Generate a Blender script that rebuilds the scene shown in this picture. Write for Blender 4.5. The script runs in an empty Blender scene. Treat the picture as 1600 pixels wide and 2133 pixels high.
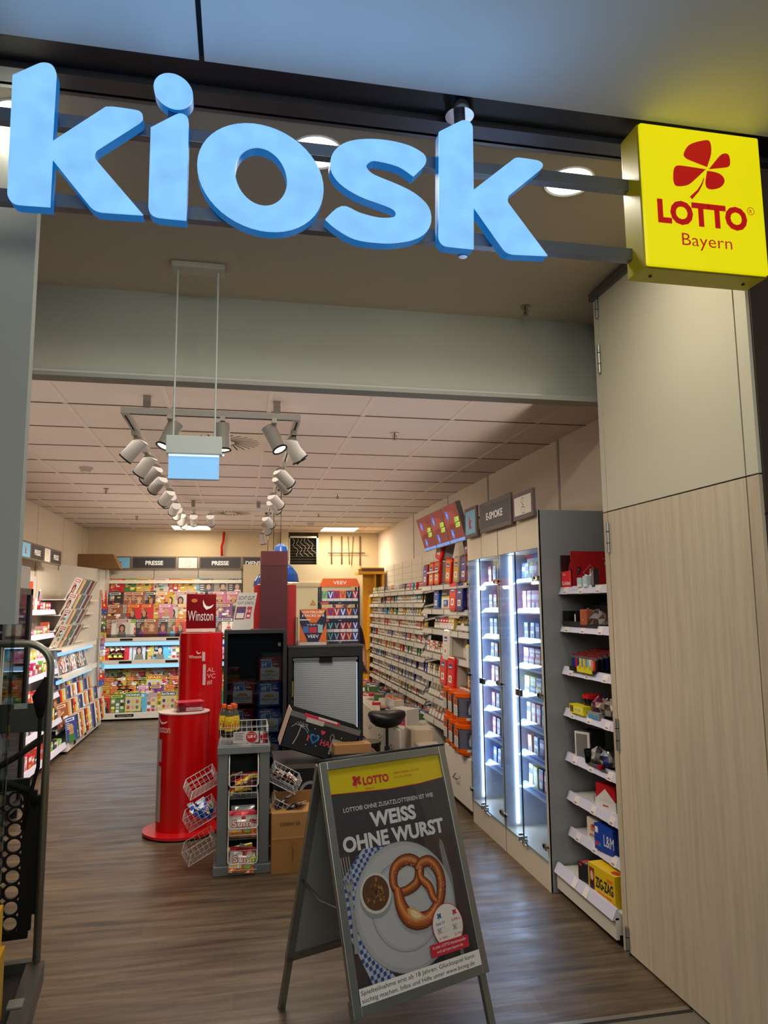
import bpy, math, random
from mathutils import Matrix, Vector, geometry
S = bpy.context.scene
COL = S.collection
# ---------------------------------------------------------------- camera
F, YAW, PIT, ROL, CH = 1498.29, 0.19772754, 0.12746757, -0.00893502, 1.65
_f = Vector((math.sin(YAW)*math.cos(PIT), math.cos(YAW)*math.cos(PIT), math.sin(PIT)))
_r = Vector((math.cos(YAW), -math.sin(YAW), 0)); _u = _r.cross(_f)
R_ = _r*math.cos(ROL)+_u*math.sin(ROL); U_ = -_r*math.sin(ROL)+_u*math.cos(ROL)
cd = bpy.data.cameras.new('camera'); cam = bpy.data.objects.new('camera', cd); COL.objects.link(cam)
cd.sensor_fit = 'HORIZONTAL'; cd.sensor_width = 36; cd.lens = 36*F/1600; cd.clip_start = .05
cam.matrix_world = Matrix(((R_.x, U_.x, -_f.x, 0), (R_.y, U_.y, -_f.y, 0), (R_.z, U_.z, -_f.z, CH), (0, 0, 0, 1)))
S.camera = cam
def P(px, py, ax, v):
    """the point of the place seen at a photograph pixel, on the plane axis=value"""
    d = R_*(px-800)-U_*(py-1066.5)+_f*F
    t = (v-(0, 0, CH)[ax])/d[ax]
    return Vector((0, 0, CH))+d*t
# ---------------------------------------------------------------- light of the place, with added fill lights
w = bpy.data.worlds.new('world'); S.world = w; w.use_nodes = True
w.node_tree.nodes['Background'].inputs[0].default_value = (.75, .85, 1, 1)
w.node_tree.nodes['Background'].inputs[1].default_value = .025
S.view_settings.view_transform = 'Standard'; S.view_settings.look = 'None'; S.view_settings.gamma = 1
S.view_settings.use_curve_mapping = False; S.view_settings.exposure = 0.0
S.cycles.use_denoising = True; S.cycles.use_adaptive_sampling = True; S.cycles.adaptive_threshold = .045; S.cycles.max_bounces = 4; S.cycles.diffuse_bounces = 2; S.cycles.glossy_bounces = 2
S.cycles.transparent_max_bounces = 16; S.cycles.transmission_bounces = 4
S.cycles.caustics_reflective = False; S.cycles.caustics_refractive = False; S.cycles.sample_clamp_indirect = 4
def light(kind, name, loc, power, col, size=.1, size_y=None, target=None, spot=60, parent=None):
    d = bpy.data.lights.new(name, kind); d.energy = power; d.color = col
    if kind == 'AREA':
        d.size = size
        if size_y: d.shape = 'RECTANGLE'; d.size_y = size_y
    elif kind == 'SPOT':
        d.spot_size = math.radians(spot); d.spot_blend = .7; d.shadow_soft_size = size
    else: d.shadow_soft_size = size
    o = bpy.data.objects.new(name, d); COL.objects.link(o); o.location = loc
    if target is not None:
        o.rotation_euler = (Vector(target)-Vector(loc)).to_track_quat('-Z', 'Y').to_euler()
    if parent: o.parent = parent; o.matrix_parent_inverse = Matrix.Translation(-parent.location)
    return o
WARM = (1, .88, .72); NEUT = (1, .93, .82); COOL = (.55, .78, 1)
# shop panel lamps in the ceiling, then two added fill lights
light('AREA', 'shop_ceiling_lamp', (-.75, 11.2, 2.80), 9, WARM, .55, .55, (-.75, 11.2, 0))
light('AREA', 'shop_ceiling_lamp', (1.5, 11.2, 2.80), 22, WARM, .55, .55, (1.5, 11.2, 0))
light('AREA', 'shop_area_fill', (0, 6.3, 2.66), 42, (1, .92, .84), 1.6, 4.2, (0, 6.3, 0))  # added area fill standing in for general ceiling light, no fixture of its own
light('AREA', 'shop_up_fill', (0, 7.1, 2.45), 22, (1, .9, .81), 3.4, 7.0, (0, 7.4, 5))  # added upward fill to brighten the tile ceiling, no fixture there
# added fill lamp for frontal light, unseen in the mall hall behind the camera
light('AREA', 'mall_hall_fill', (.6, -1.6, 3.1), 95, (.96, .98, .92), 3, 2, (.7, 2.8, 1.3))
# ---------------------------------------------------------------- helpers
def lin(c):
    def g(v):
        v = v/255
        return v/12.92 if v <= .04045 else ((v+.055)/1.055)**2.4
    return (g(c[0]), g(c[1]), g(c[2]), 1)
MATS = {}
def mat(key):
    """key 'family' or 'family:strength'; every family reads the mesh colours and adds procedural variation"""
    if key in MATS: return MATS[key]
    fam, _, arg = key.partition(':')
    m = bpy.data.materials.new(key.replace(':', '_')); m.use_nodes = True; n = m.node_tree.nodes; L = m.node_tree.links
    b = n['Principled BSDF']; a = n.new('ShaderNodeAttribute'); a.attribute_name = 'Col'
    L.new(a.outputs['Color'], b.inputs['Base Color'])
    rough = {'matte': .7, 'satin': .42, 'gloss': .18, 'metal': .38, 'chrome': .15, 'print': .45, 'card': .85, 'fabric': .95, 'foil': .2, 'paint': .8, 'skin': .5}.get(fam, .5)
    b.inputs['Roughness'].default_value = rough
    b.inputs['Specular IOR Level'].default_value = .25 if fam in ('matte', 'paint', 'card', 'fabric') else .5
    if fam in ('metal', 'chrome'): b.inputs['Metallic'].default_value = .85 if fam == 'metal' else 1
    if fam == 'foil': b.inputs['Metallic'].default_value = .25
    if fam in ('matte', 'paint', 'metal', 'card', 'fabric'):
        t = n.new('ShaderNodeTexNoise'); t.inputs['Scale'].default_value = {'fabric': 300, 'metal': 60}.get(fam, 25)
        tc = n.new('ShaderNodeTexCoord'); L.new(tc.outputs['Object'], t.inputs['Vector'])
        r = n.new('ShaderNodeMapRange'); r.inputs[3].default_value = rough-.06; r.inputs[4].default_value = rough+.06
        L.new(t.outputs['Fac'], r.inputs[0]); L.new(r.outputs[0], b.inputs['Roughness'])
    if fam == 'emit':
        b.inputs['Roughness'].default_value = .5
        L.new(a.outputs['Color'], b.inputs['Emission Color']); b.inputs['Emission Strength'].default_value = float(arg)
        mx = n.new('ShaderNodeMixRGB'); mx.inputs[0].default_value = .7; mx.inputs[2].default_value = (0, 0, 0, 1)
        L.new(a.outputs['Color'], mx.inputs[1]); L.new(mx.outputs[0], b.inputs['Base Color'])
    if fam == 'letter':
        t = n.new('ShaderNodeTexNoise'); t.inputs['Scale'].default_value = 11; t.inputs['Detail'].default_value = 1
        tc = n.new('ShaderNodeTexCoord'); L.new(tc.outputs['Object'], t.inputs['Vector'])
        r = n.new('ShaderNodeMapRange'); r.inputs[1].default_value = .3; r.inputs[2].default_value = .7; r.inputs[3].default_value = .9; r.inputs[4].default_value = 1.12
        L.new(t.outputs['Fac'], r.inputs[0]); L.new(r.outputs[0], b.inputs['Emission Strength'])
        L.new(a.outputs['Color'], b.inputs['Emission Color']); b.inputs['Base Color'].default_value = (.05, .05, .05, 1)
        for l in list(b.inputs['Base Color'].links): L.remove(l)
    if fam in ('glass', 'acryl'):
        out = n['Material Output']; tr = n.new('ShaderNodeBsdfTransparent'); gl = n.new('ShaderNodeBsdfGlossy'); gl.inputs['Roughness'].default_value = .03
        L.new(a.outputs['Color'], tr.inputs['Color'])
        lw = n.new('ShaderNodeLayerWeight'); lw.inputs[0].default_value = .5
        pw = n.new('ShaderNodeMath'); pw.operation = 'POWER'; pw.inputs[1].default_value = 4; L.new(lw.outputs['Facing'], pw.inputs[0])
        ma = n.new('ShaderNodeMath'); ma.operation = 'MULTIPLY_ADD'; ma.inputs[1].default_value = .6; ma.inputs[2].default_value = .03 if fam == 'glass' else .05; L.new(pw.outputs[0], ma.inputs[0])
        mx = n.new('ShaderNodeMixShader'); L.new(ma.outputs[0], mx.inputs[0]); L.new(tr.outputs[0], mx.inputs[1]); L.new(gl.outputs[0], mx.inputs[2])
        L.new(mx.outputs[0], out.inputs['Surface'])
    if fam == 'floor':
        tc = n.new('ShaderNodeTexCoord')
        br = n.new('ShaderNodeTexBrick'); br.inputs['Scale'].default_value = 1; br.inputs['Brick Width'].default_value = 1.25; br.inputs['Row Height'].default_value = .155
        br.inputs['Mortar Size'].default_value = .0012; br.inputs['Color1'].default_value = (1, 1, 1, 1); br.inputs['Color2'].default_value = (.62, .61, .6, 1); br.inputs['Mortar'].default_value = (.55, .53, .5, 1); br.offset = .37
        L.new(tc.outputs['Object'], br.inputs['Vector'])
        mp = n.new('ShaderNodeMapping'); mp.inputs['Scale'].default_value = (1.0, 11, 1); L.new(tc.outputs['Object'], mp.inputs['Vector'])
        t = n.new('ShaderNodeTexNoise'); t.inputs['Scale'].default_value = 1.6; t.inputs['Detail'].default_value = 8; t.inputs['Roughness'].default_value = .68; t.inputs['Distortion'].default_value = .5
        L.new(mp.outputs[0], t.inputs['Vector'])
        cr = n.new('ShaderNodeValToRGB'); cr.color_ramp.elements[0].position = .3; cr.color_ramp.elements[0].color = lin((56, 45, 32)); cr.color_ramp.elements[1].position = .7; cr.color_ramp.elements[1].color = lin((128, 107, 82))
        L.new(t.outputs['Fac'], cr.inputs[0])
        mu = n.new('ShaderNodeMixRGB'); mu.blend_type = 'MULTIPLY'; mu.inputs[0].default_value = .8
        L.new(cr.outputs[0], mu.inputs[1]); L.new(br.outputs['Color'], mu.inputs[2]); L.new(mu.outputs[0], b.inputs['Base Color'])
        mp2 = n.new('ShaderNodeMapping'); mp2.inputs['Scale'].default_value = (2, 9, 1); L.new(tc.outputs['Object'], mp2.inputs['Vector'])
        t2 = n.new('ShaderNodeTexNoise'); t2.inputs['Scale'].default_value = 1.3; t2.inputs['Detail'].default_value = 5; L.new(mp2.outputs[0], t2.inputs['Vector'])
        r = n.new('ShaderNodeMapRange'); r.inputs[1].default_value = .3; r.inputs[2].default_value = .7; r.inputs[3].default_value = .28; r.inputs[4].default_value = .5
        L.new(t2.outputs['Fac'], r.inputs[0]); L.new(r.outputs[0], b.inputs['Roughness'])
        bp = n.new('ShaderNodeBump'); bp.inputs['Strength'].default_value = .12; bp.inputs['Distance'].default_value = .02
        L.new(t2.outputs['Fac'], bp.inputs['Height']); L.new(bp.outputs[0], b.inputs['Normal'])
    if fam in ('wood', 'tile', 'stone'):
        tc = n.new('ShaderNodeTexCoord'); mp = n.new('ShaderNodeMapping'); mp.inputs['Scale'].default_value = {'wood': (20, 20, 1.0), 'tile': (30, 30, 30), 'stone': (3, 7, 1)}[fam]
        L.new(tc.outputs['Object'], mp.inputs['Vector'])
        t = n.new('ShaderNodeTexNoise'); t.inputs['Scale'].default_value = 1.5; t.inputs['Detail'].default_value = 7; t.inputs['Roughness'].default_value = .62; L.new(mp.outputs[0], t.inputs['Vector'])
        cr = n.new('ShaderNodeValToRGB'); lo, hi = {'wood': ((.8, .79, .78, 1), (1.0, 1.0, 1.0, 1)), 'tile': ((.93, .93, .93, 1), (1, 1, 1, 1)), 'stone': ((.8, .8, .8, 1), (1, 1, 1, 1))}[fam]
        cr.color_ramp.elements[0].position = .28; cr.color_ramp.elements[0].color = lo; cr.color_ramp.elements[1].position = .58; cr.color_ramp.elements[1].color = hi
        L.new(t.outputs['Fac'], cr.inputs[0])
        mu = n.new('ShaderNodeMixRGB'); mu.blend_type = 'MULTIPLY'; mu.inputs[0].default_value = 1
        L.new(a.outputs['Color'], mu.inputs[1]); L.new(cr.outputs[0], mu.inputs[2]); L.new(mu.outputs[0], b.inputs['Base Color'])
        b.inputs['Roughness'].default_value = .6
    MATS[key] = m
    return m
_TX = {}
def glyphs(s, bold):
    k = (s, bold)
    if k not in _TX:
        c = bpy.data.curves.new('t', 'FONT'); c.body = s; c.size = 1; c.resolution_u = 3; c.offset = bold
        o = bpy.data.objects.new('t', c); me = o.to_mesh()
        vs = [(v.co.x, v.co.y) for v in me.vertices]; fs = [tuple(p.vertices) for p in me.polygons]
        o.to_mesh_clear(); bpy.data.objects.remove(o); bpy.data.curves.remove(c)
        x0 = min(v[0] for v in vs); x1 = max(v[0] for v in vs)
        _TX[k] = ([(x-x0, y) for x, y in vs], fs, x1-x0)
    return _TX[k]
CAP = .73
class MB:
    def __init__(s, m='matte'):
        s.v = []; s.f = []; s.c = []; s.mi = []; s.mats = [m]; s.cur = 0; s.T = Matrix.Identity(4); s.sm = []; s.smooth = False
    def m(s, key):
        if key not in s.mats: s.mats.append(key)
        s.cur = s.mats.index(key); return s
    def frame(s, o=(0, 0, 0), ax=(1, 0, 0), ay=(0, 0, 1)):
        ax = Vector(ax).normalized(); ay = Vector(ay).normalized(); az = ax.cross(ay)
        s.T = Matrix(((ax.x, ay.x, az.x, o[0]), (ax.y, ay.y, az.y, o[1]), (ax.z, ay.z, az.z, o[2]), (0, 0, 0, 1))); return s
    def top(s, z=0): return s.frame((0, 0, z), (1, 0, 0), (0, 1, 0))
    def reset(s): s.T = Matrix.Identity(4); return s
    def add(s, vs, fs, col):
        b = len(s.v); s.v += [tuple(s.T@Vector(v)) for v in vs]
        for f in fs: s.f.append([b+i for i in f]); s.c.append(col); s.mi.append(s.cur); s.sm.append(s.smooth)
        return s
    def box(s, x0, x1, y0, y1, z0, z1, col, M=None):
        vs = [(x, y, z) for x in (x0, x1) for y in (y0, y1) for z in (z0, z1)]
        if M: vs = [M@Vector(v) for v in vs]
        return s.add(vs, [(0, 1, 3, 2), (4, 6, 7, 5), (0, 4, 5, 1), (2, 3, 7, 6), (0, 2, 6, 4), (1, 5, 7, 3)], col)
    def hexa(s, b, t, col):      # 4 bottom pts, 4 top pts (counter-clockwise)
        return s.add(list(b)+list(t), [(3, 2, 1, 0), (4, 5, 6, 7), (0, 1, 5, 4), (1, 2, 6, 5), (2, 3, 7, 6), (3, 0, 4, 7)], col)
    def tube(s, pts, r, col, n=8, closed=False):
        pts = [Vector(p) for p in pts]; N = len(pts); vs = []; rr = r if isinstance(r, (list, tuple)) else [r]*N
        sm = s.smooth; s.smooth = True
        prev = None
        for i, p in enumerate(pts):
            if closed: d = pts[(i+1) % N]-pts[i-1]
            else: d = pts[min(i+1, N-1)]-pts[max(i-1, 0)]
            d.normalize()
            if prev is None: a = d.orthogonal().normalized()
            else: a = (prev-d*prev.dot(d)).normalized()
            prev = a; b = d.cross(a)
            vs += [p+(a*math.cos(2*math.pi*k/n)+b*math.sin(2*math.pi*k/n))*rr[i] for k in range(n)]
        fs = []
        for i in range(N if closed else N-1):
            j = (i+1) % N
            fs += [(i*n+k, i*n+(k+1) % n, j*n+(k+1) % n, j*n+k) for k in range(n)]
        if not closed: fs += [tuple(range(n))[::-1], tuple((N-1)*n+k for k in range(n))]
        s.add(vs, fs, col); s.smooth = sm; return s
    def cyl(s, p, r, h, col, n=20, r2=None, axis=None):
        p = Vector(p); d = Vector(axis or (0, 0, 1)).normalized(); r2 = r if r2 is None else r2
        a = d.orthogonal().normalized(); b = d.cross(a)
        vs = [p+(a*math.cos(2*math.pi*k/n)+b*math.sin(2*math.pi*k/n))*r for k in range(n)]+[p+d*h+(a*math.cos(2*math.pi*k/n)+b*math.sin(2*math.pi*k/n))*r2 for k in range(n)]
        sm = s.smooth; s.smooth = True
        s.add(vs, [(k, (k+1) % n, n+(k+1) % n, n+k) for k in range(n)], col); s.smooth = False
        s.add(vs, [tuple(range(n))[::-1], tuple(range(n, 2*n))], col); s.smooth = sm; return s
    def lathe(s, prof, col, n=24, o=(0, 0, 0), sx=1, sy=1):
        vs = []; sm = s.smooth; s.smooth = True
        for r, z in prof: vs += [(o[0]+sx*r*math.cos(2*math.pi*k/n), o[1]+sy*r*math.sin(2*math.pi*k/n), o[2]+z) for k in range(n)]
        for i in range(len(prof)-1):
            c = col[i] if isinstance(col, list) else col
            s.add(vs[i*n:(i+2)*n], [(k, (k+1) % n, n+(k+1) % n, n+k) for k in range(n)], c)
        s.smooth = sm; return s
    def poly(s, pts, col, layer=0, h=0):
        z = layer*.0004
        tri = geometry.tessellate_polygon([[Vector((p[0], p[1], 0)) for p in pts]])
        area = sum(pts[i-1][0]*pts[i][1]-pts[i][0]*pts[i-1][1] for i in range(len(pts)))
        tri = [t if (Vector(pts[t[1]])-Vector(pts[t[0]])).cross(Vector(pts[t[2]])-Vector(pts[t[0]])) > 0 else t[::-1] for t in tri]
        s.add([(p[0], p[1], z) for p in pts], tri, col)
        if h:
            n = len(pts); P2 = pts if area > 0 else pts[::-1]
            s.add([(p[0], p[1], z) for p in P2]+[(p[0], p[1], z-h) for p in P2], [(n+i, n+(i+1) % n, (i+1) % n, i) for i in range(n)], h if isinstance(h, tuple) else col)
            s.add([(p[0], p[1], z-h) for p in pts], [t[::-1] for t in tri], col)
        return s
    def rect(s, u0, v0, u1, v1, col, layer=0):
        z = layer*.0004
        return s.add([(u0, v0, z), (u1, v0, z), (u1, v1, z), (u0, v1, z)], [(0, 1, 2, 3)], col)
    def ell(s, u, v, ru, rv, col, layer=0, n=24, a0=0, a1=360, rot=0):
        pts = [(u, v)] if a1-a0 < 360 else []
        k = n if a1-a0 < 360 else n-1
        c, d = math.cos(rot), math.sin(rot)
        for i in range(k+1):
            a = math.radians(a0+(a1-a0)*i/(n if a1-a0 < 360 else n)); x, y = ru*math.cos(a), rv*math.sin(a)
            pts.append((u+x*c-y*d, v+x*d+y*c))
        return s.add([(x, y, layer*.0004) for x, y in pts], [tuple(range(len(pts)))], col)
    def stroke(s, pts, w, col, layer=0, closed=False):
        z = layer*.0004; n = len(pts); V2 = [Vector(p) for p in pts]; vs = []
        ww = w if isinstance(w, (list, tuple)) else [w]*n
        for i in range(n):
            d = (V2[(i+1) % n]-V2[i-1]) if closed else (V2[min(i+1, n-1)]-V2[max(i-1, 0)])
            d = d.normalized() if d.length > 0 else Vector((1, 0)); q = Vector((-d.y, d.x))*ww[i]/2
            vs += [(V2[i].x+q.x, V2[i].y+q.y, z), (V2[i].x-q.x, V2[i].y-q.y, z)]
        m = n if closed else n-1
        return s.add(vs, [(2*i, 2*i+1, 2*((i+1) % n)+1, 2*((i+1) % n)) for i in range(m)], col)
    def text(s, t, u, v, h, col, layer=1, w=None, al='l', bold=0, slant=0, ext=0):
        """cap height h, optional total width w, baseline v"""
        vs, fs, W = glyphs(t, bold); k = h/CAP; kx = (w/W) if w else k; W2 = W*kx
        x0 = u-(W2/2 if al == 'c' else W2 if al == 'r' else 0)
        return s.add([(x0+x*kx+slant*y*k, v+y*k, layer*.0004) for x, y in vs], fs, col)
    def mesh(s, name):
        me = bpy.data.meshes.new(name); me.from_pydata(s.v, [], s.f)
        a = me.color_attributes.new('Col', 'FLOAT_COLOR', 'CORNER'); d = []; cache = {}
        for f, c in zip(s.f, s.c):
            if c not in cache: cache[c] = lin(c)
            d += cache[c]*len(f)
        a.data.foreach_set('color', d)
        me.polygons.foreach_set('material_index', s.mi); me.polygons.foreach_set('use_smooth', s.sm)
        for k in s.mats: me.materials.append(mat(k))
        me.update(); return me
    def build(s, name, parent=None, loc=(0, 0, 0), rz=0, rx=0, label=None, cat=None, group=None, kind=None, bevel=0):
        o = bpy.data.objects.new(name, s.mesh(name)); COL.objects.link(o)
        o.location = loc; o.rotation_euler = (rx, 0, rz)
        if parent: o.parent = parent
        if bevel:
            b = o.modifiers.new('bevel', 'BEVEL'); b.width = bevel; b.segments = 2; b.limit_method = 'ANGLE'; b.angle_limit = .9
        return tag(o, label, cat, group, kind)
def tag(o, label=None, cat=None, group=None, kind=None):
    for k, v in (('label', label), ('category', cat), ('group', group), ('kind', kind)):
        if v: o[k] = v
    return o
def thing(name, label, cat, loc=(0, 0, 0), rz=0, group=None, rx=0):
    o = bpy.data.objects.new(name, None); COL.objects.link(o); o.empty_display_size = .05
    o.location = loc; o.rotation_euler = (rx, 0, rz)
    return tag(o, label, cat, group)
def copy(o, parent=None, **kw):
    c = o.copy(); COL.objects.link(c)
    if parent: c.parent = parent
    for ch in o.children:
        copy(ch, c)
    if kw:
        c.location = kw.get('loc', c.location); c.rotation_euler = (kw.get('rx', 0), kw.get('ry', 0), kw.get('rz', 0))
        tag(c, kw.get('label'), None, kw.get('group'))
    return c
def item(me, name, label, cat, group, loc, rz=0, rx=0, ry=0):
    o = bpy.data.objects.new(name, me); COL.objects.link(o); o.location = loc; o.rotation_euler = (rx, ry, rz)
    return tag(o, label, cat, group)
_O = 'first second third fourth fifth sixth seventh eighth ninth tenth eleventh twelfth thirteenth fourteenth fifteenth sixteenth seventeenth eighteenth nineteenth'.split()
def nth(i):
    i += 1
    if i < 20: return _O[i-1]
    t = {2: 'twent', 3: 'thirt', 4: 'fort', 5: 'fift', 6: 'sixt'}[i//10]
    return t+'ieth' if i % 10 == 0 else t+'y-'+_O[i % 10-1]
PI = math.pi
WHITE = (235, 232, 226); BLACK = (18, 18, 20); RED = (190, 12, 20)
rnd = random.Random(7)
# ================================================================ THE SETTING
XL, XR, YB, ZC, ZS = -2.32, 2.26, 11.8, 2.83, 3.30
def struct(name, mb, **k): return mb.build(name, kind='structure', **k)
b = MB('floor'); b.box(-2.6, 2.6, 2.88, 12, -.1, 0, (200, 200, 200)); struct('floor', b)
b = MB('stone'); b.box(-6, 7, -6, 2.86, -.1, 0, (122, 112, 98)); struct('floor', b)
b = MB('metal'); b.box(-1.3, 1.83, 2.86, 2.885, -.02, .004, (170, 160, 145)); b.m('matte').box(-1.3, 1.83, 2.845, 2.86, -.02, .001, (52, 48, 44)); struct('trim_1', b)
# suspended tile ceiling with its grid
b = MB('paint'); b.box(-2.5, 2.5, 3.85, 11.9, ZC, ZC+.05, (232, 214, 200))
for k in range(-5, 5):
    x = .157+.585*k
    if XL < x < XR: b.box(x-.014, x+.014, 3.85, 11.8, ZC-.004, ZC, (236, 218, 202))
for k in range(0, 14):
    y = 4.36+.585*k
    if y < YB: b.box(XL, XR, y-.003, y+.003, ZC-.0045, ZC, (105, 88, 78))
struct('ceiling', b)
# plain soffit over the entrance, channel and mall ceiling
b = MB('paint'); b.box(-4, 4, 2.30, 3.80, ZS, ZS+.1, (196, 184, 164)); struct('ceiling', b)
b = MB('metal'); b.box(-5, 6, 2.2, 2.268, ZS-.004, ZS+.1, (92, 94, 102)); b.box(-5, 6, 2.284, 2.30, ZS-.002, ZS+.05, (120, 120, 124))
b.m('matte').box(-5, 6, 2.268, 2.284, ZS+.03, ZS+.1, (8, 8, 9)); b.m('satin').box(-5, 6, 2.07, 2.2, ZS+.018, ZS+.1, (15, 18, 30)); struct('trim_2', b)
sx = P(415, 50, 2, ZS).x
b = MB('paint')
b.box(-6, sx-.008, -5, 2.07, ZS, ZS+.08, (226, 226, 228)); b.box(sx+.008, 7, -5, 2.07, ZS, ZS+.08, (226, 226, 228)); b.box(sx-.008, sx+.008, -5, 2.07, ZS+.02, ZS+.08, (40, 42, 48)); struct('ceiling', b)
b = MB('paint'); b.box(-2.5, 2.5, 3.80, 3.90, ZC-.009, ZS+.05, (192, 194, 180)); b.box(-2.5, 2.5, 3.79, 3.80, ZC-.011, ZC+.02, (205, 205, 196)); struct('wall_bulkhead', b)
wc = (222, 206, 182)
b = MB('paint'); b.box(XL-.1, XL, 3.78, 11.9, 0, 3, wc)
for y in (5.2, 6.45, 7.7, 8.95, 10.2, 11.4): b.box(XL-.01, XL+.004, y-.012, y+.012, 0, ZC, (205, 190, 168))
struct('wall_left', b)
b = MB('paint'); b.box(XR, XR+.1, 3.4, 11.9, 0, 3.2, (238, 222, 200))
for px, py in ((1165, 1000), (1018, 1050), (934, 1075), (862, 1100)):
    y = P(px, py, 0, XR).y; b.box(XR-.006, XR+.01, y-.014, y+.014, 1.9, ZC, (182, 170, 154))
struct('wall_right', b)
b = MB('paint')
g0, g1 = P(602, 1118, 1, YB), P(663, 1176, 1, YB)
b.box(XL-.1, g0.x, YB, YB+.1, 0, 3, (212, 188, 152)); b.box(g1.x, XR+.1, YB, YB+.1, 0, 3, (212, 190, 150)); b.box(g0.x, g1.x, YB, YB+.1, 0, g1.z, (212, 190, 150))
struct('wall_back', b)
# opening above with its dark grille and cables
tg = thing('ventilation_grille', 'dark open ventilation grille with hanging cables high on the back wall', 'grille', (g0.x, YB, g1.z))
W, Hh = g1.x-g0.x, ZC-g1.z
b = MB('matte'); b.box(0, W, .09, .1, 0, Hh, (26, 22, 18)); b.box(0, W, 0, .1, Hh-.05, Hh, (60, 50, 30)); b.build('back_plate', tg)
b = MB('metal')
for x0, x1, z0, z1 in ((0, W, Hh-.09, Hh-.06), (W-.03, W, 0, Hh-.06), (0, .02, 0, Hh-.06)): b.box(x0, x1, -.01, .02, z0, z1, (205, 195, 172))
for k in range(7): b.box(.02, W-.03, .05, .06, .04+k*.045, .052+k*.045, (70, 62, 50))
b.build('frame', tg)
for k in range(5):
    b = MB('matte'); x = .05+k*.07
    b.tube([(x+.03*math.sin(q*1.3+k)+.012*q, -.004+.01*math.sin(q), Hh-.1-q*.032) for q in range(10)], .0035, (190, 176, 148), 5); b.build('cable', tg)
# dark conduits beside it
for px, lean in ((691, 0), (712, 0), (725, 3), (736, -4), (750, 0)):
    a = P(px, 1117, 1, YB-.02); c = P(px+lean, 1178, 1, YB-.02)
    b = MB('matte'); b.tube([a, c], .011 if lean == 0 else .006, (120, 98, 70), 8)
    tag(b.build('conduit'), 'brown conduit on the back wall above the partition, '+{691: 'closest to the grille', 712: 'second from the grille', 725: 'thin, leaning away from the grille', 736: 'thin, leaning towards the grille', 750: 'farthest from the grille'}[px], 'conduit')
a = P(683, 1152, 1, YB-.05); c = P(760, 1152, 1, YB-.05)
b = MB('matte'); b.tube([a, c], .009, (110, 90, 64), 6); tag(b.build('conduit'), 'horizontal rail crossing the brown conduits high on the back wall', 'conduit')
# pier and lower partition wall with a door
q0, q1 = P(585, 1100, 1, YB-.06), P(601, 1100, 1, YB-.06)
b = MB('paint'); b.box(q0.x, q1.x, YB-.06, YB, 0, ZC, (214, 196, 160)); struct('trim_3', b)
YP = 11.45
p0 = P(505, 1300, 1, YP).x; zt = P(690, 1176, 1, YP).z
b = MB('paint'); b.box(p0, 1.75, YP, YP+.06, 0, zt, (206, 188, 152)); struct('wall_partition', b)
d0, d1 = P(617, 1222, 1, YP), P(664, 1222, 1, YP)
dr = tag(bpy.data.objects.new('door_2', None), kind='structure'); COL.objects.link(dr); dr.location = (d0.x, YP, 0)
W = .86
b = MB('satin'); b.box(0, W, -.03, 0, .01, d0.z, (196, 184, 152)); b.build('leaf', dr)
b = MB('matte'); b.box(-.06, 0, -.04, 0, 0, d0.z+.06, (176, 166, 140)); b.box(W, W+.06, -.04, 0, 0, d0.z+.06, (176, 166, 140)); b.box(0, W, -.04, 0, d0.z, d0.z+.06, (176, 166, 140)); b.build('door_frame', dr)
wt = P(652, 1255, 1, YP-.035)
b = MB('print').frame((0, 0, 0)); b.poly([(-.045, 0), (.045, 0), (0, .08)], (60, 40, 20), 0, .002); b.poly([(-.034, .006), (.034, .006), (0, .067)], (222, 160, 60), 1); b.rect(-.004, .024, .004, .048, (30, 20, 10), 2); b.rect(-.004, .011, .004, .018, (30, 20, 10), 2)
b.build('warning_sign', loc=(wt.x, YP-.033, wt.z-.04), label='small orange warning triangle on the beige door behind the counter', cat='sign')
# entrance reveals
b = MB('paint'); b.box(1.85, 4, 2.26, 3.40, 0, ZS, (172, 166, 145)); struct('wall_entrance_right', b)
b = MB('paint'); b.box(1.845, 6, 2.235, 2.26, 0, ZS, (70, 58, 50)); b.m('matte').box(1.84, 6, 2.232, 2.236, 1.957, 1.965, (35, 28, 24)); struct('wall_facade', b)  # facade stands unlit; that shade is put into its dark colour
b = MB('paint'); b.box(-4, -2.0, 3.50, 3.79, 0, ZS, (158, 156, 148)); struct('wall_entrance_left', b)
# the tall door leaf with laminate above and wood below
dl = tag(bpy.data.objects.new('door_1', None), kind='structure'); COL.objects.link(dl); dl.location = (1.83, 3.37, 0)
ys = 2.31-3.37; ze = 2.115
ze = P(1258, 1068, 0, 1.83).z
b = MB('satin'); b.box(0, .04, ys+.004, -.035, ze+.003, 3.25, (214, 207, 182)); b.build('upper_panel', dl)
b = MB('wood'); b.box(0, .04, ys+.004, -.035, .012, ze-.003, (224, 206, 178)); b.build('lower_panel', dl)
b = MB('satin'); b.box(.001, .04, 2.245-3.37, ys-.002, ze+.003, 3.25, (214, 207, 182)); b.m('wood').box(.001, .04, 2.245-3.37, ys-.002, 0.012, ze-.003, (210, 192, 164))
b.m('matte').box(.012, .04, ys-.003, ys+.005, 0, 3.25, (50, 46, 40)); b.box(.01, .04, ys, 0, ze-.004, ze+.004, (60, 54, 46)); b.build('end_panel', dl)
b = MB('satin'); b.box(.002, .04, -.025, .02, ze+.003, 3.25, (214, 207, 182)); b.m('wood').box(.002, .04, -.025, .02, 0, ze-.003, (214, 196, 168)); b.m('matte').box(.012, .04, -.036, -.024, 0, 3.25, (60, 56, 50)); b.build('jamb', dl)
b = MB('metal'); b.box(-.02, .04, 2.27-3.37, .025, 3.245, 3.285, (120, 122, 122)); b.build('top_rail', dl)
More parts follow.
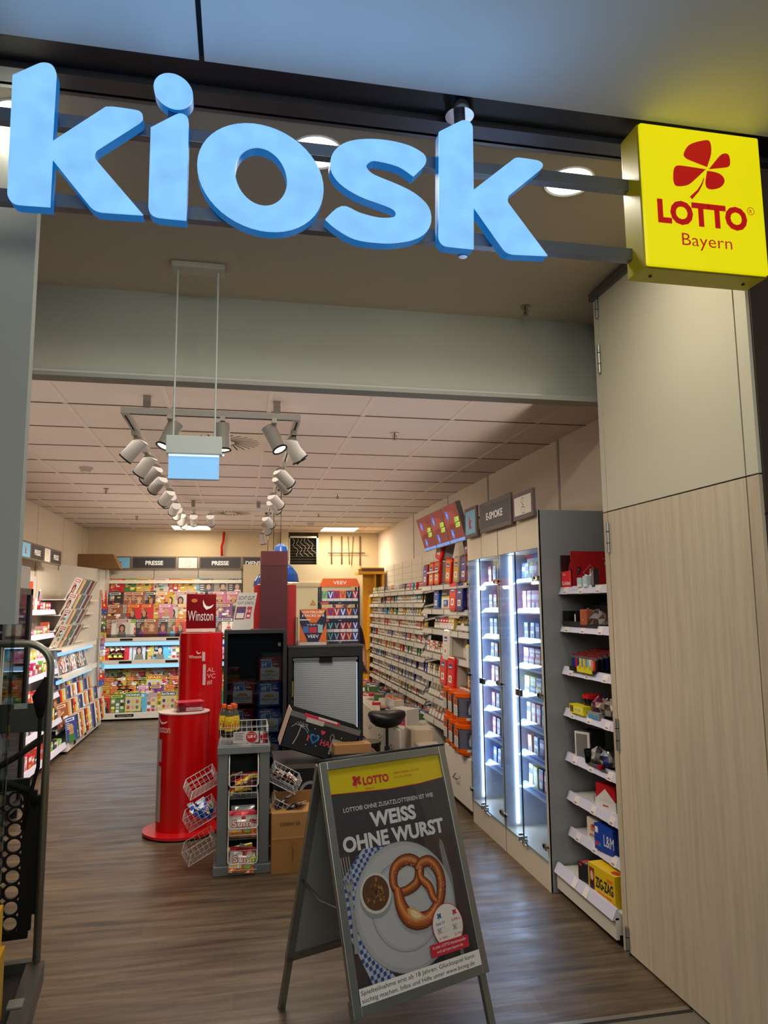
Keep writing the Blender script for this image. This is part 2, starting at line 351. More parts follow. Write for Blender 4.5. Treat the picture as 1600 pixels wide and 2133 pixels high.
for px, py in ((1247, 630), (1250, 745), (1264, 1120), (1284, 1530), (1299, 1960)):
    z = P(px, py, 0, 1.82).z
    b = MB('metal'); y = -.032
    b.cyl((-.006, y, z-.075), .009, .15, (168, 168, 166), 12)
    b.m('matte'); b.cyl((-.006, y, z-.03), .0095, .004, (20, 20, 20), 12); b.cyl((-.006, y, z+.028), .0095, .004, (20, 20, 20), 12); b.build('hinge', dl)
# ================================================================ CEILING FIXTURES
def downlight(x, y, lab):
    t = thing('downlight', lab, 'ceiling lamp', (x, y, ZS), group='round entrance downlights')
    b = MB('satin'); b.lathe([(.088, -.001), (.098, -.006), (.1, 0)], (235, 235, 230), 28); b.build('trim_ring', t)
    b = MB('emit:5'); b.cyl((0, 0, -.003), .088, .002, (255, 250, 240), 28); b.build('diffuser', t)
    light('AREA', 'downlight_lamp', (x, y, ZS-.012), 8.5, (1, .93, .78), .16, None, (x, y, 0), parent=t)
dx = P(660, 317, 2, ZS)
downlight(dx.x, dx.y, 'round lit downlight in the soffit behind the letter o')
dx2 = P(1186, 378, 2, ZS)
downlight(dx2.x, dx2.y, 'round lit downlight in the soffit between the last letter and the yellow box')
downlight(2*dx.x-dx2.x, dx.y, 'round lit downlight in the soffit behind the first letter')
# hanging blank lightbox sign
a = P(347, 912, 1, 3.45); c = P(462, 947, 1, 3.45); e = P(457, 1001, 1, 3.45)
t = thing('hanging_sign', 'hanging escape sign, white housing over a blank pale blue lit panel', 'sign', ((a.x+c.x)/2, 3.45, e.z))
hw = (c.x-a.x)/2; zh = (a.z+c.z)/2-e.z; H1 = (a.z-c.z)
b = MB('satin'); b.box(-hw, hw, -.03, .03, zh-.042, zh+.045, (205, 212, 205)); b.build('housing', t, bevel=.003)
b = MB('emit:1.0'); b.box(-hw+.012, hw-.012, -.006, .006, .004, zh-.044, (128, 186, 232)); b.m('emit:1.6').box(-hw+.012, hw-.012, -.007, .007, zh-.05, zh-.043, (200, 228, 250)); b.m('satin').box(-hw+.008, hw-.008, -.008, .008, 0, .004, (120, 150, 170)); b.build('panel', t)
for px in (367, 452):
    x = P(px, 700, 1, 3.45).x-t.location.x
    b = MB('satin'); b.cyl((x, 0, zh+.04), .0048, ZS-e.z-zh-.06, (205, 214, 205), 10); b.build('rod', t)
b = MB('satin'); b.box(-.125, .125, -.045, .055, ZS-e.z-.028, ZS-e.z, (196, 190, 174)); b.build('ceiling_plate', t, bevel=.004)
b = MB('emit:6'); b.ell; b.frame((hw+.008, -.03, zh-.045)); b.ell(0, 0, .004, .004, (255, 255, 255), 0, 10); b.build('indicator', t)
# sprinklers and detectors
def sprinkler(px, py, z, lab):
    q = P(px, py, 2, z)
    t = thing('sprinkler', lab, 'sprinkler', (q.x, q.y, z))
    b = MB('chrome'); b.cyl((0, 0, -.006), .028, .006, (190, 185, 175), 16); b.build('escutcheon', t)
    b = MB('chrome'); b.cyl((0, 0, -.045), .006, .04, (150, 120, 80), 8)
    b.tube([(-.012, 0, -.012), (-.016, 0, -.03), (-.004, 0, -.05)], .002, (150, 145, 135), 6); b.tube([(.012, 0, -.012), (.016, 0, -.03), (.004, 0, -.05)], .002, (150, 145, 135), 6); b.cyl((0, 0, -.054), .017, .003, (160, 155, 145), 14); b.build('head', t)
sprinkler(1094, 638, ZS, 'chrome sprinkler head in the entrance soffit')
for px, py, la in ((822, 902, 'small sprinkler head on the tile ceiling, the one nearest the entrance bulkhead'), (703, 1030, 'small sprinkler on the tile ceiling over the service counter, deeper in the shop'), (221, 1017, 'small sprinkler on the tile ceiling left of the spotlight track'), (285, 1075, 'small sprinkler on the far tile ceiling over the magazine aisle'), (664, 1070, 'small sprinkler on the far tile ceiling before the service hatch')):
    sprinkler(px, py, ZC, la)
for px, py, la in ((179, 974, 'round white smoke detector on the tile ceiling left of the spotlight track'), (647, 1089, 'round smoke detector on the far tile ceiling near the service hatch')):
    q = P(px, py, 2, ZC); b = MB('satin'); b.lathe([(.0, -.045), (.035, -.043), (.045, -.03), (.042, -.022), (.055, -.018), (.055, 0)], (205, 190, 176), 20); b.build('smoke_detector', loc=q, label=la, cat='detector')
# swirl air diffusers
def diffuser(y0, y1, x0, x1, la):
    t = thing('air_diffuser', la, 'air vent', ((x0+x1)/2, (y0+y1)/2, ZC)); r = (x1-x0)/2-.015
    b = MB('paint'); b.box(-r-.012, r+.012, -r-.012, r+.012, -.008, -.001, (232, 212, 188)); b.build('plate', t)
    b = MB('matte')
    for k in range(28):
        a = 2*PI*k/28; c, s_ = math.cos(a), math.sin(a); c2, s2 = math.cos(a+.5), math.sin(a+.5)
        w = .007; p = [(.3*r*c+w*s_, .3*r*s_-w*c), (.3*r*c-w*s_, .3*r*s_+w*c), (.93*r*c2-w*s_, .93*r*s2+w*c), (.93*r*c2+w*s_, .93*r*s2-w*c)]
        b.add([(x, y, -.0085) for x, y in p]+[(x, y, -.0088) for x, y in p], [(0, 1, 2, 3), (7, 6, 5, 4)], (22, 18, 16))
    b.build('slots', t)
diffuser(4.945, 5.53, -.428, .157, 'square swirl air vent in the ceiling inside the spotlight track, nearest the entrance')
diffuser(9.04, 9.625, -.428, .157, 'square swirl air vent in the ceiling at the far end of the track')
for px, py, la in ((399, 1099, 'lit square ceiling panel lamp above the magazine wall'), (705, 1104, 'lit square ceiling panel lamp before the service hatch')):
    q = P(px, py, 2, ZC); x = q.x; y = 11.22
    t = thing('ceiling_panel_lamp', la, 'ceiling lamp', (x, y, ZC), group='square ceiling panel lamps')
    b = MB('satin'); b.box(-.29, .29, -.29, .29, -.006, 0, (240, 235, 220)); b.build('frame', t)
    b = MB('emit:4'); b.box(-.27, .27, -.27, .27, -.008, -.005, (255, 236, 190)); b.build('diffuser', t)
# spotlight track
ZT = 2.72
A = P(262, 853, 2, ZT); B_ = P(620, 880, 2, ZT)
x0, x1, y0, y1 = A.x, B_.x, 4.13, 8.3
x0 = (A.x+P(375, 1062, 2, ZT).x)/2; x1 = (B_.x+P(560, 1065, 2, ZT).x)/2
t = thing('lighting_track', 'white rectangular lighting track hanging under the tile ceiling', 'lighting track', ((x0+x1)/2, (y0+y1)/2, ZT))
cx, cy = t.location.x, t.location.y
for nm, (a, b_, c, d) in {'front': (x0, x1, y0, y0), 'far': (x0, x1, y1, y1), 'l': (x0, x0, y0+.037, y1-.037), 'r': (x1, x1, y0+.037, y1-.037)}.items():
    b = MB('satin'); b.box(a-cx-.018, b_-cx+.018, c-cy-.018, d-cy+.018, 0, .035, (244, 236, 224)); b.m('matte')
    if c == d: b.box(a-cx+.03, b_-cx-.03, c-cy-.005, c-cy+.005, -.001, .002, (60, 55, 50))
    else: b.box(a-cx-.005, a-cx+.005, c-cy, d-cy, -.001, .002, (60, 55, 50))
    b.build('rail', t)
for sx_ in (x0+.12, x1-.12):
    for sy_ in (y0, y1):
        b = MB('metal'); b.box(sx_-cx-.02, sx_-cx+.02, sy_-cy-.01, sy_-cy+.01, .035, ZC-ZT, (150, 140, 128)); b.build('hanger', t)
def make_spot():
    t = thing('track_spotlight', None, 'spotlight')
    b = MB('satin'); b.box(-.014, .014, -.055, .055, -.03, 0, (214, 204, 190)); b.tube([(0, 0, -.02), (0, 0, -.07)], .006, (200, 190, 178), 8); b.build('adapter', t)
    h = MB('satin'); n = 20; h.cyl((0, 0, -.075), .043, .15, (178, 170, 160), n); h.build('head', t)
    h = MB('matte'); h.lathe([(.043, .075), (.046, .079), (.046, .085), (.038, .085), (.036, .078)], (28, 26, 26), 20); h.build('rim', t)
    h = MB('emit:7'); h.cyl((0, 0, .0745), .036, .004, (255, 236, 205), 18); h.build('lens', t)
    return t
spot0 = make_spot(); _used = [0]
def spot(px, py, side, aim, lab, pw):
    x = {'l': x0, 'r': x1}.get(side)
    if x is not None: q = P(px, py, 0, x)
    else: q = P(px, py, 1, y0 if side == 'f' else y1)
    if x is not None: loc = Vector((x, q.y, ZT))
    else: loc = Vector((q.x, q.y, ZT))
    if _used[0] == 0: o = spot0; _used[0] = 1
    else: o = copy(spot0)
    o.location = loc; tag(o, lab, 'spotlight', 'track spotlights')
    d = (Vector(aim)-loc).normalized(); rot = d.to_track_quat('Z', 'Y').to_euler()
    for ch in o.children:
        if ch.name.split('.')[0] in ('head', 'rim', 'lens'):
            ch.location = (0, 0, -.11); ch.rotation_euler = rot
    l = light('SPOT', 'spot_lamp', loc+Vector((0, 0, -.11))+d*.09, pw, (1, .9, .78), .035, None, aim, 84); 
    l.parent = o; l.location = Vector((0, 0, -.11))+d*.09
spots = [(281, 900, 'l', (-2.0, 4.9, 1.2)), (304, 936, 'l', (-1.9, 5.6, 1.0)), (316, 972, 'l', (-2.2, 6.5, 1.4)), (330, 985, 'l', (-2.2, 7.6, 1.2)), (348, 1015, 'l', (-2.2, 8.6, 1.0)), (352, 1033, 'l', (-2.2, 9.6, 1.4)), (364, 1048, 'l', (-1.9, 10.8, 1.4)), (370, 1062, 'l', (-1.4, 11.4, 1.2)), (378, 1072, 'l', (-1.2, 11.4, .8)), (383, 1080, 'l', (-.7, 11.4, 1.3)),
         (355, 875, 'f', (-1.4, 3.6, .4)), (464, 878, 'f', (.1, 4.0, 0)), (571, 882, 'f', (1.3, 3.4, .4)),
         (612, 912, 'r', (1.9, 4.6, 1.0)), (612, 938, 'r', (1.6, 5.0, .2)), (592, 980, 'r', (1.9, 6.4, 1.3)), (587, 1008, 'r', (2.0, 7.4, 1.1)), (575, 1020, 'r', (2.0, 8.4, 1.2)), (571, 1045, 'r', (2.0, 9.4, 1.2)), (560, 1062, 'r', (2.0, 10.4, 1.2)), (555, 1078, 'r', (1.2, 11.2, 1.2)), (548, 1088, 'r', (.6, 11, 1)),
         (404, 1068, 'b', (-.6, 11.5, 1.2)), (439, 1068, 'b', (-.2, 11.5, 1.0))]
cnt = {}
for px, py, sd, aim in spots:
    i = cnt.get(sd, 0); cnt[sd] = i+1
    lab = {'l': 'white cylinder spotlight on the track side over the magazine aisle, %s from the entrance', 'f': 'white cylinder spotlight on the crossbar nearest the entrance, %s from the magazine side', 'r': 'white cylinder spotlight on the track side over the counter, %s from the entrance', 'b': 'white cylinder spotlight on the far crossbar, %s from the magazine side'}[sd] % nth(i)
    spot(px, py, sd, aim, lab, 25)
# ================================================================ KIOSK SIGN
YK = 2.08
def tr(pts, y=YK): return [P(a, b, 1, y) for a, b in pts]
def smooth_poly(pts, sharp, n=5):
    """Catmull-Rom through pts except at sharp corners"""
    out = []; N = len(pts)
    for i in range(N):
        p1, p2 = Vector(pts[i]), Vector(pts[(i+1) % N])
        p0 = Vector(pts[i-1]) if i not in sharp else p1+(p1-p2)*.3
        j = (i+1) % N
        p3 = Vector(pts[(i+2) % N]) if j not in sharp else p2+(p2-p1)*.3
        if i in sharp and j in sharp: out.append(tuple(p1)); continue
        L1 = (p2-p1).length
        def tg(a, b_, c): 
            d = (c-a); return d.normalized()*min(L1, 1.6*min((b_-a).length, (c-b_).length)) if d.length > 1e-9 else d
        m1, m2 = tg(p0, p1, p2), tg(p1, p2, p3)
        for k in range(n):
            t_ = k/n; t2, t3 = t_*t_, t_**3
            out.append(tuple(p1*(2*t3-3*t2+1)+m1*(t3-2*t2+t_)+p2*(3*t2-2*t3)+m2*(t3-t2)))
    return out
k1 = [(26, 156), (80, 132), (93, 130), (107, 134), (115, 145), (117, 157), (109, 294), (220, 222), (236, 222), (284, 229), (295, 235), (297, 246), (290, 255), (202, 311), (197, 322), (202, 335), (298, 447), (212, 441), (196, 436), (185, 426), (109, 331), (104, 430), (37, 425), (22, 418), (15, 402)]
i1 = [(314, 265), (365, 239), (377, 236), (389, 242), (393, 255), (388, 458), (330, 452), (315, 445), (309, 430)]
s1 = [(888, 330), (885, 343), (862, 366), (830, 345), (780, 333), (765, 341), (765, 351), (780, 364), (850, 394), (885, 420), (898, 445), (894, 475), (870, 495), (830, 504), (795, 505), (740, 497), (700, 475), (678, 456), (712, 429), (750, 443), (790, 453), (820, 452), (825, 442), (817, 433), (795, 424), (748, 406), (708, 380), (689, 350), (693, 320), (715, 299), (750, 290), (800, 291), (850, 302), (880, 318)]
k2 = [(915, 274), (955, 254), (967, 250), (980, 255), (985, 266), (987, 395), (1070, 331), (1080, 328), (1120, 334), (1131, 342), (1127, 352), (1062, 405), (1058, 417), (1061, 425), (1141, 532), (1073, 529), (1057, 525), (1047, 515), (987, 430), (987, 518), (930, 512), (919, 505), (914, 492)]
oc, ic = [], []
for k in range(48):
    a = 2*PI*k/48; c, s_ = math.cos(a), math.sin(a)
    oc.append((542.5+131*c+15*s_, 369+112*s_+13*c)); ic.append((544+54*c+4*s_, 367+61*s_+6*c))
dot = [(361+41*math.cos(2*PI*k/36)+3*math.sin(2*PI*k/36), 189+36.5*math.sin(2*PI*k/36)+7*math.cos(2*PI*k/36)) for k in range(36)]
LB = (132, 199, 255)
def letter(label, outline, hole=None, extra=None):
    pts = tr(outline); cx_ = sum(p.x for p in pts)/len(pts); zb = min(p.z for p in pts)
    t = thing('sign_letter', label, 'sign letter', (cx_, YK, zb), group=None)
    def L(pp): return [(p.x-cx_, p.z-zb) for p in tr(pp)]
    face = MB('letter').frame(); rim = MB('emit:.5').frame()
    def solid(o, m, d0, d1, col, h=None, cap=True):
        o2 = [Vector((x, y, 0)) for x, y in o]; h2 = [Vector((x, y, 0)) for x, y in h] if h else []
        al = o2+h2
        tri = geometry.tessellate_polygon([o2, h2] if h else [o2])
        def ok(t3): return (al[t3[1]]-al[t3[0]]).cross(al[t3[2]]-al[t3[0]]).z > 0
        if cap:
            m.add([(p.x, p.y, d0) for p in al], [q if ok(q) else q[::-1] for q in tri], col)
            m.add([(p.x, p.y, d1) for p in al], [q[::-1] if ok(q) else q for q in tri], col)
        for ring, sgn in ((o2, 1), (h2, -1)):
            if not ring: continue
            n = len(ring); ar = sum(ring[i-1].x*ring[i].y-ring[i].x*ring[i-1].y for i in range(n))*sgn
            R2 = ring if ar > 0 else ring[::-1]
            m.add([(p.x, p.y, d0) for p in R2]+[(p.x, p.y, d1) for p in R2], [(n+i, n+(i+1) % n, (i+1) % n, i) for i in range(n)], col)
    solid(L(outline), face, 0, -.006, LB, L(hole) if hole else None)
    solid(L(outline), rim, -.006, -.045, (10, 122, 205), L(hole) if hole else None)
    if extra: solid(L(extra), face, 0, -.006, LB); solid(L(extra), rim, -.006, -.045, (10, 122, 205))
    face.build('lit_face', t); rim.build('side_rim', t)
    return t
letter('pale blue lit letter k at the start of the sign, tallest stem', smooth_poly(k1, {0, 6, 7, 16, 20, 21}, 3))
li = letter('pale blue lit letter i with its round dot', smooth_poly(i1, {0, 5}, 3), None, dot)
letter('pale blue lit round letter o', oc, ic)
letter('pale blue lit letter s between o and the last k', smooth_poly(s1, {2, 17}, 4))
letter('pale blue lit letter k at the end of the sign, beside the metal rod', smooth_poly(k2, {0, 5, 14, 18, 19}, 3))
b = MB('metal'); q = P(361, 232, 1, YK+.03); b.box(-.014, .014, -.01, .01, -.05, .05, (60, 90, 140)); b.build('dot_bracket', li, loc=(q.x-li.location.x, .03, q.z-li.location.z))
# rails behind the letters
YR = 2.155
t = thing('sign_rail_frame', 'pair of grey metal rails carrying the lit letters', 'sign frame', (0, YR, 2.8))
for ya, yb in (((-5, 232), (1310, 388)), ((-5, 402), (1310, 531))):
    a = P(ya[0], ya[1], 1, YR-.016); c = P(yb[0], yb[1], 1, YR-.016)
    z = (a.z+c.z)/2-2.8
    b = MB('metal'); b.box(a.x-.6, c.x+.05, -.016, .016, z-.021, z+.021, (122, 126, 134)); b.build('rail', t, bevel=.001)
q = P(955, 222, 2, ZS+.018)
t = thing('sign_suspension', 'chrome ceiling flange and rod holding the letter sign', 'bracket', (q.x, 2.135, 2.8))
b = MB('chrome'); b.cyl((0, 0, .475), .048, .043, (190, 186, 182), 32); b.build('flange', t)
zb_ = P(957, 530, 1, 2.135).z-2.8
b = MB('metal'); b.cyl((0, 0, zb_), .019, .48-zb_, (90, 94, 104), 24); b.m('chrome').cyl((0, 0, zb_-.008), .014, .02, (170, 170, 170), 16); b.build('rod', t)
# added unseen lamps boosting the sign's glow up onto the mall ceiling
for k, x in enumerate((-.55, -.2, .1, .4, .75)):
    light('AREA', 'sign_glow_fill', (x, 1.9, 2.95), .34, (.25, .55, 1), .22, .3, (x, 1.25, 3.6))
# ================================================================ LOTTO LIGHT BOX
yf = 2.055
tl, tr_, bl, br = (P(1338, 255, 1, yf), P(1585, 288, 1, yf), P(1345, 545, 1, yf), P(1598, 577, 1, yf))
x0_, x1_ = (tl.x+bl.x)/2, (tr_.x+br.x)/2; z0_, z1_ = (bl.z+br.z)/2, (tl.z+tr_.z)/2
W, Hh = x1_-x0_, z1_-z0_
t = thing('lottery_light_box', 'square yellow lit box sign with red clover and lettering', 'sign', (x0_, yf, z0_))
YEL = (238, 226, 0)
b = MB('emit:.80'); b.box(0, W, 0, .03, 0, Hh, YEL); b.m('emit:.14').box(-.004, W+.004, .012, .125, -.004, Hh+.004, (190, 172, 0)); b.build('housing', t, bevel=.006)
b = MB('matte'); b.box(.006, W-.006, .013, .016, -.005, -.0042, (90, 80, 10))
for x in (.05, W-.05): b.cyl((x, .07, -.008), .006, .004, (60, 50, 30), 10)
b.build('screw', t)
def C2(x, y):
    p = P(800+x/2, y/2, 1, yf); return (p.x-x0_, p.z-z0_)
b = MB('emit:.6').frame((0, -.001, 0)); RR = (200, 8, 8)
for lf in ([(1356, 590), (1330, 586), (1270, 605), (1247, 645), (1262, 664), (1345, 697), (1362, 640)], [(1352, 706), (1398, 650), (1420, 640), (1436, 648), (1441, 685), (1428, 698)], [(1340, 706), (1240, 691), (1212, 695), (1204, 730), (1210, 770), (1232, 777), (1272, 768)], [(1345, 712), (1396, 724), (1418, 750), (1405, 778), (1370, 790), (1345, 784), (1338, 762)]):
    b.poly(smooth_poly([C2(*p) for p in lf], {5 if lf[0] == (1356, 590) else 0}, 4), RR, 1)
b.stroke([C2(*p) for p in ((1332, 742), (1325, 765), (1308, 795), (1278, 826))], [.003, .005, .008, .012], RR, 1)
a, c, d = C2(1142, 925), C2(1515, 955), C2(1140, 820)
b.text('LOTTO', a[0], (a[1]+c[1])/2, (d[1]-a[1])*.88, RR, 1, c[0]-a[0], bold=.05)
a, c, d = C2(1243, 1022), C2(1451, 1040), C2(1243, 968)
b.text('Bayern', a[0], (a[1]+c[1])/2, d[1]-a[1], RR, 1, c[0]-a[0], bold=-.005)
q = C2(1527, 881); b.stroke([(q[0]+.0135*math.cos(k*PI/10), q[1]+.0135*math.sin(k*PI/10)) for k in range(20)], .0022, RR, 1, True); b.text('R', q[0], q[1]-.007, .014, RR, 1, al='c', bold=.01)
b.build('lettering', t)
light('AREA', 'lottery_glow_fill', (x0_+W/2, 1.96, 3.12), .07, (.95, .82, .05), .35, .2, (x0_+W/2, 1.5, 3.7))  # added unseen lamp for the box's yellow glow on the mall ceiling
# ================================================================ RIGHT SIDE
CREAM = (216, 202, 180)
# ---- two lit vape display cabinets
XF = 1.78
YA, YM, YE = 4.10, 4.813, 5.51
zt = 2.215; zg0, zg1 = .163, 1.985
SH = [1.796, 1.592, 1.392, 1.222, 1.034, .846, .648, .44]
def vitrine(y0, y1, lab, split, near):
    t = thing('display_cabinet', lab, 'display cabinet', (XF, (y0+y1)/2, 0), group=None)
    c0, c1 = y0-t.location.y, y1-t.location.y; D = XR-XF-.003; G = (150, 150, 150)
    b = MB('satin'); b.box(0, D-.01, c0+.006, c1-.006, 0, zg0, CREAM).box(0, D-.01, c0+.006, c1-.006, zg1, zt-.002, (226, 208, 178))
    b.box(0.003, D, c0, c0+.018, 0, zt, G if near else (232, 226, 220)); b.box(0.003, D, c1-.018, c1, 0, zt, (216, 220, 240)); b.box(-.002, .012, c0, c0+.018, 0, zt, (228, 214, 192))
    b.box(D-.02, D, c0, c1, zg0, zg1, (214, 218, 238)); b.m('matte').box(-.001, 0.001, c1-.002, c1, 0, zt, (120, 105, 90)).box(-.0015, .001, c0, c1, zg1-.003, zg1, (60, 55, 50)); b.box(-.0015, .001, (c0+c1)/2-.001, (c0+c1)/2+.001, zg1, zt, (170, 152, 128))
    b.build('body', t)
    b = MB('emit:9'); b.box(.075, .092, c1-.026, c1-.018, zg0+.02, zg1-.01, (214, 238, 255)); b.build('light_strip', t)
    light('AREA', 'cabinet_lamp', (XF+.10, y1-.04, 1.07), 5.5, (.5, .66, 1), .05, 1.7, None, parent=None)
    l = bpy.context.scene.collection.objects[-1]; l.rotation_euler = (0, 0, 0)
    l.matrix_world = Matrix.Translation((XF+.10, y1-.04, 1.07))@Matrix(((1, 0, 0, 0), (0, 0, 1, 0), (0, -1, 0, 0), (0, 0, 0, 1)))
    l.parent = t; l.matrix_parent_inverse = Matrix.Translation(-t.location)
    for z in SH:
        b = MB('satin'); b.box(.13, D-.02, c0+.02, c1-.03, z-.004, z+.004, (190, 196, 220))
        b.m('acryl').add([(.095, c0+.02, z-.012), (.095, c1-.03, z-.012), (.13, c1-.03, z+.026), (.13, c0+.02, z+.026)], [(0, 1, 2, 3)], (225, 235, 250))
        b.m('satin').box(.092, .098, c0+.02, c1-.03, z-.018, z-.009, (200, 210, 236)).box(.098, .13, c0+.02, c1-.03, z-.014, z-.010, (176, 186, 214)); b.build('shelf', t)
    sp = split-t.location.y
    for a, c, hy in ((c0+.004, sp-.002, c0), (sp+.002, c1-.004, c1)):
        g = MB('glass'); g.box(-.012, -.006, a, c, zg0-.006, zg1-.002, (238, 246, 250)); g.m('matte')
        e_ = c if a < sp-.1 else a
        g.box(-.0125, -.0055, e_-.0015, e_+.0015, zg0-.006, zg1-.002, (40, 60, 60)); d = g.build('glass_door', t)
        for z in (1.80, 1.1, .24):
            h = MB('chrome'); s_ = 1 if hy == c0 else -1
            h.cyl((-.02, hy+s_*.012, z), .016, .014, (200, 190, 170), 14, axis=(1, 0, 0)).box(-.016, -.004, hy+s_*.02, hy+s_*.07, z-.008, z+.008, (190, 186, 178)).cyl((-.016, hy+s_*.045, z), .017, .012, (180, 176, 168), 14, axis=(1, 0, 0)); h.build('hinge', d)
        h = MB('chrome'); h.box(-.018, -.004, (sp-.045) if a < sp-.1 else sp+.006, (sp-.006) if a < sp-.1 else sp+.045, 1.06, 1.10, (150, 130, 112)); h.build('lock', d)
        h = MB('chrome'); yy = (sp-.03) if a < sp-.1 else sp+.03; h.cyl((-.03, yy, zg0+.015), .014, .03, (200, 196, 186), 14, axis=(1, 0, 0)).cyl((-.03, yy, zg0+.04), .008, .03, (180, 176, 170), 12, axis=(1, 0, 0)); h.build('foot_latch', d)
    return t
vitrine(YA, YM-.001, 'glass-fronted lit vape cabinet with grey side panel, nearest the entrance', P(1075, 1146, 0, XF).y, True)
vitrine(YM+.001, YE, 'glass-fronted lit vape cabinet, the one farther in beside the tobacco wall', P(1001, 1158, 0, XF).y, False)
# ---- small vape boxes inside
def vbox(w, h, d, c1, c2, c3=None):
    b = MB('print'); b.box(-w/2, w/2, -d/2, d/2, 0, h, c1).frame((0, -d/2, 0)); b.rect(-w/2, h*.55, w/2, h*.8, c2, 1).rect(-w*.3, h*.12, w*.3, h*.4, c3 or (240, 240, 240), 1)
    return b.mesh('vape')
VC = {'pink': ((236, 130, 160), (250, 220, 230)), 'white': ((228, 228, 236), (90, 90, 120)), 'blue': ((60, 110, 200), (230, 240, 250)), 'yellow': ((235, 215, 40), (255, 255, 255)), 'green': ((140, 200, 60), (60, 60, 80)),
      'red': ((205, 60, 70), (250, 230, 230)), 'purple': ((90, 60, 130), (220, 200, 240)), 'black': ((40, 40, 46), (220, 60, 60)), 'orange': ((235, 140, 90), (255, 240, 230)), 'grey': ((170, 175, 190), (60, 60, 70))}
VM = {k: (vbox(.064, .135, .03, v[0], v[1]), vbox(.06, .12, .03, v[0], v[1], (60, 60, 70)), vbox(.085, .062, .05, v[0], v[1])) for k, v in VC.items()}
seq = {0: [['red', 'red', 'blue', 'grey', 'black', 'orange', 'yellow', 'white', 'blue'], ['white', 'pink', 'green', 'red', 'pink', 'red', 'red', 'pink'], ['green', 'white', 'black', 'blue', 'white', 'grey'], ['pink', 'pink', 'red', 'orange', 'pink', 'black'], ['yellow', 'yellow', 'grey', 'yellow', 'purple', 'white'], ['pink', 'purple', 'red', 'grey', 'red', 'orange', 'white'], ['white', 'white', 'pink', 'purple', 'white', 'orange'], ['white', 'grey', 'purple', 'red', 'black', 'yellow', 'white']],
       1: [['white', 'grey', 'pink', 'white', 'grey', 'red'], ['blue', 'white', 'orange', 'pink', 'orange', 'white'], ['blue', 'white', 'grey', 'black', 'white', 'grey'], ['grey', 'white', 'pink', 'black', 'orange', 'white'], ['white', 'blue', 'grey', 'white', 'orange', 'pink'], ['pink', 'white', 'orange', 'red', 'white', 'pink'], ['purple', 'blue', 'white', 'pink', 'purple', 'red'], ['blue', 'white', 'grey', 'blue', 'white', 'blue']]}
for ci, (y0, y1, nm) in enumerate(((YA, YM, 'nearer'), (YM, YE, 'farther'))):
    for si, z in enumerate(SH):
        row = seq[ci][si]; kind_ = {(0, 3): 2, (0, 4): 2}.get((ci, si), 0 if (ci+si) % 2 else 1)
        n = len(row); sp = (y1-y0-.13)/n
        for k, colr in enumerate(row):
            item(VM[colr][kind_], 'vape_box', '%s vape box in the %s glass cabinet, %s shelf from the top, %s from the entrance side' % (colr, nm, nth(si), nth(k)) if False else '%s vape box, %s lit cabinet, %s shelf down, %s in its row' % (colr, nm, nth(si), nth(k)), 'vape box', 'vape boxes in the lit cabinets', (XF+.16, y0+.07+sp*(k+.4), z+.005), -PI/2, rnd.uniform(-.05, .02))
            if si == 0 and ci == 0: item(VM[row[-1-k]][0], 'vape_box', '%s vape box behind the front row, %s lit cabinet, top shelf, %s in its row' % (row[-1-k], nm, nth(k)), 'vape box', 'vape boxes in the lit cabinets', (XF+.205, y0+.07+sp*(k+.4), z+.05), -PI/2)
            if kind_ == 2: item(VM[row[-1-k]][2], 'vape_box', '%s vape box stacked on another, %s lit cabinet, %s shelf down, %s along' % (row[-1-k], nm, nth(si), nth(k)), 'vape box', 'vape boxes in the lit cabinets', (XF+.165, y0+.07+sp*(k+.4), z+.066), -PI/2)
# ---- fascia signs above the cabinets
def fascia(name, lab, pa, pb, ax_x, draw, inner, fr=(112, 96, 88)):
    """pa top-left pixel, pb bottom-right pixel on plane x=ax_x, facing the aisle"""
    a, c = P(*pa, 0, ax_x), P(*pb, 0, ax_x); W_ = abs(a.y-c.y); H_ = a.z-c.z; 
    t = thing(name, lab, 'sign', (ax_x, (a.y+c.y)/2, (a.z+c.z)/2), -PI/2)
    panel(t, W_, H_, draw, inner, fr); return t
def panel(t, W_, H_, draw, inner, fr=(112, 96, 88), bw=.028):
    b = MB('wood'); b.box(-W_/2, W_/2, -.018, 0, -H_/2, H_/2, fr); b.build('frame', t, bevel=.002)
    b = MB('print').frame((0, -.0186, 0)); b.rect(-W_/2+bw, -H_/2+bw, W_/2-bw, H_/2-bw, inner, 0); draw(b, W_/2-bw, H_/2-bw); b.build('face', t)
SKY = (120, 190, 222); KR = (196, 40, 52); INK = (32, 28, 28)
def d_k(b, w, h): b.text('k', -h*.42*min(1, w/h), -h*.5, h*1.0, KR, 1, h*.84*min(1, w/h), bold=.06)
def d_txt(s_, k=.5, wid=None):
    return lambda b, w, h: b.text(s_, 0, -h*k*.8, h*k*1.6, (245, 243, 238), 1, wid and w*wid, al='c', bold=.03)
def d_vape(b, w, h):
    b.stroke([(-w*.12, -h*.85), (w*.25, -h*.85), (w*.25, -h*.25), (-w*.12, -h*.2)], .004, INK, 1, True); b.stroke([(-w*.05, -h*.2), (-w*.02, h*.05), (w*.12, h*.02), (w*.15, -h*.22)], .004, INK, 1)
    b.stroke([(w*.02, h*.1), (-w*.15, h*.35), (-w*.12, h*.6), (w*.05, h*.85), (w*.15, h*.65), (w*.1, h*.35)], .004, INK, 1, True)
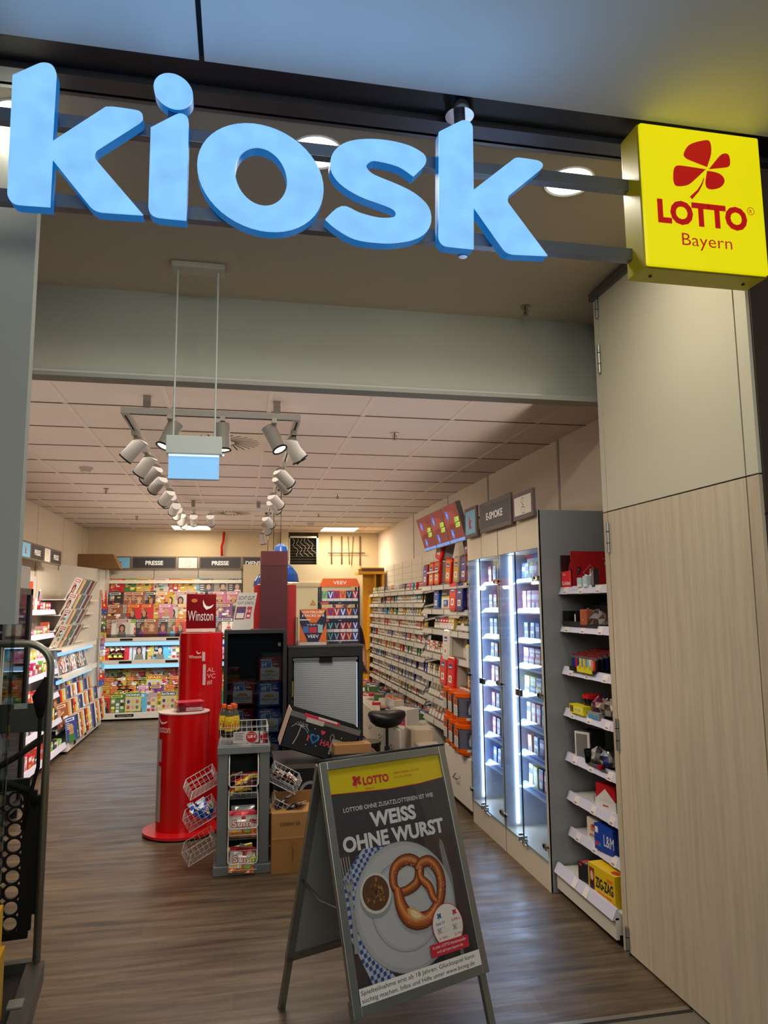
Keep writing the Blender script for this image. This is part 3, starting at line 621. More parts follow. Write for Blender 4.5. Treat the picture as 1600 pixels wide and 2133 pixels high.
def d_bag(b, w, h):
    k = min(w, h)
    b.stroke([(-k*.45, -k*.7), (k*.35, -k*.75), (k*.6, -k*.5), (k*.6, k*.4), (k*.2, k*.3), (-k*.5, k*.35)], .004, INK, 1, True); b.stroke([(k*.35, -k*.75), (k*.3, k*.3)], .003, INK, 1)
    b.stroke([(-k*.5, k*.35), (-k*.65, k*.7), (k*.45, k*.8), (k*.6, k*.4)], .003, INK, 1); b.stroke([(-k*.2, k*.4), (-k*.1, k*.75), (k*.15, k*.6)], .003, INK, 1)
fascia('fascia_sign', 'square pale blue sign with a red letter beside the black vape sign', (972, 1062), (998, 1116), XF-.02, d_k, SKY)
fascia('fascia_sign', 'black sign with white e-smoke lettering above the lit cabinets', (1003, 1052), (1070, 1092), XF-.02, d_txt('E-SMOKE', .40, 1.15), INK)
fascia('fascia_sign', 'square white sign with a line drawing of a vape pen', (1073, 1032), (1117, 1074), XF-.02, d_vape, (235, 225, 208))
# ---- screens
def d_scr(b, w, h, v):
    b.rect(-w, -h, w, h, (122, 44, 36), 0); b.rect(-w, -h, w, -h*.84, (110, 150, 215), 1); b.text('GLUECKSSPIEL', 0, -h*.96, h*.05, (20, 40, 90), 2, al='c')
    b.ell(-w*.1, h*.2, w*.9, h*.5, (140, 58, 46), 1); b.ell(-w*.2, -h*.3, w*.6, h*.35, (112, 50, 42), 1)
    for u_, v_ in ((-w*.45, h*.5), (-w*.35, -h*.55)):
        b.poly([(u_-w*.14, v_+h*.28), (u_+w*.14, v_+h*.24), (u_+w*.18, v_-h*.1), (u_, v_-h*.3), (u_-w*.14, v_-h*.12)], (70, 110, 205), 2); b.ell(u_, v_, w*.07, h*.12, (150, 175, 230), 3); b.text('X', u_, v_-.01, h*.1, (20, 30, 90), 4, al='c', bold=.03)
    b.stroke([(-w*.75+w*.2*math.cos(q), h*.2+h*.2*math.sin(q)) for q in [k*.5 for k in range(13)]], .004, (190, 60, 60), 2)
    for k, z_ in enumerate((h*.05, -h*.25)):
        b.poly([(w*.3-k*.01, z_), (w*.85-k*.01, z_), (w*.95, z_+h*.24), (w*.4, z_+h*.24)], (168, 205, 72), 2); b.text('21.%d' % (2+k*3), w*.42, z_+h*.06, h*.13, (30, 60, 20), 3, bold=.02)
for k, (pa, pb) in enumerate((((865, 1088), (893, 1077)), ((893, 1076), (930, 1061)), ((931, 1061), (977, 1040)))):
    zt_ = 2.475; xx = 1.73
    ya, yb = P(pa[0], pa[1], 0, xx).y, P(pb[0], pb[1], 0, xx).y
    if k == 0: ystart = ya
    W_ = .44; y = 6.93-.445*k-W_/2
    t = thing('menu_screen', 'tilted red-brown advertising screen above the tobacco shelves, %s' % ['farthest from the lit cabinets', 'between the other two screens', 'closest to the lit cabinets'][k], 'screen', (1.76, y, 2.32), -PI/2, rx=.0)
    t.rotation_euler = (-.28*-1, 0, -PI/2)
    b = MB('satin'); b.box(-W_/2, W_/2, 0, .045, -.165, .165, (120, 112, 104)); b.build('housing', t, bevel=.003)
    b = MB('emit:.9').frame((0, -.001, 0)); d_scr(b, W_/2-.008, .157, k); b.build('display', t)
    b = MB('metal'); b.box(-.03, .03, .045, .30, -.02, .0, (90, 86, 82)); b.build('wall_arm', t)
# ---- tobacco wall, far section
Y0T, Y1T, XT = 7.66, 11.0, 1.95
RZ = [1.79-.148*k for k in range(10)]
t = thing('tobacco_shelving', 'long white wall rack with ten sloping rows of cigarette packs', 'shelving', (XR, (Y0T+Y1T)/2, 0))
yc = t.location.y; LL = (Y1T-Y0T)/2
b = MB('satin'); b.box(-.02, 0, -LL, LL, .49, 2.24, (224, 212, 192))
b.m('matte')
for k in range(4): b.box(-.022, -.019, -LL, LL, 1.9+k*.085, 1.903+k*.085, (180, 168, 150))
for k in range(7): y = -LL+k*LL/3; b.box(-.0225, -.019, y-.002, y+.002, 1.9, 2.24, (180, 168, 150))
b.build('back_panel', t)
RAIL = (246, 238, 224)
def wallshelf(t, x, z, ya, yb, col=RAIL, wall=0, tags=True):
    b = MB('satin'); b.add([(x-XR, ya, z-.03), (x-XR, yb, z-.03), (x-XR+.026, yb, z+.014), (x-XR+.026, ya, z+.014)], [(0, 1, 2, 3), (3, 2, 1, 0)], col)
    b.hexa([(x-XR+.028, ya, z-.03), (wall-.02, ya, z+.02), (wall-.02, yb, z+.02), (x-XR+.028, yb, z-.03)], [(x-XR+.028, ya, z-.012), (wall-.02, ya, z+.035), (wall-.02, yb, z+.035), (x-XR+.028, yb, z-.012)], (210, 204, 194))
    b.box(x-XR, x-XR+.012, ya, yb, z-.034, z-.03, (120, 112, 104))
    n = int((yb-ya)/.42)
    for k in range(1, n+1): y = ya+k*.42; b.m('matte').box(x-XR-.0015, x-XR+.004, y-.0015, y+.0015, z-.03, z+.014, (150, 140, 126))
    b.m('acryl').box(x-XR+.03, x-XR+.032, ya, yb, z+.0, z+.03, (236, 236, 236))
    return b.build('shelf', t)
for z in RZ: wallshelf(t, XT, z, -LL, LL)
wallshelf(t, XT, .46-.0, -LL, -LL+1.75) if False else None
s11 = wallshelf(t, XT-.03, .31, -LL, -LL+1.9)
# warning print helper for packs
def packmesh(w, h, d, c, c2, band=None):
    b = MB('print'); b.box(-w/2, w/2, -d/2, d/2, 0, h, c).frame((0, -d/2, 0))
    b.rect(-w/2, 0, w/2, h*.42, (236, 230, 218), 1); b.rect(-w*.45, h*.04, w*.45, h*.2, (30, 28, 28), 2)
    b.rect(-w/2, h*.42, w/2, h*.62, band or c2, 1); b.rect(-w*.3, h*.72, w*.3, h*.84, c2, 1); b.ell(0, h*.52, w*.2, h*.07, (200, 150, 110), 2, 10)
    return b.mesh('pack')
PKC = {'white': ((236, 232, 222), (190, 160, 80)), 'red': ((196, 24, 30), (240, 236, 228)), 'blue': ((28, 70, 168), (230, 232, 240)), 'navy': ((26, 34, 88), (210, 200, 150)), 'gold': ((206, 170, 84), (250, 246, 230)), 'black': ((26, 24, 26), (200, 170, 90)),
       'green': ((30, 120, 80), (230, 240, 220)), 'orange': ((226, 110, 40), (250, 240, 220)), 'silver': ((176, 178, 182), (60, 70, 120)), 'teal': ((60, 150, 170), (240, 240, 240)), 'pink': ((220, 90, 120), (250, 240, 240)), 'cream': ((230, 214, 176), (150, 50, 40))}
PKM = {k: packmesh(.054, .104, .024, v[0], v[1], (120, 96, 80)) for k, v in PKC.items()}
mix = ['white', 'white', 'cream', 'gold', 'red', 'white', 'blue', 'cream', 'silver', 'navy', 'black', 'white', 'red', 'cream']
rowbias = [['white', 'cream', 'white', 'navy', 'red'], ['white', 'cream', 'cream', 'black'], ['cream', 'white', 'red', 'white', 'gold'], ['white', 'red', 'cream', 'black', 'white'], ['white', 'red', 'blue', 'pink', 'red'], ['white', 'black', 'orange', 'cream', 'red'], ['navy', 'blue', 'black', 'silver', 'white'], ['blue', 'teal', 'navy', 'gold', 'blue', 'silver'], ['pink', 'red', 'orange', 'white', 'green', 'cream'], ['red', 'green', 'silver', 'white', 'cream', 'orange'], ['white', 'silver', 'silver', 'white', 'red', 'black']]
far = MB('print'); NEAR = 27
zrows = RZ+[.31]
def add_mesh(mb, me, M):
    base = len(mb.v); mb.v += [tuple(M@v.co) for v in me.vertices]
    ca = me.color_attributes['Col'].data
    for p in me.polygons:
        mb.f.append([base+i for i in p.vertices]); mb.c.append(('raw', tuple(ca[p.loop_start].color))); mb.mi.append(0); mb.sm.append(False)
_lin = lin
def lin(c): return c[1] if c[0] == 'raw' else _lin(c)
for ri, z in enumerate(zrows):
    run = None; yy = Y0T+.04; k = 0; yend = Y1T-.03 if ri < 10 else Y0T+1.85
    while yy < yend:
        if k % 4 == 0: run = rnd.choice(rowbias[ri] if rnd.random() < .5 else ['white', 'red', 'blue', 'gold', 'navy', 'black', 'cream', 'silver', 'green', 'orange', 'pink', 'teal'])
        xx = (XT if ri < 10 else XT-.03)+.045+rnd.choice((0, 0, 0, .01, .03))
        if k < NEAR:
            item(PKM[run], 'cigarette_pack', '%s cigarette pack, %s tobacco row down, %s from its near end' % (run, nth(ri), nth(k)), 'cigarette pack', 'cigarette packs on the tobacco wall', (xx, yy, z-.005+(xx-XT)*.18), -PI/2, -.12)
        else: add_mesh(far, PKM[run], Matrix.Translation((xx, yy, z-.005+(xx-XT)*.18))@Matrix.Rotation(-PI/2, 4, 'Z')@Matrix.Rotation(-.12, 4, 'X'))
        yy += .0585; k += 1
far.build('cigarette_packs', label='many small cigarette packs filling the far end of the tobacco wall', cat='cigarette packs', kind='stuff')
# ---- tobacco wall, near section with tubs and cartons
Y0N, Y1N, XN = 5.53, 7.2, 1.82
RN = [1.81, 1.583, 1.395, 1.165, .94, .75, .55]
t = thing('tobacco_shelving', 'white wall shelves with tobacco tubs and cartons beside the lit cabinets', 'shelving', (XR, (Y0N+Y1N)/2, 0))
yc2 = t.location.y; L2 = (Y1N-Y0N)/2
b = MB('satin'); b.box(-.02, 0, -L2, L2, 0, 2.24, (200, 190, 174)); b.m('matte').box(-.42, -.0, L2-.008, L2, .7, 1.78, (96, 90, 84)) if False else None
b.build('back_panel', t)
for z in RN: wallshelf(t, XN, z, -L2, L2)
# tubs
def tub(w, h, d, c, win, lab2, lid=True):
    b = MB('gloss'); r = w*.16
    def ring(k, y, s_=1):
        out = []
        for cx_, cz_, a0 in ((w/2-r, h/2-r, 0), (-w/2+r, h/2-r, 90), (-w/2+r, -h/2+r, 180), (w/2-r, -h/2+r, 270)):
            for q in range(5): a = math.radians(a0+q*22.5); out.append(((cx_+r*math.cos(a))*s_, y, h/2+(cz_+r*math.sin(a))*s_))
        return out
    rings = [ring(0, -d/2, .93), ring(0, -d/2+.008, 1), ring(0, -d/2+.03, 1), ring(0, -d/2+.03, .95), ring(0, d/2, .88)]
    n = len(rings[0])
    for i in range(4):
        cc = c if i < 3 else lab2
        b.add(rings[i]+rings[i+1], [(q, n+q, n+(q+1) % n, (q+1) % n)[::-1] for q in range(n)], cc)
    b.add(rings[0], [tuple(range(n))[::-1]], c); b.add(rings[-1], [tuple(range(n))], lab2)
    b.frame((0, -d/2, 0)); b.poly([(p[0]*.74, h/2+(p[2]-h/2)*.8) for p in rings[1]], win, 1)
    b.rect(-w*.24, h*.62, w*.24, h*.78, (30, 60, 150), 2); b.rect(-w*.2, h*.66, w*.2, h*.7, (240, 240, 240), 3); b.rect(-w*.22, h*.2, w*.22, h*.42, (245, 240, 230), 2); b.ell(0, h*.31, w*.12, h*.07, (190, 120, 40), 3)
    return b.mesh('tub')
TR_ = tub(.18, .23, .13, (200, 26, 22), (226, 120, 40), (176, 168, 156)); TR2 = tub(.2, .27, .12, (205, 20, 26), (226, 40, 40), (200, 190, 178)); TRD = tub(.16, .22, .12, (150, 20, 28), (60, 80, 160), (190, 184, 176))
TG = tub(.16, .23, .13, (150, 146, 138), (220, 160, 50), (170, 164, 154)); TB = tub(.17, .22, .1, (24, 80, 160), (30, 90, 180), (20, 60, 130)); TN = tub(.19, .24, .12, (26, 34, 110), (30, 40, 130), (30, 30, 60)); TW = tub(.2, .27, .16, (220, 208, 190), (226, 214, 200), (206, 194, 176))
def pyN(px, x=1.9): return P(px, 1300, 0, x).y
def put(me, nm, lab, cat, x, y, z, rx=-.05, rz=-PI/2, ry=0, grp=None): return item(me, nm, lab, cat, grp, (x, y, z), rz, rx, ry)
z1 = RN[0]+.015
g_ = 'tobacco tubs beside the lit cabinets'
put(TRD, 'tobacco_tub', 'narrow dark red tobacco tub at the outer end of the top tobacco shelf', 'tobacco tub', 1.90, 7.12, z1, grp=g_)
put(TR_, 'tobacco_tub', 'red and orange tobacco tub on the top shelf strapped to its twin, farther one', 'tobacco tub', 1.90, 6.86, z1, grp=g_)
put(TR_, 'tobacco_tub', 'red and orange tobacco tub on the top shelf strapped to its twin, nearer one', 'tobacco tub', 1.90, 6.66, z1, grp=g_)
b = MB('satin'); b.box(-.2, .2, -.075, -.07, .12, .135, (225, 215, 200)); b.build('paper_strap', loc=(1.90, 6.76, z1), rz=-PI/2, label='pale strap holding two red tubs together on the top shelf', cat='strap')
put(TR2, 'tobacco_tub', 'red tobacco tub lying tilted on top of the two strapped tubs', 'tobacco tub', 1.92, 6.70, z1+.235, rx=-.16, ry=.2, grp=g_)
put(TR_, 'tobacco_tub', 'red and orange tobacco tub leaning on the top shelf beside the grey tub', 'tobacco tub', 1.88, 6.22, z1, ry=.1, grp=g_)
put(TG, 'tobacco_tub', 'grey and orange tobacco tub on the top shelf beside the lit cabinet', 'tobacco tub', 1.89, 6.00, z1, ry=.06, grp=g_)
put(TRD, 'tobacco_tub', 'dark red tobacco tub on the top shelf touching the lit cabinet', 'tobacco tub', 1.89, 5.80, z1, grp=g_)
put(TRD, 'tobacco_tub', 'dark red tobacco tub lying on top of the pile by the lit cabinet', 'tobacco tub', 1.97, 6.02, z1+.30, ry=1.2, grp=g_)
b = MB('print'); b.box(-.17, .17, -.10, .10, 0, .14, (40, 34, 34)); b.frame((0, -.10, 0)); 
for k in range(5): b.rect(-.12, .02+k*.024, .05, .03+k*.024, (150, 140, 120), 1)
b.rect(-.17, 0, -.13, .14, (230, 160, 30), 1)
DC = b.mesh('carton')
put(DC, 'carton', 'black carton behind the tubs on the top tobacco shelf', 'carton', 2.0, 6.36, z1, grp=None)
b = MB('satin'); b.box(-.16, .16, -.1, .1, 0, .1, (70, 66, 70)); b.box(-.15, .15, -.102, -.1, .02, .08, (180, 172, 160)); LC = b.mesh('carton')
put(LC, 'carton', 'dark grey carton lying on the black carton above the tobacco shelf', 'carton', 2.05, 6.22, z1+.15, ry=-.12)
z2 = RN[1]+.015
put(TB, 'tobacco_tub', 'blue tobacco tub with white label on the second tobacco shelf', 'tobacco tub', 1.90, 6.75, z2-.01, grp=g_)
b = MB('print'); b.box(-.15, .15, -.004, .004, 0, .2, (236, 228, 210)); b.frame((0, -.004, 0)); b.rect(-.15, .12, .15, .2, (20, 20, 22), 1); b.rect(-.15, .105, .15, .12, (214, 180, 50), 1); b.text('Rauchen kann', -.13, .17, .02, (240, 240, 236), 2); b.text('toedlich sein', -.13, .135, .02, (240, 240, 236), 2)
b.rect(-.08, .03, .07, .085, (30, 70, 150), 1); b.text('39,95', -.07, .045, .03, (245, 245, 245), 2, bold=.02); b.rect(-.08, .02, .07, .028, (200, 20, 30), 2); b.m('print').reset()
b.build('price_card', loc=(1.86, 6.42, z2), rz=-PI/2, rx=-.05, label='black and white price card with blue price on the second tobacco shelf', cat='price card')
put(TR2, 'tobacco_tub', 'bright red tobacco tub on the second tobacco shelf beside the navy tub', 'tobacco tub', 1.88, 6.1, z2-.02, grp=g_)
put(TN, 'tobacco_tub', 'navy tobacco tub on the second tobacco shelf', 'tobacco tub', 1.88, 5.90, z2-.02, grp=g_)
put(TRD, 'tobacco_tub', 'dark red tobacco tub on the second shelf at the cabinet end', 'tobacco tub', 1.92, 5.74, z2-.02, grp=g_)
BX = {k: packmesh(.085, .13, .06, v[0], v[1]) for k, v in PKC.items()}
PO = {}
for k, v in PKC.items():
    b = MB('foil'); b.hexa([(-.05, -.012, 0), (.05, -.012, 0), (.05, .012, 0), (-.05, .012, 0)], [(-.05, -.002, .15), (.05, -.002, .15), (.05, .002, .15), (-.05, .002, .15)], v[0]); b.add([(-.045, -.0135, .02), (.045, -.0135, .02), (.045, -.008, .07), (-.045, -.008, .07)], [(0, 1, 2, 3)], (232, 226, 214)); b.add([(-.04, -.0085, .09), (.04, -.0085, .09), (.04, -.005, .13), (-.04, -.005, .13)], [(0, 1, 2, 3)], v[1]); PO[k] = b.mesh('pouch')
def row(si, items_, y0, dy, what='tobacco box'):
    for k, (tp, colr) in enumerate(items_):
        me = {'b': BX, 'p': PO, 'c': PKM}[tp][colr]; nm = {'b': 'tobacco_box', 'p': 'tobacco_pouch', 'c': 'cigarette_pack'}[tp]
        put(me, nm, '%s %s beside the lit cabinets, %s shelf down, %s from far end' % (colr, nm.replace('_', ' '), nth(si), nth(k)), nm.replace('_', ' '), 1.88, y0-dy*k, RN[si]-.005, rx=-.12 if tp != 'p' else -.25, grp='packs beside the lit cabinets')
row(2, [('b', 'navy'), ('b', 'navy'), ('b', 'red'), ('b', 'red'), ('b', 'red'), ('b', 'gold'), ('b', 'gold'), ('p', 'black'), ('p', 'white'), ('p', 'black'), ('p', 'navy'), ('p', 'black'), ('p', 'white'), ('p', 'black')], 6.78, .092)
row(3, [('b', 'red'), ('b', 'white'), ('b', 'red'), ('b', 'cream'), ('b', 'black'), ('b', 'red')], 7.08, .1)
z4 = RN[3]
put(TW, 'tobacco_tub', 'large pale tobacco tub with red print on the fourth tobacco shelf', 'tobacco tub', 1.88, 6.28, z4-.02, grp=g_)
put(TW, 'tobacco_tub', 'large pale tobacco tub behind the other pale tub on the fourth shelf', 'tobacco tub', 2.02, 6.12, z4, grp=g_)
b = MB('print'); b.lathe([(0, 0), (.06, 0), (.065, .13), (.05, .15), (.05, .2), (0, .2)], [(226, 216, 200)]*2+[(214, 190, 40)]+[(30, 26, 26)]*2, 16); b.build('tobacco_jar', loc=(1.90, 5.78, z4), label='white jar with yellow collar and black lid on the fourth tobacco shelf', cat='jar')
row(4, [('b', 'gold'), ('b', 'navy'), ('b', 'gold'), ('b', 'black'), ('b', 'gold')], 7.08, .1)
put(TR2, 'tobacco_tub', 'large red tub with blue label on the fifth tobacco shelf, farther from the entrance', 'tobacco tub', 1.85, 6.35, RN[4]-.02, grp=g_)
put(TR2, 'tobacco_tub', 'large red tub with blue label on the fifth tobacco shelf, nearer the entrance', 'tobacco tub', 1.84, 6.08, RN[4]-.02, grp=g_)
put(TG, 'tobacco_tub', 'grey tub on the fifth tobacco shelf at the cabinet end', 'tobacco tub', 1.94, 5.82, RN[4]-.02, grp=g_)
row(5, [('p', 'teal'), ('p', 'teal'), ('p', 'gold'), ('p', 'navy'), ('p', 'blue'), ('b', 'cream'), ('b', 'red'), ('b', 'white'), ('p', 'black'), ('p', 'red'), ('p', 'black'), ('p', 'gold'), ('p', 'black'), ('p', 'orange')], 7.12, .1)
row(6, [('p', 'silver'), ('p', 'cream'), ('p', 'red'), ('p', 'red'), ('p', 'cream'), ('p', 'black'), ('b', 'red'), ('b', 'silver'), ('b', 'red'), ('b', 'white'), ('b', 'white')], 7.12, .11)
# ---- low drawer cabinets under the tobacco wall
def drawers(y0, y1, x, h, lab, nd):
    t = thing('drawer_cabinet', lab, 'cabinet', (x, (y0+y1)/2, 0)); l_ = (y1-y0)/2
    b = MB('satin'); b.box(.01, XR-x-.025, -l_, l_, .05, h, (226, 214, 194)); b.box(.03, XR-x-.03, -l_, l_, 0, .05, (30, 26, 24)); b.build('body', t)
    n = nd; w = 2*l_/n
    for k in range(n):
        b = MB('satin'); b.box(-.008, .01, -l_+k*w+.003, -l_+(k+1)*w-.003, .06, h-.02, (230, 220, 202)); d = b.build('drawer', t)
        b = MB('chrome'); y = -l_+(k+.5)*w; b.tube([(-.008, y-.06, h*.55), (-.035, y-.05, h*.5), (-.035, y+.05, h*.5), (-.008, y+.06, h*.55)], .005, (150, 140, 126), 6); b.build('handle', d)
drawers(5.53, 6.28, 1.79, .46, 'white drawer unit with a bow handle under the orange tubs', 1)
drawers(6.9, 11.2, 1.52, .47, 'long low white drawer cabinet behind the counter under the tobacco wall', 7)
# orange tubs of tobacco
OT = MB('gloss'); OG = (232, 92, 18)
OT.lathe([(0, 0), (.09, 0), (.1, .02), (.102, .05)], OG, 20).lathe([(.102, .05), (.105, .2)], (96, 96, 110), 20).lathe([(.105, .2), (.112, .205), (.114, .235), (.1, .24), (0, .24)], OG, 20)
OT.m('matte').frame((0, -.1065, 0)); OT.rect(-.05, .07, .05, .18, (70, 74, 92), 1); OT.poly([(-.03, .075), (.03, .07), (.035, .12), (.01, .17), (-.02, .16), (-.035, .11)], (214, 214, 220), 2); OT.rect(-.05, .03, .05, .05, (240, 230, 220), 2)
OT.reset().m('matte').frame((-.1065, 0, 0), (0, -1, 0), (0, 0, 1)); OT.rect(-.05, .06, .05, .14, (236, 226, 208), 1)
for k in range(5): OT.rect(-.04, .068+k*.014, .035, .073+k*.014, (40, 36, 34), 2)
OT.poly([(-.05, .14), (.05, .14), (.05, .2), (-.05, .2)], (226, 100, 30), 1); OT.ell(0, .17, .02, .02, (90, 90, 100), 2)
OTm = OT.mesh('tub')
for k, y in enumerate((6.15, 5.93, 5.70)):
    for j in range(2):
        item(OTm, 'orange_tobacco_bucket', 'orange bucket with white figure label, %s of the stack %s' % (['lower one', 'upper one'][j], ['farthest from the cabinets', 'between two others', 'beside the lit cabinets'][k]), 'bucket', 'orange buckets on the drawer unit', (1.86-.02*k, y, .46+j*.242), 0)
# goods lying on the long drawer cabinet
GC = [((40, 36, 34), 'black'), ((200, 40, 60), 'red'), ((226, 214, 196), 'cream'), ((66, 104, 56), 'green'), ((222, 120, 50), 'orange'), ((60, 80, 140), 'blue'), ((150, 150, 150), 'grey')]
for k in range(34):
    y = 7.25+k*.115; c, nm = GC[(k*5+k//3) % 7]; x = 1.62+.1*((k*7) % 4)
    w, d, h = .16+.03*(k % 3), .1+.02*(k % 2), .03+.015*(k % 4)
    b = MB('print'); b.box(-w/2, w/2, -d/2, d/2, 0, h, c); b.top(h); b.rect(-w*.35, -d*.3, w*.2, d*.3, GC[(k*3+1) % 7][0], 1); b.frame((0, -d/2, 0)); b.rect(-w*.4, h*.2, w*.3, h*.8, (235, 230, 220), 1)
    b.build('goods_box', loc=(x, y, .47+(.05 if k % 3 == 1 else 0)), rz=-PI/2+rnd.uniform(-.4, .4), label='%s small goods box lying on the low drawer cabinet, %s along from the entrance' % (nm, nth(k)), cat='box', group='loose boxes on the low drawer cabinet')
b = MB('print'); b.box(-.12, .12, -.08, .08, 0, .17, (230, 220, 204)); b.frame((0, -.08, 0)); b.rect(-.1, .02, .1, .15, (220, 60, 80), 1); b.rect(-.07, .04, .07, .13, (120, 170, 200), 2); b.build('craft_box', loc=(1.60, 7.05, .47), rz=-PI/2+.5, label='white box with a red framed blue picture behind the saddle stool', cat='box')
for k, (x, y, w, h) in enumerate(((1.63, 6.62, .26, .2), (1.66, 6.42, .2, .16))):
    b = MB('card'); b.box(-w/2, w/2, -.1, .1, 0, h, (206, 186, 156)); b.frame((0, -.1, 0)); b.rect(-w*.35, .02, w*.1, h*.5, (60, 56, 52), 1); b.build('open_carton', loc=(x, y, .28 if False else .0), rz=-PI/2, label=['larger', 'smaller'][k]+' pale open carton standing behind the A-frame at the drawer cabinet', cat='carton')
for o in list(COL.objects):
    if o.name.startswith('open_carton'): o.location.z = 0; o.scale = (1, 1, 2.6)
# ---- shelf bay beside the entrance door
Y0S, Y1S = 3.42, 4.085
t = thing('shop_shelving', 'shelf bay with lilac price rails between grey cabinet side and wooden door', 'shelving', (XR, (Y0S+Y1S)/2, 0))
l_ = (Y1S-Y0S)/2; yc3 = t.location.y; LIL = (212, 208, 226)
b = MB('satin'); b.box(-.02, 0, -l_, l_, 0, 2.25, (128, 122, 116)); b.build('back_panel', t)
SZ = [1.745, 1.523, 1.275, 1.034, .78, .56, .36]
for z in SZ:
    x = 1.895-XR
    b = MB('satin'); b.box(x+.02, -.02, -l_, l_, z-.028, z-.012, (226, 220, 212)); b.hexa([(x-.006, -l_, z-.045), (x+.02, -l_, z-.045), (x+.02, l_, z-.045), (x-.006, l_, z-.045)], [(x+.012, -l_, z), (x+.022, -l_, z), (x+.022, l_, z), (x+.012, l_, z)], LIL)
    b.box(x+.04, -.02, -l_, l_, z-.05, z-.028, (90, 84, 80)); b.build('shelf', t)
    for k in range(3):
        c = MB('print'); y = l_-.06-k*.2-(.03 if z < 1.3 else 0); zz = z
        c.add([(x-.008, y, zz-.046), (x-.008, y-.055, zz-.046), (x+.010, y-.055, zz-.004), (x+.010, y, zz-.004)], [(0, 1, 2, 3)], (236, 226, 222)); c.add([(x-.007, y-.01, zz-.04), (x-.007, y-.04, zz-.04), (x-.0035, y-.04, zz-.032), (x-.0035, y-.01, zz-.032)], [(0, 1, 2, 3)], (150, 140, 140)); c.build('price_tag', t)
x = 1.80-XR
b = MB('satin'); b.box(x+.03, -.02, -l_, l_, .05, .145, (226, 220, 206)); b.box(x+.012, x+.03, -l_, l_, .03, .13, (224, 216, 200)); b.hexa([(x-.006, -l_, .12), (x+.03, -l_, .12), (x+.03, l_, .12), (x-.006, l_, .12)], [(x+.018, -l_, .17), (x+.03, -l_, .17), (x+.03, l_, .17), (x+.018, l_, .17)], LIL); b.m('matte').box(x+.04, -.02, -l_, l_, 0, .05, (22, 20, 20)); b.build('base_shelf', t)
for k in (0, 1):
    c = MB('print'); y = l_-.22-k*.13; c.add([(x-.0075, y, .122), (x-.0075, y-.05, .122), (x+.016, y-.05, .168), (x+.016, y, .168)], [(0, 1, 2, 3)], (236, 230, 226)); c.build('price_tag', t)
def bx(w, d, h, c, draw=None, m='print'):
    b = MB(m); b.box(-w/2, w/2, -d/2, d/2, 0, h, c); b.frame((0, -d/2, 0))
    if draw: draw(b, w, h)
    return b
def pys(px, x=1.93, py=1300): return P(px, py, 0, x).y
# lighter display carton
t = thing('lighter_display_carton', 'large red display carton of lighters on the topmost shelf by the door', 'carton', (1.905, 4.072, SZ[0]-.01), -PI/2)
RD = (176, 14, 22)
b = MB('print'); Wc = .42; b.box(-.14, Wc-.14, .0, .004, .0, .2, RD) if False else None
# long side faces the camera (world -y -> local +x)
b = MB('print'); b.box(.135, .14, -.0, .34, 0, .215, RD); b.box(-.0, .14, .335, .34, 0, .23, RD); b.box(0, .005, 0, .34, 0, .2, (60, 20, 18)); b.box(0, .14, .0, .005, 0, .1, (226, 30, 34)); b.box(.0, .14, 0, .34, 0, .004, RD)
b.frame((0, 0, 0)); b.text('Cricket', .012, .02, .022, (245, 240, 236), 1, .11, bold=.02); b.text('22cm', .02, .075, .014, (245, 240, 236), 1)
b.frame((.1405, 0, 0), (0, 1, 0), (0, 0, 1)); b.stroke([(.12, .045), (.165, .09), (.12, .135), (.075, .09)], .003, (222, 170, 170), 1, True); b.poly([(.112, .085), (.12, .118), (.13, .1), (.134, .085), (.12, .075)], (226, 180, 176), 1); b.text('ENTZUENDLICH', .09, .064, .008, (226, 180, 176), 1, .06)
b.text('Mini', .22, .185, .016, (220, 190, 190), 1, bold=.01); b.text('22cm', .21, .135, .018, (220, 190, 190), 1); b.text('Feuerzeuge', .2, .168, .008, (200, 160, 160), 1)
b.build('carton', t)
for k in range(4):
    c = MB('gloss'); c.tube([(.02+.03*k, .03, .02), (.03+.03*k+.01*k, .05, .15-.01*k)], .008, (28, 26, 28) if k % 2 else (150, 20, 26), 8); c.build('stick_lighter', t)
for k, (y, h) in enumerate(((3.82, .055), (3.75, .062))):
    b = bx(.05, .04, h, (196, 214, 216), lambda b, w, h: b.rect(-w*.4, h*.1, w*.4, h*.3, (240, 240, 240), 1)); fl = MB('print'); fl.hexa([(-.025, .016, h-.001), (.025, .016, h-.001), (.025, .02, h-.001), (-.025, .02, h-.001)], [(-.02, .03, h+.02), (.02, .034, h+.012), (.02, .036, h+.012), (-.02, .034, h+.02)], (206, 222, 222)); fl.build('flap', b.build('small_display_box', loc=(1.915, y, SZ[0]-.01), rz=-PI/2, label='pale small display box in front of the red carton, '+['next to its corner', 'next to the dark stand'][k], cat='box'))
b = bx(.03, .03, .10, (50, 40, 44)); b.box(-.018, .018, -.02, -.016, .1, .135, (225, 216, 208)); b.rect(-.008, .01, .008, .085, (150, 120, 120), 2); b.build('lighter_stand', loc=(1.915, 3.665, SZ[0]-.01), rz=-PI/2, label='narrow dark stand with pale flap in front of the red carton', cat='stand')
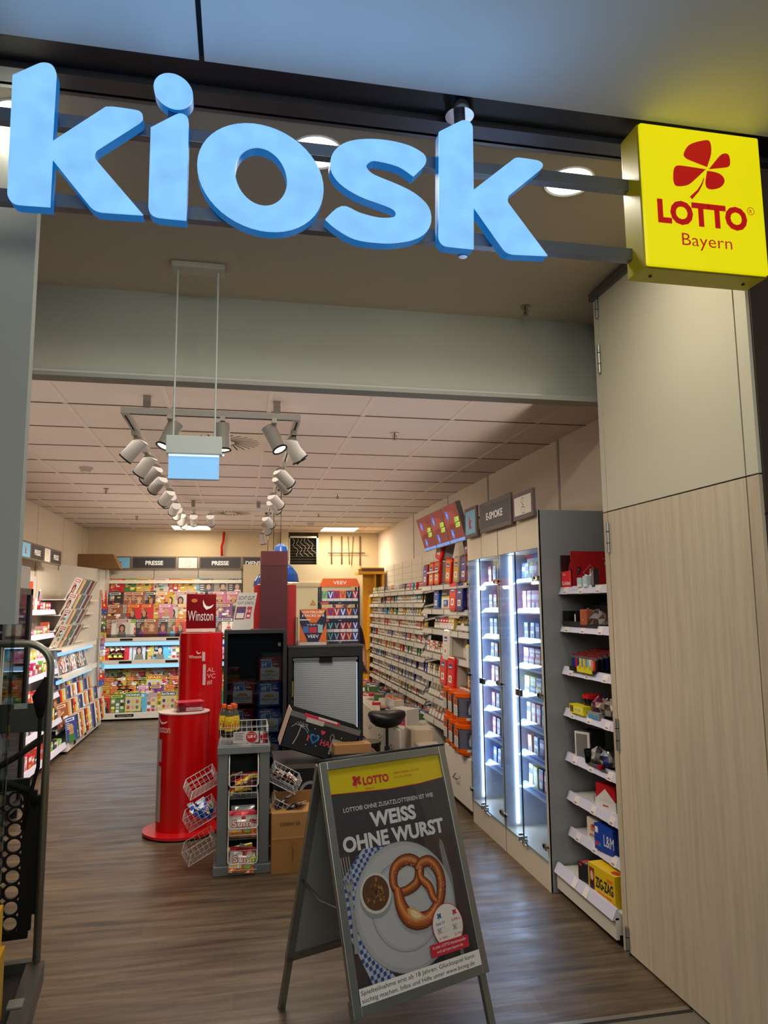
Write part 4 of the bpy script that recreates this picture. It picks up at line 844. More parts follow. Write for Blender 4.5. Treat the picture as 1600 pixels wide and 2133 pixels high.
# second shelf
z = SZ[1]-.012
t = thing('display_tray', 'black display tray with two white packs on the second shelf by the door', 'tray', (1.93, 3.86, z), -PI/2)
b = MB('print'); b.box(-.2, .22, -.03, .12, 0, .004, BLACK); b.box(-.2, .22, -.034, -.03, 0, .03, BLACK); b.box(-.2, -.196, -.03, .12, 0, .09, BLACK); b.box(-.03, -.026, -.03, .12, 0, .09, BLACK); b.box(-.2, .22, .116, .12, 0, .12, (14, 12, 12)); b.build('tray', t)
for k in (0, 1):
    c = MB('print'); c.box(-.15+k*.055, -.115+k*.055, .02, .035, .005, .07, (216, 208, 196)); c.build('pack', t)
b = bx(.085, .05, .09, (176, 92, 62), lambda b, w, h: b.ell(0, h*.35, .004, .004, (220, 200, 180), 1, 8), 'fabric'); b.build('leather_pouch', loc=(1.915, 3.78, z+.01), rz=-PI/2, label='tan leather pouch in the black tray on the second shelf', cat='pouch', bevel=.008)
def bag(name, lab, loc, c, n=5, s_=.07, m='foil', seed=1):
    r_ = random.Random(seed); b = MB(m)
    vs = []; k1_ = 10
    prof = [(.3, 0), (1, .1), (1.05, .45), (.85, .75), (.4, .95), (.15, 1.05)]
    b.smooth = False
    pts = [[(s_*r*(1+r_.uniform(-.18, .18))*math.cos(2*PI*q/k1_), s_*.6*r*(1+r_.uniform(-.18, .18))*math.sin(2*PI*q/k1_), s_*1.3*z_*(1+r_.uniform(-.05, .05))) for q in range(k1_)] for r, z_ in prof]
    for i in range(len(pts)-1):
        for q in range(k1_):
            cc = c[(i*3+q*2+r_.randint(0, 1)) % len(c)]
            b.add([pts[i][q], pts[i][(q+1) % k1_], pts[i+1][(q+1) % k1_], pts[i+1][q]], [(0, 1, 2, 3)], cc)
    b.build(name, loc=loc, rz=-PI/2, label=lab, cat='bag')
bag('wrapped_goods', 'crumpled clear wrap over dark goods on the second shelf by the door', (1.93, 3.68, z+.01), [(90, 66, 62), (180, 170, 160), (60, 48, 46)], seed=2)
bag('wrapped_goods', 'small crumpled pale wrap behind the two white packs on the second shelf', (2.0, 3.93, z+.06), [(180, 168, 150), (120, 110, 98)], s_=.035, seed=3)
b = MB('matte'); b.box(-.1, .1, 0, .05, 0, .14, (18, 16, 16)); b.build('dark_carton', loc=(2.02, 3.72, z), rz=-PI/2, label='black carton at the back of the second shelf by the door', cat='carton')
# lighters
z = SZ[2]-.012
LCOL = {'navy': (24, 34, 96), 'red': (196, 26, 40), 'blue': (30, 50, 130), 'yellow': (226, 214, 70), 'grey': (150, 150, 150), 'white': (226, 226, 220), 'pale blue': (150, 190, 214), 'pink': (226, 150, 150), 'orange': (226, 70, 30), 'black': (24, 22, 24)}
LM = {}
for k, v in LCOL.items():
    b = MB('gloss'); b.lathe([(0, 0), (.011, 0), (.012, .004), (.012, .058), (.011, .06)], v, 12, sy=.6).m('metal'); b.box(-.01, .01, -.006, .006, .06, .074, (150, 146, 140)); b.m('matte').box(-.004, .006, -.005, .005, .074, .081, (160, 20, 26)); LM[k] = b.mesh('lighter')
b = MB('print'); b.box(-.07, .2, -.04, .18, 0, .012, BLACK); b.box(-.07, .0, -.044, -.04, 0, .025, BLACK); b.box(.03, .2, -.046, -.04, 0, .03, (226, 214, 30))
for k in range(3): b.frame((0, -.046, 0)); b.poly([(.045+k*.06, .03), (.09+k*.06, .03), (.068+k*.06, .048)], (226, 214, 30), 0); b.ell(.068+k*.06, .03, .012, .012, (190, 176, 20), 1)
b.build('lighter_tray', loc=(1.92, 3.88, z), rz=-PI/2, label='black and yellow tray of lighters on the third shelf by the door', cat='tray')
fr = ['navy', 'blue', 'red', 'blue', 'yellow', 'grey', 'yellow', 'grey', 'pale blue', 'white', 'pink', 'orange', 'black']
for rw in range(6):
    for k in range(13):
        if rw < 2 and k > 10 and False: continue
        c = fr[k] if rw == 0 else rnd.choice(['black', 'navy', 'black', 'grey', 'red', 'black'])
        item(LM[c], 'lighter', '%s lighter in the yellow-trimmed tray, %s row back, %s from the cabinet side' % (c, nth(rw), nth(k)), 'lighter', 'lighters in the tray', (1.905+rw*.03, 3.955-k*.0235, z+.013+rw*.006), -PI/2)
# fourth shelf
z = SZ[3]-.012
b = bx(.17, .05, .05, (228, 214, 26), lambda b, w, h: (b.rect(-w*.45, h*.15, -w*.36, h*.85, BLACK, 1), b.rect(-w*.33, h*.15, -w*.24, h*.85, BLACK, 1), b.rect(-w*.15, h*.2, w*.4, h*.8, (240, 232, 120), 1), b.text('FILTER', -w*.1, h*.3, h*.35, (120, 110, 40), 2, w*.4))); b.build('filter_box', loc=(1.91, 3.9, z), rz=-PI/2, label='long yellow filter box with black bars on the fourth shelf', cat='box')
b = MB('gloss'); b.lathe([(0, 0), (.045, 0), (.05, .08)], (16, 14, 16), 20).lathe([(.05, .078), (.054, .08), (.054, .1), (.05, .102), (0, .102)], (206, 22, 28), 20); b.build('ash_cup', loc=(1.97, 3.87, z+.01), label='black tub with a red lid behind the yellow filter box', cat='tub')
bag('wrapped_goods', 'pink and purple goods in clear wrap on the fourth shelf', (1.95, 3.74, z+.02), [(190, 70, 90), (90, 40, 70), (210, 170, 170), (60, 40, 50)], seed=5)
bag('wrapped_goods', 'clear wrapped brown goods on the fourth shelf nearest the door', (1.95, 3.64, z+.02), [(150, 130, 110), (190, 180, 170), (80, 66, 50)], seed=6)
b = bx(.13, .03, .035, (150, 150, 146), lambda b, w, h: b.rect(-w*.4, h*.05, w*.4, h*.5, (60, 150, 210), 1)); b.build('flat_box', loc=(1.91, 3.72, z), rz=-PI/2, label='flat grey and blue box in front of the wrapped goods on the fourth shelf', cat='box')
# fifth shelf
z = SZ[4]-.012
b = MB('satin'); b.box(-.05, .05, -.004, 0, 0, .15, (226, 222, 214)); b.box(-.04, .035, -.006, -.004, .012, .138, (120, 118, 116)); b.box(.05, .055, -.004, .14, 0, .15, (60, 56, 56)); b.box(-.05, .05, .0, .14, .145, .15, (90, 88, 86)); b.box(.035, .05, -.006, .0, 0, .15, (226, 222, 214)); b.build('white_framed_box', loc=(1.93, 3.93, z), rz=-PI/2+.5, label='white framed grey box standing on the fifth shelf against the cabinet side', cat='box')
b = MB('gloss'); b.lathe([(0, 0), (.035, 0), (.042, .07), (.038, .07), (.03, .01)], (22, 20, 22), 18); b.build('black_cup', loc=(1.93, 3.83, z), label='small black cup on the fifth shelf', cat='cup')
bag('wrapped_goods', 'crumpled silver wrapped grinders on the fifth shelf, nearer the black cup', (1.94, 3.76, z+.01), [(190, 186, 180), (60, 56, 60), (120, 116, 112)], seed=8, s_=.065)
bag('wrapped_goods', 'crumpled clear wrap with dark bits on the fifth shelf, nearest the door', (1.94, 3.67, z+.01), [(150, 146, 140), (40, 36, 40), (200, 196, 190), (40, 50, 110)], seed=9, s_=.06)
b = MB('acryl'); b.box(-.1, .12, -.04, -.037, 0, .04, (210, 210, 210)); b.m('satin').box(-.1, .12, -.04, .1, 0, .004, (180, 172, 164)); b.build('clear_tray', loc=(1.93, 3.72, z), rz=-PI/2, label='clear low tray holding the silver wrapped grinders', cat='tray')
b = MB('gloss'); b.lathe([(0, 0), (.026, 0), (.026, .018), (0, .018)], (190, 24, 40), 16); b.build('grinder', loc=(1.905, 3.665, z+.006), label='small red grinder at the front of the fifth shelf', cat='grinder')
# sixth shelf: red carton
z = SZ[5]-.012
b = bx(.14, .11, .13, (200, 16, 24)); b.reset(); b.box(-.072, .072, -.057, .057, 0, .05, (236, 230, 224)); b.frame((0, -.0575, 0)); b.poly([(-.072, .05), (.072, .05), (.072, .058), (0, .105), (-.072, .058)][:2]+[(0, .11)], (236, 230, 224), 1); b.rect(-.02, .02, .02, .026, (180, 60, 50), 2)
b.frame((.0705, 0, 0), (0, 1, 0), (0, 0, 1)); b.rect(-.03, .085, -.008, .11, (226, 226, 226), 1)
b.build('cigarette_carton', loc=(1.99, 3.72, z), rz=-PI/2+.3, label='red and white cigarette carton on the sixth shelf', cat='carton')
b = MB('chrome'); b.tube([(0, -.05, 0), (0, -.05, .055), (0, .05, .055), (0, .05, 0)], .002, (200, 200, 205), 6); b.build('wire_stop', loc=(1.95, 3.84, z), rz=-.3, label='small wire stop beside the red cigarette carton', cat='shelf stop')
# seventh shelf
z = SZ[6]-.012
b = bx(.12, .09, .12, (226, 216, 198), lambda b, w, h: (b.ell(-w*.08, h*.6, w*.16, h*.16, (226, 130, 40), 1), b.text('winner', -w*.36, h*.2, h*.2, (200, 40, 30), 2, w*.7, slant=.3), b.ell(-w*.02, h*.7, w*.1, h*.08, (196, 40, 30), 2)))
b.frame((.0605, 0, 0), (0, 1, 0), (0, 0, 1)); b.rect(-.02, .01, .02, .05, (40, 36, 34), 1)
b.build('filter_carton', loc=(1.97, 3.84, z), rz=-PI/2+.15, label='cream carton with an orange and red emblem on the lowest rail shelf', cat='carton')
b = bx(.17, .09, .13, (22, 66, 170)); b.text('L&M', .0, .035, .06, (240, 240, 240), 1, .09, bold=.0); b.rect(-.078, .085, -.05, .115, (236, 236, 236), 1); b.rect(-.078, .02, -.05, .04, (200, 60, 90), 1); b.rect(-.045, .02, -.03, .04, (60, 150, 190), 1)
b.build('cigarette_carton', loc=(1.94, 3.67, z), rz=-PI/2+.1, label='blue cigarette carton on the lowest rail shelf', cat='carton')
# base shelf
z = .146
b = bx(.17, .26, .115, (22, 20, 22)); b.rect(.01, 0, .045, .115, (226, 216, 200), 1); b.ell(.028, .03, .012, .02, (30, 28, 28), 2); b.rect(-.075, .1, -.05, .112, (200, 60, 60), 1); b.top(.1152); b.rect(-.08, -.12, -.045, -.07, (196, 60, 60), 1); b.rect(-.045, -.12, -.02, -.07, (90, 140, 180), 1)
b.build('black_carton', loc=(1.96, 3.755, z), rz=-PI/2+.12, label='black carton with a pale band lying on the base shelf', cat='carton')
b = bx(.12, .16, .1, (20, 18, 20)); b.rect(-.05, .02, .02, .08, (210, 204, 196), 1)
for k in range(8): b.rect(-.046+k*.008, .025, -.042+k*.008, .075, (30, 28, 28), 2)
b.build('black_carton', loc=(2.1, 3.72, z), rz=-PI/2+.6, label='black carton with a barcode behind the other on the base shelf', cat='carton')
b = bx(.24, .13, .15, (236, 194, 20)); b.text('ZIG-ZAG', -.055, .05, .05, (22, 20, 18), 1, .16, bold=.04); b.rect(-.112, .02, -.065, .13, (150, 40, 40), 1); b.ell(-.088, .09, .016, .024, (226, 190, 150), 2); b.ell(-.088, .045, .018, .025, (40, 36, 36), 2); b.rect(-.04, .025, .09, .033, (226, 120, 30), 1); b.rect(.05, .105, .1, .12, (226, 120, 30), 1); b.top(.1502); b.text('ZIG-ZAG', .1, .02, .045, (22, 20, 18), 1, .15, bold=.04, al='r'); b.ell(.08, -.03, .03, .02, (196, 60, 40), 1)
b.build('paper_carton', loc=(1.90, 3.60, z), rz=-PI/2+.08, label='yellow rolling paper carton with black capitals on the base shelf by the door', cat='carton')
b = bx(.1, .08, .1, (226, 206, 180), lambda b, w, h: b.ell(0, h*.5, w*.25, h*.3, (206, 130, 60), 1)); b.build('pale_carton', loc=(2.12, 3.86, .146), rz=-PI/2, label='pale carton at the back of the base shelf', cat='carton')
# ================================================================ MAGAZINE WALLS
SKIN = [(214, 168, 140), (196, 142, 112), (226, 186, 160)]; HAIR = [(60, 36, 24), (30, 22, 20), (200, 160, 96), (120, 74, 44)]
MAGC = [((206, 30, 36), (230, 206, 70)), ((206, 178, 50), (180, 24, 30)), ((96, 180, 214), (245, 245, 245)), ((60, 120, 60), (250, 240, 90)), ((200, 196, 190), (180, 34, 50)), ((44, 70, 150), (245, 240, 230)), ((200, 110, 140), (250, 250, 240)), ((150, 84, 60), (240, 220, 190)), ((40, 36, 40), (235, 230, 225)), ((214, 150, 60), (250, 250, 250)), ((120, 110, 90), (230, 220, 200)), ((120, 50, 130), (250, 220, 60))]
MNAME = ['red', 'yellow', 'pale blue', 'green', 'white', 'dark blue', 'pink', 'brown', 'black', 'orange', 'grey brown', 'purple']
def cover(b, w, h, k, r_, style):
    bg, acc = MAGC[k]
    b.rect(0, 0, w, h, bg, 1)
    if style == 0:     # portrait
        s_ = r_.choice(SKIN); hr = r_.choice(HAIR); u = w*r_.uniform(.35, .65)
        b.ell(u, h*.52, w*.22, h*.2, hr, 2, 14); b.rect(u-w*.2, h*.3, u+w*.2, h*.52, hr, 2)
        b.poly([(u-w*.32, 0), (u+w*.32, 0), (u+w*.24, h*.3), (u-w*.24, h*.3)], r_.choice(MAGC)[0], 3); b.ell(u, h*.47, w*.13, h*.145, s_, 4, 14); b.rect(u-w*.06, h*.28, u+w*.06, h*.36, s_, 3)
        b.rect(u-w*.07, h*.495, u-w*.03, h*.505, (50, 34, 30), 5); b.rect(u+w*.03, h*.495, u+w*.07, h*.505, (50, 34, 30), 5); b.rect(u-w*.04, h*.395, u+w*.04, h*.41, (170, 50, 56), 5)
    elif style == 1:   # blocks of headlines
        for q in range(15):
            c = r_.choice(MAGC)[r_.randint(0, 1)] if q % 3 else r_.choice(SKIN+HAIR); x = r_.uniform(0, .7)*w; y = r_.uniform(.02, .7)*h
            b.rect(x, y, x+w*r_.uniform(.1, .3), y+h*r_.uniform(.04, .14), c, 2+q*.2)
    elif style == 2:   # figure
        u = w*.55; s_ = r_.choice(SKIN); b.rect(w*.05, h*.05, w*.95, h*.78, (230, 226, 218), 2)
        b.ell(u, h*.68, w*.09, h*.09, r_.choice(HAIR), 3, 12); b.ell(u, h*.66, w*.06, h*.07, s_, 4, 12); b.poly([(u-w*.14, h*.1), (u+w*.12, h*.1), (u+w*.15, h*.5), (u+w*.05, h*.6), (u-w*.06, h*.6), (u-w*.15, h*.48)], s_, 3); b.rect(u-w*.13, h*.4, u+w*.13, h*.5, (200, 30, 40), 4); b.rect(u-w*.13, h*.16, u+w*.12, h*.25, (200, 30, 40), 4)
    else:
        for q in range(12):
            b.rect(w*.08+(q % 3)*w*.3, h*.06+(q//3)*h*.17, w*.3+(q % 3)*w*.3, h*.19+(q//3)*h*.17, r_.choice(MAGC)[q % 2], 2)
    b.rect(w*.05, h*.83, w*.8, h*.95, acc, 2)
    b.rect(w*.1, h*.86, w*.7, h*.92, bg, 3)
    for q in range(4): b.rect(w*.06, h*(.74-q*.07), w*(.06+r_.uniform(.15, .32)), h*(.765-q*.07), acc, 6)
def magmesh(k, style, w=.21, h=.275, th=.006):
    r_ = random.Random(k*10+style); b = MB('print'); b.box(0, w, 0, th, 0, h, (222, 214, 202)); b.frame((0, 0, 0)); cover(b, w, h, k, r_, style); return b.mesh('magazine')
MG = {(k, s_): magmesh(k, s_) for k in range(12) for s_ in range(4)}
STY = ['portrait', 'headline', 'figure', 'picture grid']
def mag(k, s_, lab, loc, rz, rx, grp, ry=0): return item(MG[(k, s_)], 'magazine', '%s %s magazine, %s' % (MNAME[k], ('portrait', 'headline', 'figure', 'collage')[s_], lab), 'magazine', grp, loc, rz, rx, ry)
BX0, BX1, BYW = -2.0, .03, 11.8
YF = 11.3
t = thing('magazine_gondola', 'white magazine wall unit with blue lit shelves across the back of the shop', 'shelving', ((BX0+BX1)/2, BYW, 0))
cx_, Wg = t.location.x, BX1-BX0
zr = [P(300, y, 1, 11.55).z for y in (1238, 1266, 1291, 1322)]; 
b = MB('satin'); b.box(BX0-cx_, BX1-cx_, -.03, 0, 0, 2.4, (228, 214, 192)); b.m('matte')
for px in (227, 321, 413, 504):
    x = P(px, 1195, 1, BYW-.03).x-cx_
    for k in range(9): b.box(x-.006, x+.006, -.0315, -.029, 2.05+k*.022, 2.062+k*.022, (40, 36, 34))
b.build('back_panel', t)
b = MB('satin'); b.box(BX0-cx_, BX1-cx_, -.14, -.03, 2.03, 2.05, (232, 220, 200)).box(BX0-cx_, BX1-cx_, -.15, -.14, 2.0, 2.05, (236, 226, 208)); b.build('top_canopy', t)
for k, (z, y) in enumerate(zip((1.80, 1.60, 1.41, 1.19), (.14, .22, .30, .38))):
    b = MB('acryl'); b.box(BX0-cx_+.02, BX1-cx_, -y-.012, -y-.008, z, z+.05, (220, 220, 220)).m('satin').box(BX0-cx_+.02, BX1-cx_, -y-.012, -y+.05, z-.006, z, (200, 190, 175)); b.build('shelf', t)
zl = P(300, 1327, 1, YF+.05).z
def ledge(z, y, hgt, nm='shelf'):
    b = MB('satin'); b.box(BX0-cx_, BX1-cx_, y-BYW, -.03, z-.012, z, (228, 222, 212)); b.box(BX0-cx_, BX1-cx_, y-BYW-.012, y-BYW, z-hgt, z+.006, (236, 226, 210)); b.m('matte')
    for x in (-1.64, -.98, -.3): b.box(x-cx_-.09, x-cx_+.09, y-BYW-.014, y-BYW-.012, z-hgt*.8, z-hgt*.15, (26, 24, 24))
    b.build(nm, t)
ledge(1.185, YF+.08, .05); ledge(.86, YF+.05, .055)
BLU = (150, 205, 250)
for z in (1.10, .775):
    b = MB('emit:1.1'); b.box(BX0-cx_+.03, BX1-cx_-.03, -.44+.0, -.435, z-.028, z+.028, BLU); b.m('satin').box(BX0-cx_+.02, BX1-cx_-.02, -.435, -.40, z-.03, z+.03, (200, 210, 220)); b.build('light_bar', t)
    light('AREA', 'shelf_lamp', (cx_, YF+.07, z-.035), 3.2, (.5, .76, 1), 1.9, .04, (cx_, YF-.05, z-.6))
b = MB('satin'); b.box(BX0-cx_, BX1-cx_, YF-BYW, -.03, .03, .10, (226, 220, 210)); b.box(BX0-cx_, BX1-cx_, YF-BYW-.012, YF-BYW, .03, .115, (238, 230, 214)); b.m('matte').box(BX0-cx_+.03, BX1-cx_, YF-BYW+.03, -.1, 0, .03, (24, 20, 18))
b.box(-1.62-cx_-.13, -1.62-cx_+.13, YF-BYW-.014, YF-BYW-.012, .055, .095, (22, 20, 20)); b.m('print').frame((-1.62-cx_-.1, YF-BYW-.0145, .067)); b.text('Kreuzwort, Raetsel', 0, 0, .016, (235, 230, 225), 1, .2); b.build('base', t)
gr = 'magazines on the lit back wall'
# upper four tiers
for rw, (z, y) in enumerate(zip((1.803, 1.603, 1.413, 1.193), (.135, .215, .295, .375))):
    x = BX0+.05; k = 0
    while x < BX1-.2:
        dx_ = rnd.choice((.06, .1, .16, .2)); kk = {0: [0, 3, 1, 1, 0, 4, 2, 0, 1, 9, 2, 2, 2], 1: [8, 7, 7, 10, 8, 9, 1, 4, 4, 8, 10, 6], 2: [7, 10, 0, 0, 1, 6, 4, 9, 8, 0, 10, 11], 3: [7, 10, 4, 3, 8, 7, 8, 10, 0, 8, 10, 8]}[rw][min(k, 11)] if rw or x < -.55 else 8
        if rw == 0 and x > -.62: break
        st = {0: rnd.choice((1, 1, 3)), 1: rnd.choice((0, 0, 1)), 2: rnd.choice((0, 1, 0)), 3: rnd.choice((0, 2, 0))}[rw]
        mag(kk, st, '%s tier down on the back wall, %s from the corner' % (nth(rw), nth(k)), (x, BYW-y-.006-.0015*(k % 3), z), 0, -.16, gr); x += dx_+.012; k += 1
# three bigger magazines at the end of the top tier
def bigmag(x, bgc, title, tcol, lab, hair, dark):
    b = MB('print'); w, h = .215, .27; b.box(0, w, 0, .007, 0, h, (220, 214, 204)); b.frame(); b.rect(0, 0, w, h, bgc, 1); u = w*.62
    b.ell(u, h*.6, w*.24, h*.22, hair, 2); b.ell(u+w*.02, h*.52, w*.15, h*.17, (206, 160, 132), 3); b.poly([(u-w*.35, 0), (u+w*.36, 0), (u+w*.25, h*.36), (u-w*.15, h*.36)], dark, 3); b.rect(u-w*.05, h*.43, u+w*.07, h*.445, (150, 60, 60), 4)
    if title: b.text(title, w*.04, h*.8, h*.15, tcol, 5, w*.9, bold=.04)
    for q in range(4): b.rect(w*.05, h*(.6-q*.12), w*.3, h*(.64-q*.12), tcol, 5)
    b.build('magazine', loc=(x, BYW-.155, 1.803), rx=-.14, label=lab, cat='magazine', group=gr)
bigmag(-.62, (86, 84, 92), 'burda', (240, 240, 240), 'fashion magazine with a white masthead at the end of the top tier', (60, 40, 30), (40, 70, 130))
bigmag(-.40, (150, 146, 126), '', (150, 146, 126), 'olive grey magazine with a dark haired portrait on the top tier', (36, 28, 22), (60, 66, 50))
bigmag(-.18, (44, 38, 40), 'BRAUT', (240, 238, 234), 'black bridal magazine with white capitals at the end of the top tier', (60, 36, 28), (226, 220, 214))
# fifth tier
x = BX0+.04; k = 0
for kk, st, dx_ in ((0, 1, .04), (4, 1, .04), (0, 1, .035), (4, 1, .035), (0, 1, .04), (4, 0, .22), (4, 0, .08), (6, 3, .1), (1, 1, .08), (0, 1, .04), (2, 0, .2), (2, 1, .05), (4, 3, .1), (4, 2, .23), (5, 1, .1), (4, 0, .2), (6, 1, .12), (2, 0, .2), (0, 1, .1)):
    if x > BX1-.2: break
    mag(kk, st, 'lit middle ledge of the back wall, %s from the corner' % nth(k), (x, YF+.12+.004*(k % 2), .862), 0, -.14, gr); x += dx_; k += 1
# stepped lower tiers
for rw, (z, y, hh) in enumerate(((.44, 11.60, 0), (.33, 11.52, 0), (.21, 11.44, 0), (.10, 11.345, 0))):
    b = MB('satin'); b.box(BX0-cx_+.01, BX1-cx_, y-BYW, -.03, z-.12 if rw < 3 else .1, z, (190, 184, 176)); b.build('step', t) if rw < 3 else None
    x = BX0+.02-(.0 if rw < 2 else .0); k = 0
    cols = [[4, 3, 0, 1, 0, 0, 11, 1, 3], [0, 0, 0, 9, 0, 0, 6, 11, 0, 3, 11], [1, 0, 0, 0, 4, 0, 3, 6, 6, 11], [0, 3, 1, 2, 4, 1, 1, 4, 10, 3, 2]][rw]
    while x < -.1:
        kk = cols[k % len(cols)]; dx_ = [.06, .05, .05, .13][rw]+rnd.choice((0, .02, .07))
        mag(kk, [1, 1, 3, 3][rw] if k % 3 else rnd.choice((0, 1)), '%s low step up, back wall, %s from the corner' % (nth(3-rw), nth(k)), (x, y-.012-.0015*(k % 2), z+.002), 0, -.12, gr); x += dx_; k += 1
for k, (x, z, title, bg, tc) in enumerate(((-1.62, .13, 'DONNA', (40, 120, 100), (240, 236, 226)), (-1.12, .13, 'RATE-MIX', (30, 60, 120), (245, 240, 230)), (-1.35, .36, 'SPASS', (200, 24, 30), (245, 225, 60)))):
    b = MB('print'); w, h = .22, .27; b.box(0, w, 0, .007, 0, h, (226, 210, 60)); b.frame(); b.rect(.01, .01, w-.01, h*.72, (206, 196, 160), 1)
    for q in range(6): b.ell(w*.2+(q % 3)*w*.28, h*.2+(q//3)*h*.3, w*.1, h*.1, [(196, 60, 60), (220, 160, 120), (90, 130, 60), (70, 50, 120), (226, 190, 60), (190, 100, 60)][q], 2, 12)
    b.rect(.005, h*.76, w-.005, h*.97, bg, 1); b.text(title, w*.5, h*.8, h*.12, tc, 2, w*.86, al='c', bold=.03)
    b.build('magazine', loc=(x, 11.325 if z < .2 else 11.49, z), rx=-.12, label='puzzle magazine with a %s title bar, in front of the %s tier' % (['green', 'blue', 'red'][k], 'lowest stepped' if z < .2 else 'third stepped'), cat='magazine', group=gr)
# header signs on the back wall
def hsign(px0, px1, lab, draw, inner, y=11.62, py0=1158, py1=1185):
    a, c = P(px0, (py0), 1, y), P(px1, py1, 1, y); z0, z1 = P(300, py1+1, 1, y).z, P(300, py0+1, 1, y).z
    t_ = thing('header_sign', lab, 'sign', ((a.x+c.x)/2, y, (z0+z1)/2)); panel(t_, c.x-a.x, z1-z0, draw, inner, bw=.02)
hsign(227, 273, 'square blue sign with red letter above the back magazine wall', d_k, SKY)
hsign(275, 368, 'black press sign between the blue sign and the bag picture', d_txt('PRESSE', .5), INK)
hsign(370, 413, 'square white sign with a shopping bag drawing above the back magazines', d_bag, (236, 226, 208))
hsign(415, 503, 'black press sign between the bag picture and the services sign', d_txt('PRESSE', .5), INK)
hsign(505, 600, 'black services sign partly behind the dark red tower', lambda b, w, h: b.text('DIENSTLEISTUNG', -w+.03, -h*.4, h*.8, (245, 243, 238), 1, bold=.03), INK)
b = MB('fabric'); a = P(467, 1108, 1, 11.74); c = P(462, 1158, 1, 11.74); b.tube([a, (a.x-.01, 11.74, (a.z+c.z)/2+.05), (c.x-.005, 11.74, (a.z+c.z)/2-.05), c], .018, (200, 24, 24), 8); b.build('red_hose', label='red hose hanging from the ceiling behind the press signs', cat='hose')
b = MB('card'); a = P(172, 1170, 1, 11.5); c = P(262, 1141, 1, 11.5); w_ = c.x-a.x
b.hexa([(0, 0, 0), (w_, 0, 0), (w_, .28, 0), (0, .28, 0)], [(.02, 0, c.z-a.z), (w_-.1, 0, c.z-a.z), (w_-.1, .28, c.z-a.z), (.02, .28, c.z-a.z)], (128, 92, 56)); b.hexa([(w_-.1, 0, c.z-a.z-.005), (w_, 0, -.0), (w_, .28, 0), (w_-.1, .28, c.z-a.z-.005)], [(w_-.1, 0, c.z-a.z), (w_+.005, 0, 0.005), (w_+.005, .28, .005), (w_-.1, .28, c.z-a.z)], (150, 112, 70))
# corner filler panel
zc_ = 2.20; xs = -1.985
t = thing('corner_cabinet', 'tall pale corner panel cabinet between the two magazine walls', 'cabinet', (XL, 10.95, 0))
q = MB('satin'); PB = [(.01, -.95), (.30, .25), (.36, .33), (.36, .82), (.01, .82)]
q.add([(x, y, 0) for x, y in PB]+[(x, y, zc_) for x, y in PB], [(4, 3, 2, 1, 0), (5, 6, 7, 8, 9)]+[(i, (i+1) % 5, 5+(i+1) % 5, 5+i) for i in range(5)], (206, 198, 188)); q.build('body', t)
b.build('cardboard_box', loc=(a.x-.02, 11.12, zc_+.001), label='large brown cardboard box on top of the corner cabinet', cat='box')
# side magazine pockets at the end of the back unit
for k in range(14):
    mag((k*5) % 12, 1, 'side pocket of the back wall unit, %s from the top' % nth(k), (BX0+.03, 11.20-.02*(k > 7), 1.62-k*.085), PI/2-.2, -.1, 'magazines in the side pockets')
# ---- left magazine gondola
XG = -1.93; GY0, GY1 = 8.93, 10.93
t = thing('magazine_gondola', 'white magazine wall unit along the wall, seen side on, with blue lit ledges', 'shelving', (XL, (GY0+GY1)/2, 0))
yc = t.location.y; l_ = (GY1-GY0)/2
b = MB('satin'); b.box(.005, .03, -l_, l_, 0, 2.12, (226, 212, 192)); b.build('back_panel', t)
tiers = [(1.74, .30), (1.56, .25), (1.38, .20), (1.19, .16)]
def lx(z, x1, h=.03, nm='shelf', col=(232, 224, 212)):
    b = MB('satin'); b.box(.03, x1, -l_, l_, z-.01, z, col); b.box(x1, x1+.01, -l_, l_, z-h, z+.008, (238, 228, 214)); b.build(nm, t)
GY1 = 9.98
for z, dx_ in tiers: lx(z, dx_+.03, .012)
GY1 = 10.93
lx(1.17, .33, .04); lx(.86, .35, .05)
for z in (1.11, .79):
    b = MB('emit:1.1'); b.box(.28, .30, -l_+.02, l_-.02, z-.02, z+.02, BLU); b.build('light_bar', t)
    light('AREA', 'shelf_lamp', (XL+.31, yc, z-.03), 4.5, (.5, .76, 1), .04, 1.8, (XL+.5, yc, z-.6))
b = MB('satin'); b.box(.03, XG-XL+.04, -l_, l_, .03, .10, (230, 224, 216)); b.box(XG-XL+.04, XG-XL+.052, -l_, l_, .03, .12, (240, 232, 222)); b.m('matte').box(.05, XG-XL+.02, -l_+.02, l_, 0, .03, (24, 20, 18))
for k in range(3): b.box(XG-XL+.052, XG-XL+.054, -l_+.3+k*.6, -l_+.42+k*.6, .05, .10, (24, 22, 22))
b.build('base', t)
g2 = 'magazines on the side wall unit'
for rw, (z, dx_) in enumerate(tiers):
    y = 10.05; k = 0
    while y > GY0+.2:
        mag([10, 4, 7, 8, 10, 4, 5, 10, 3, 7, 4, 9][k % 12], rnd.choice((0, 1)), '%s tilted tier down on the side wall, %s from the corner' % (nth(rw), nth(k)), (XL+dx_+.03+.0007*(k % 3), y-.2, z+.004), PI/2-.15, .42, g2, ry=.1); y -= .068; k += 1
y = GY1-.25; k = 0
while y > GY0+.2:
    mag([4, 2, 5, 1, 0, 4, 2][k % 7], k % 4, 'lit ledge of the side wall unit, %s from the corner' % nth(k), (XL+.29, y-.21, .865), PI/2, -.22, g2); y -= .12; k += 1
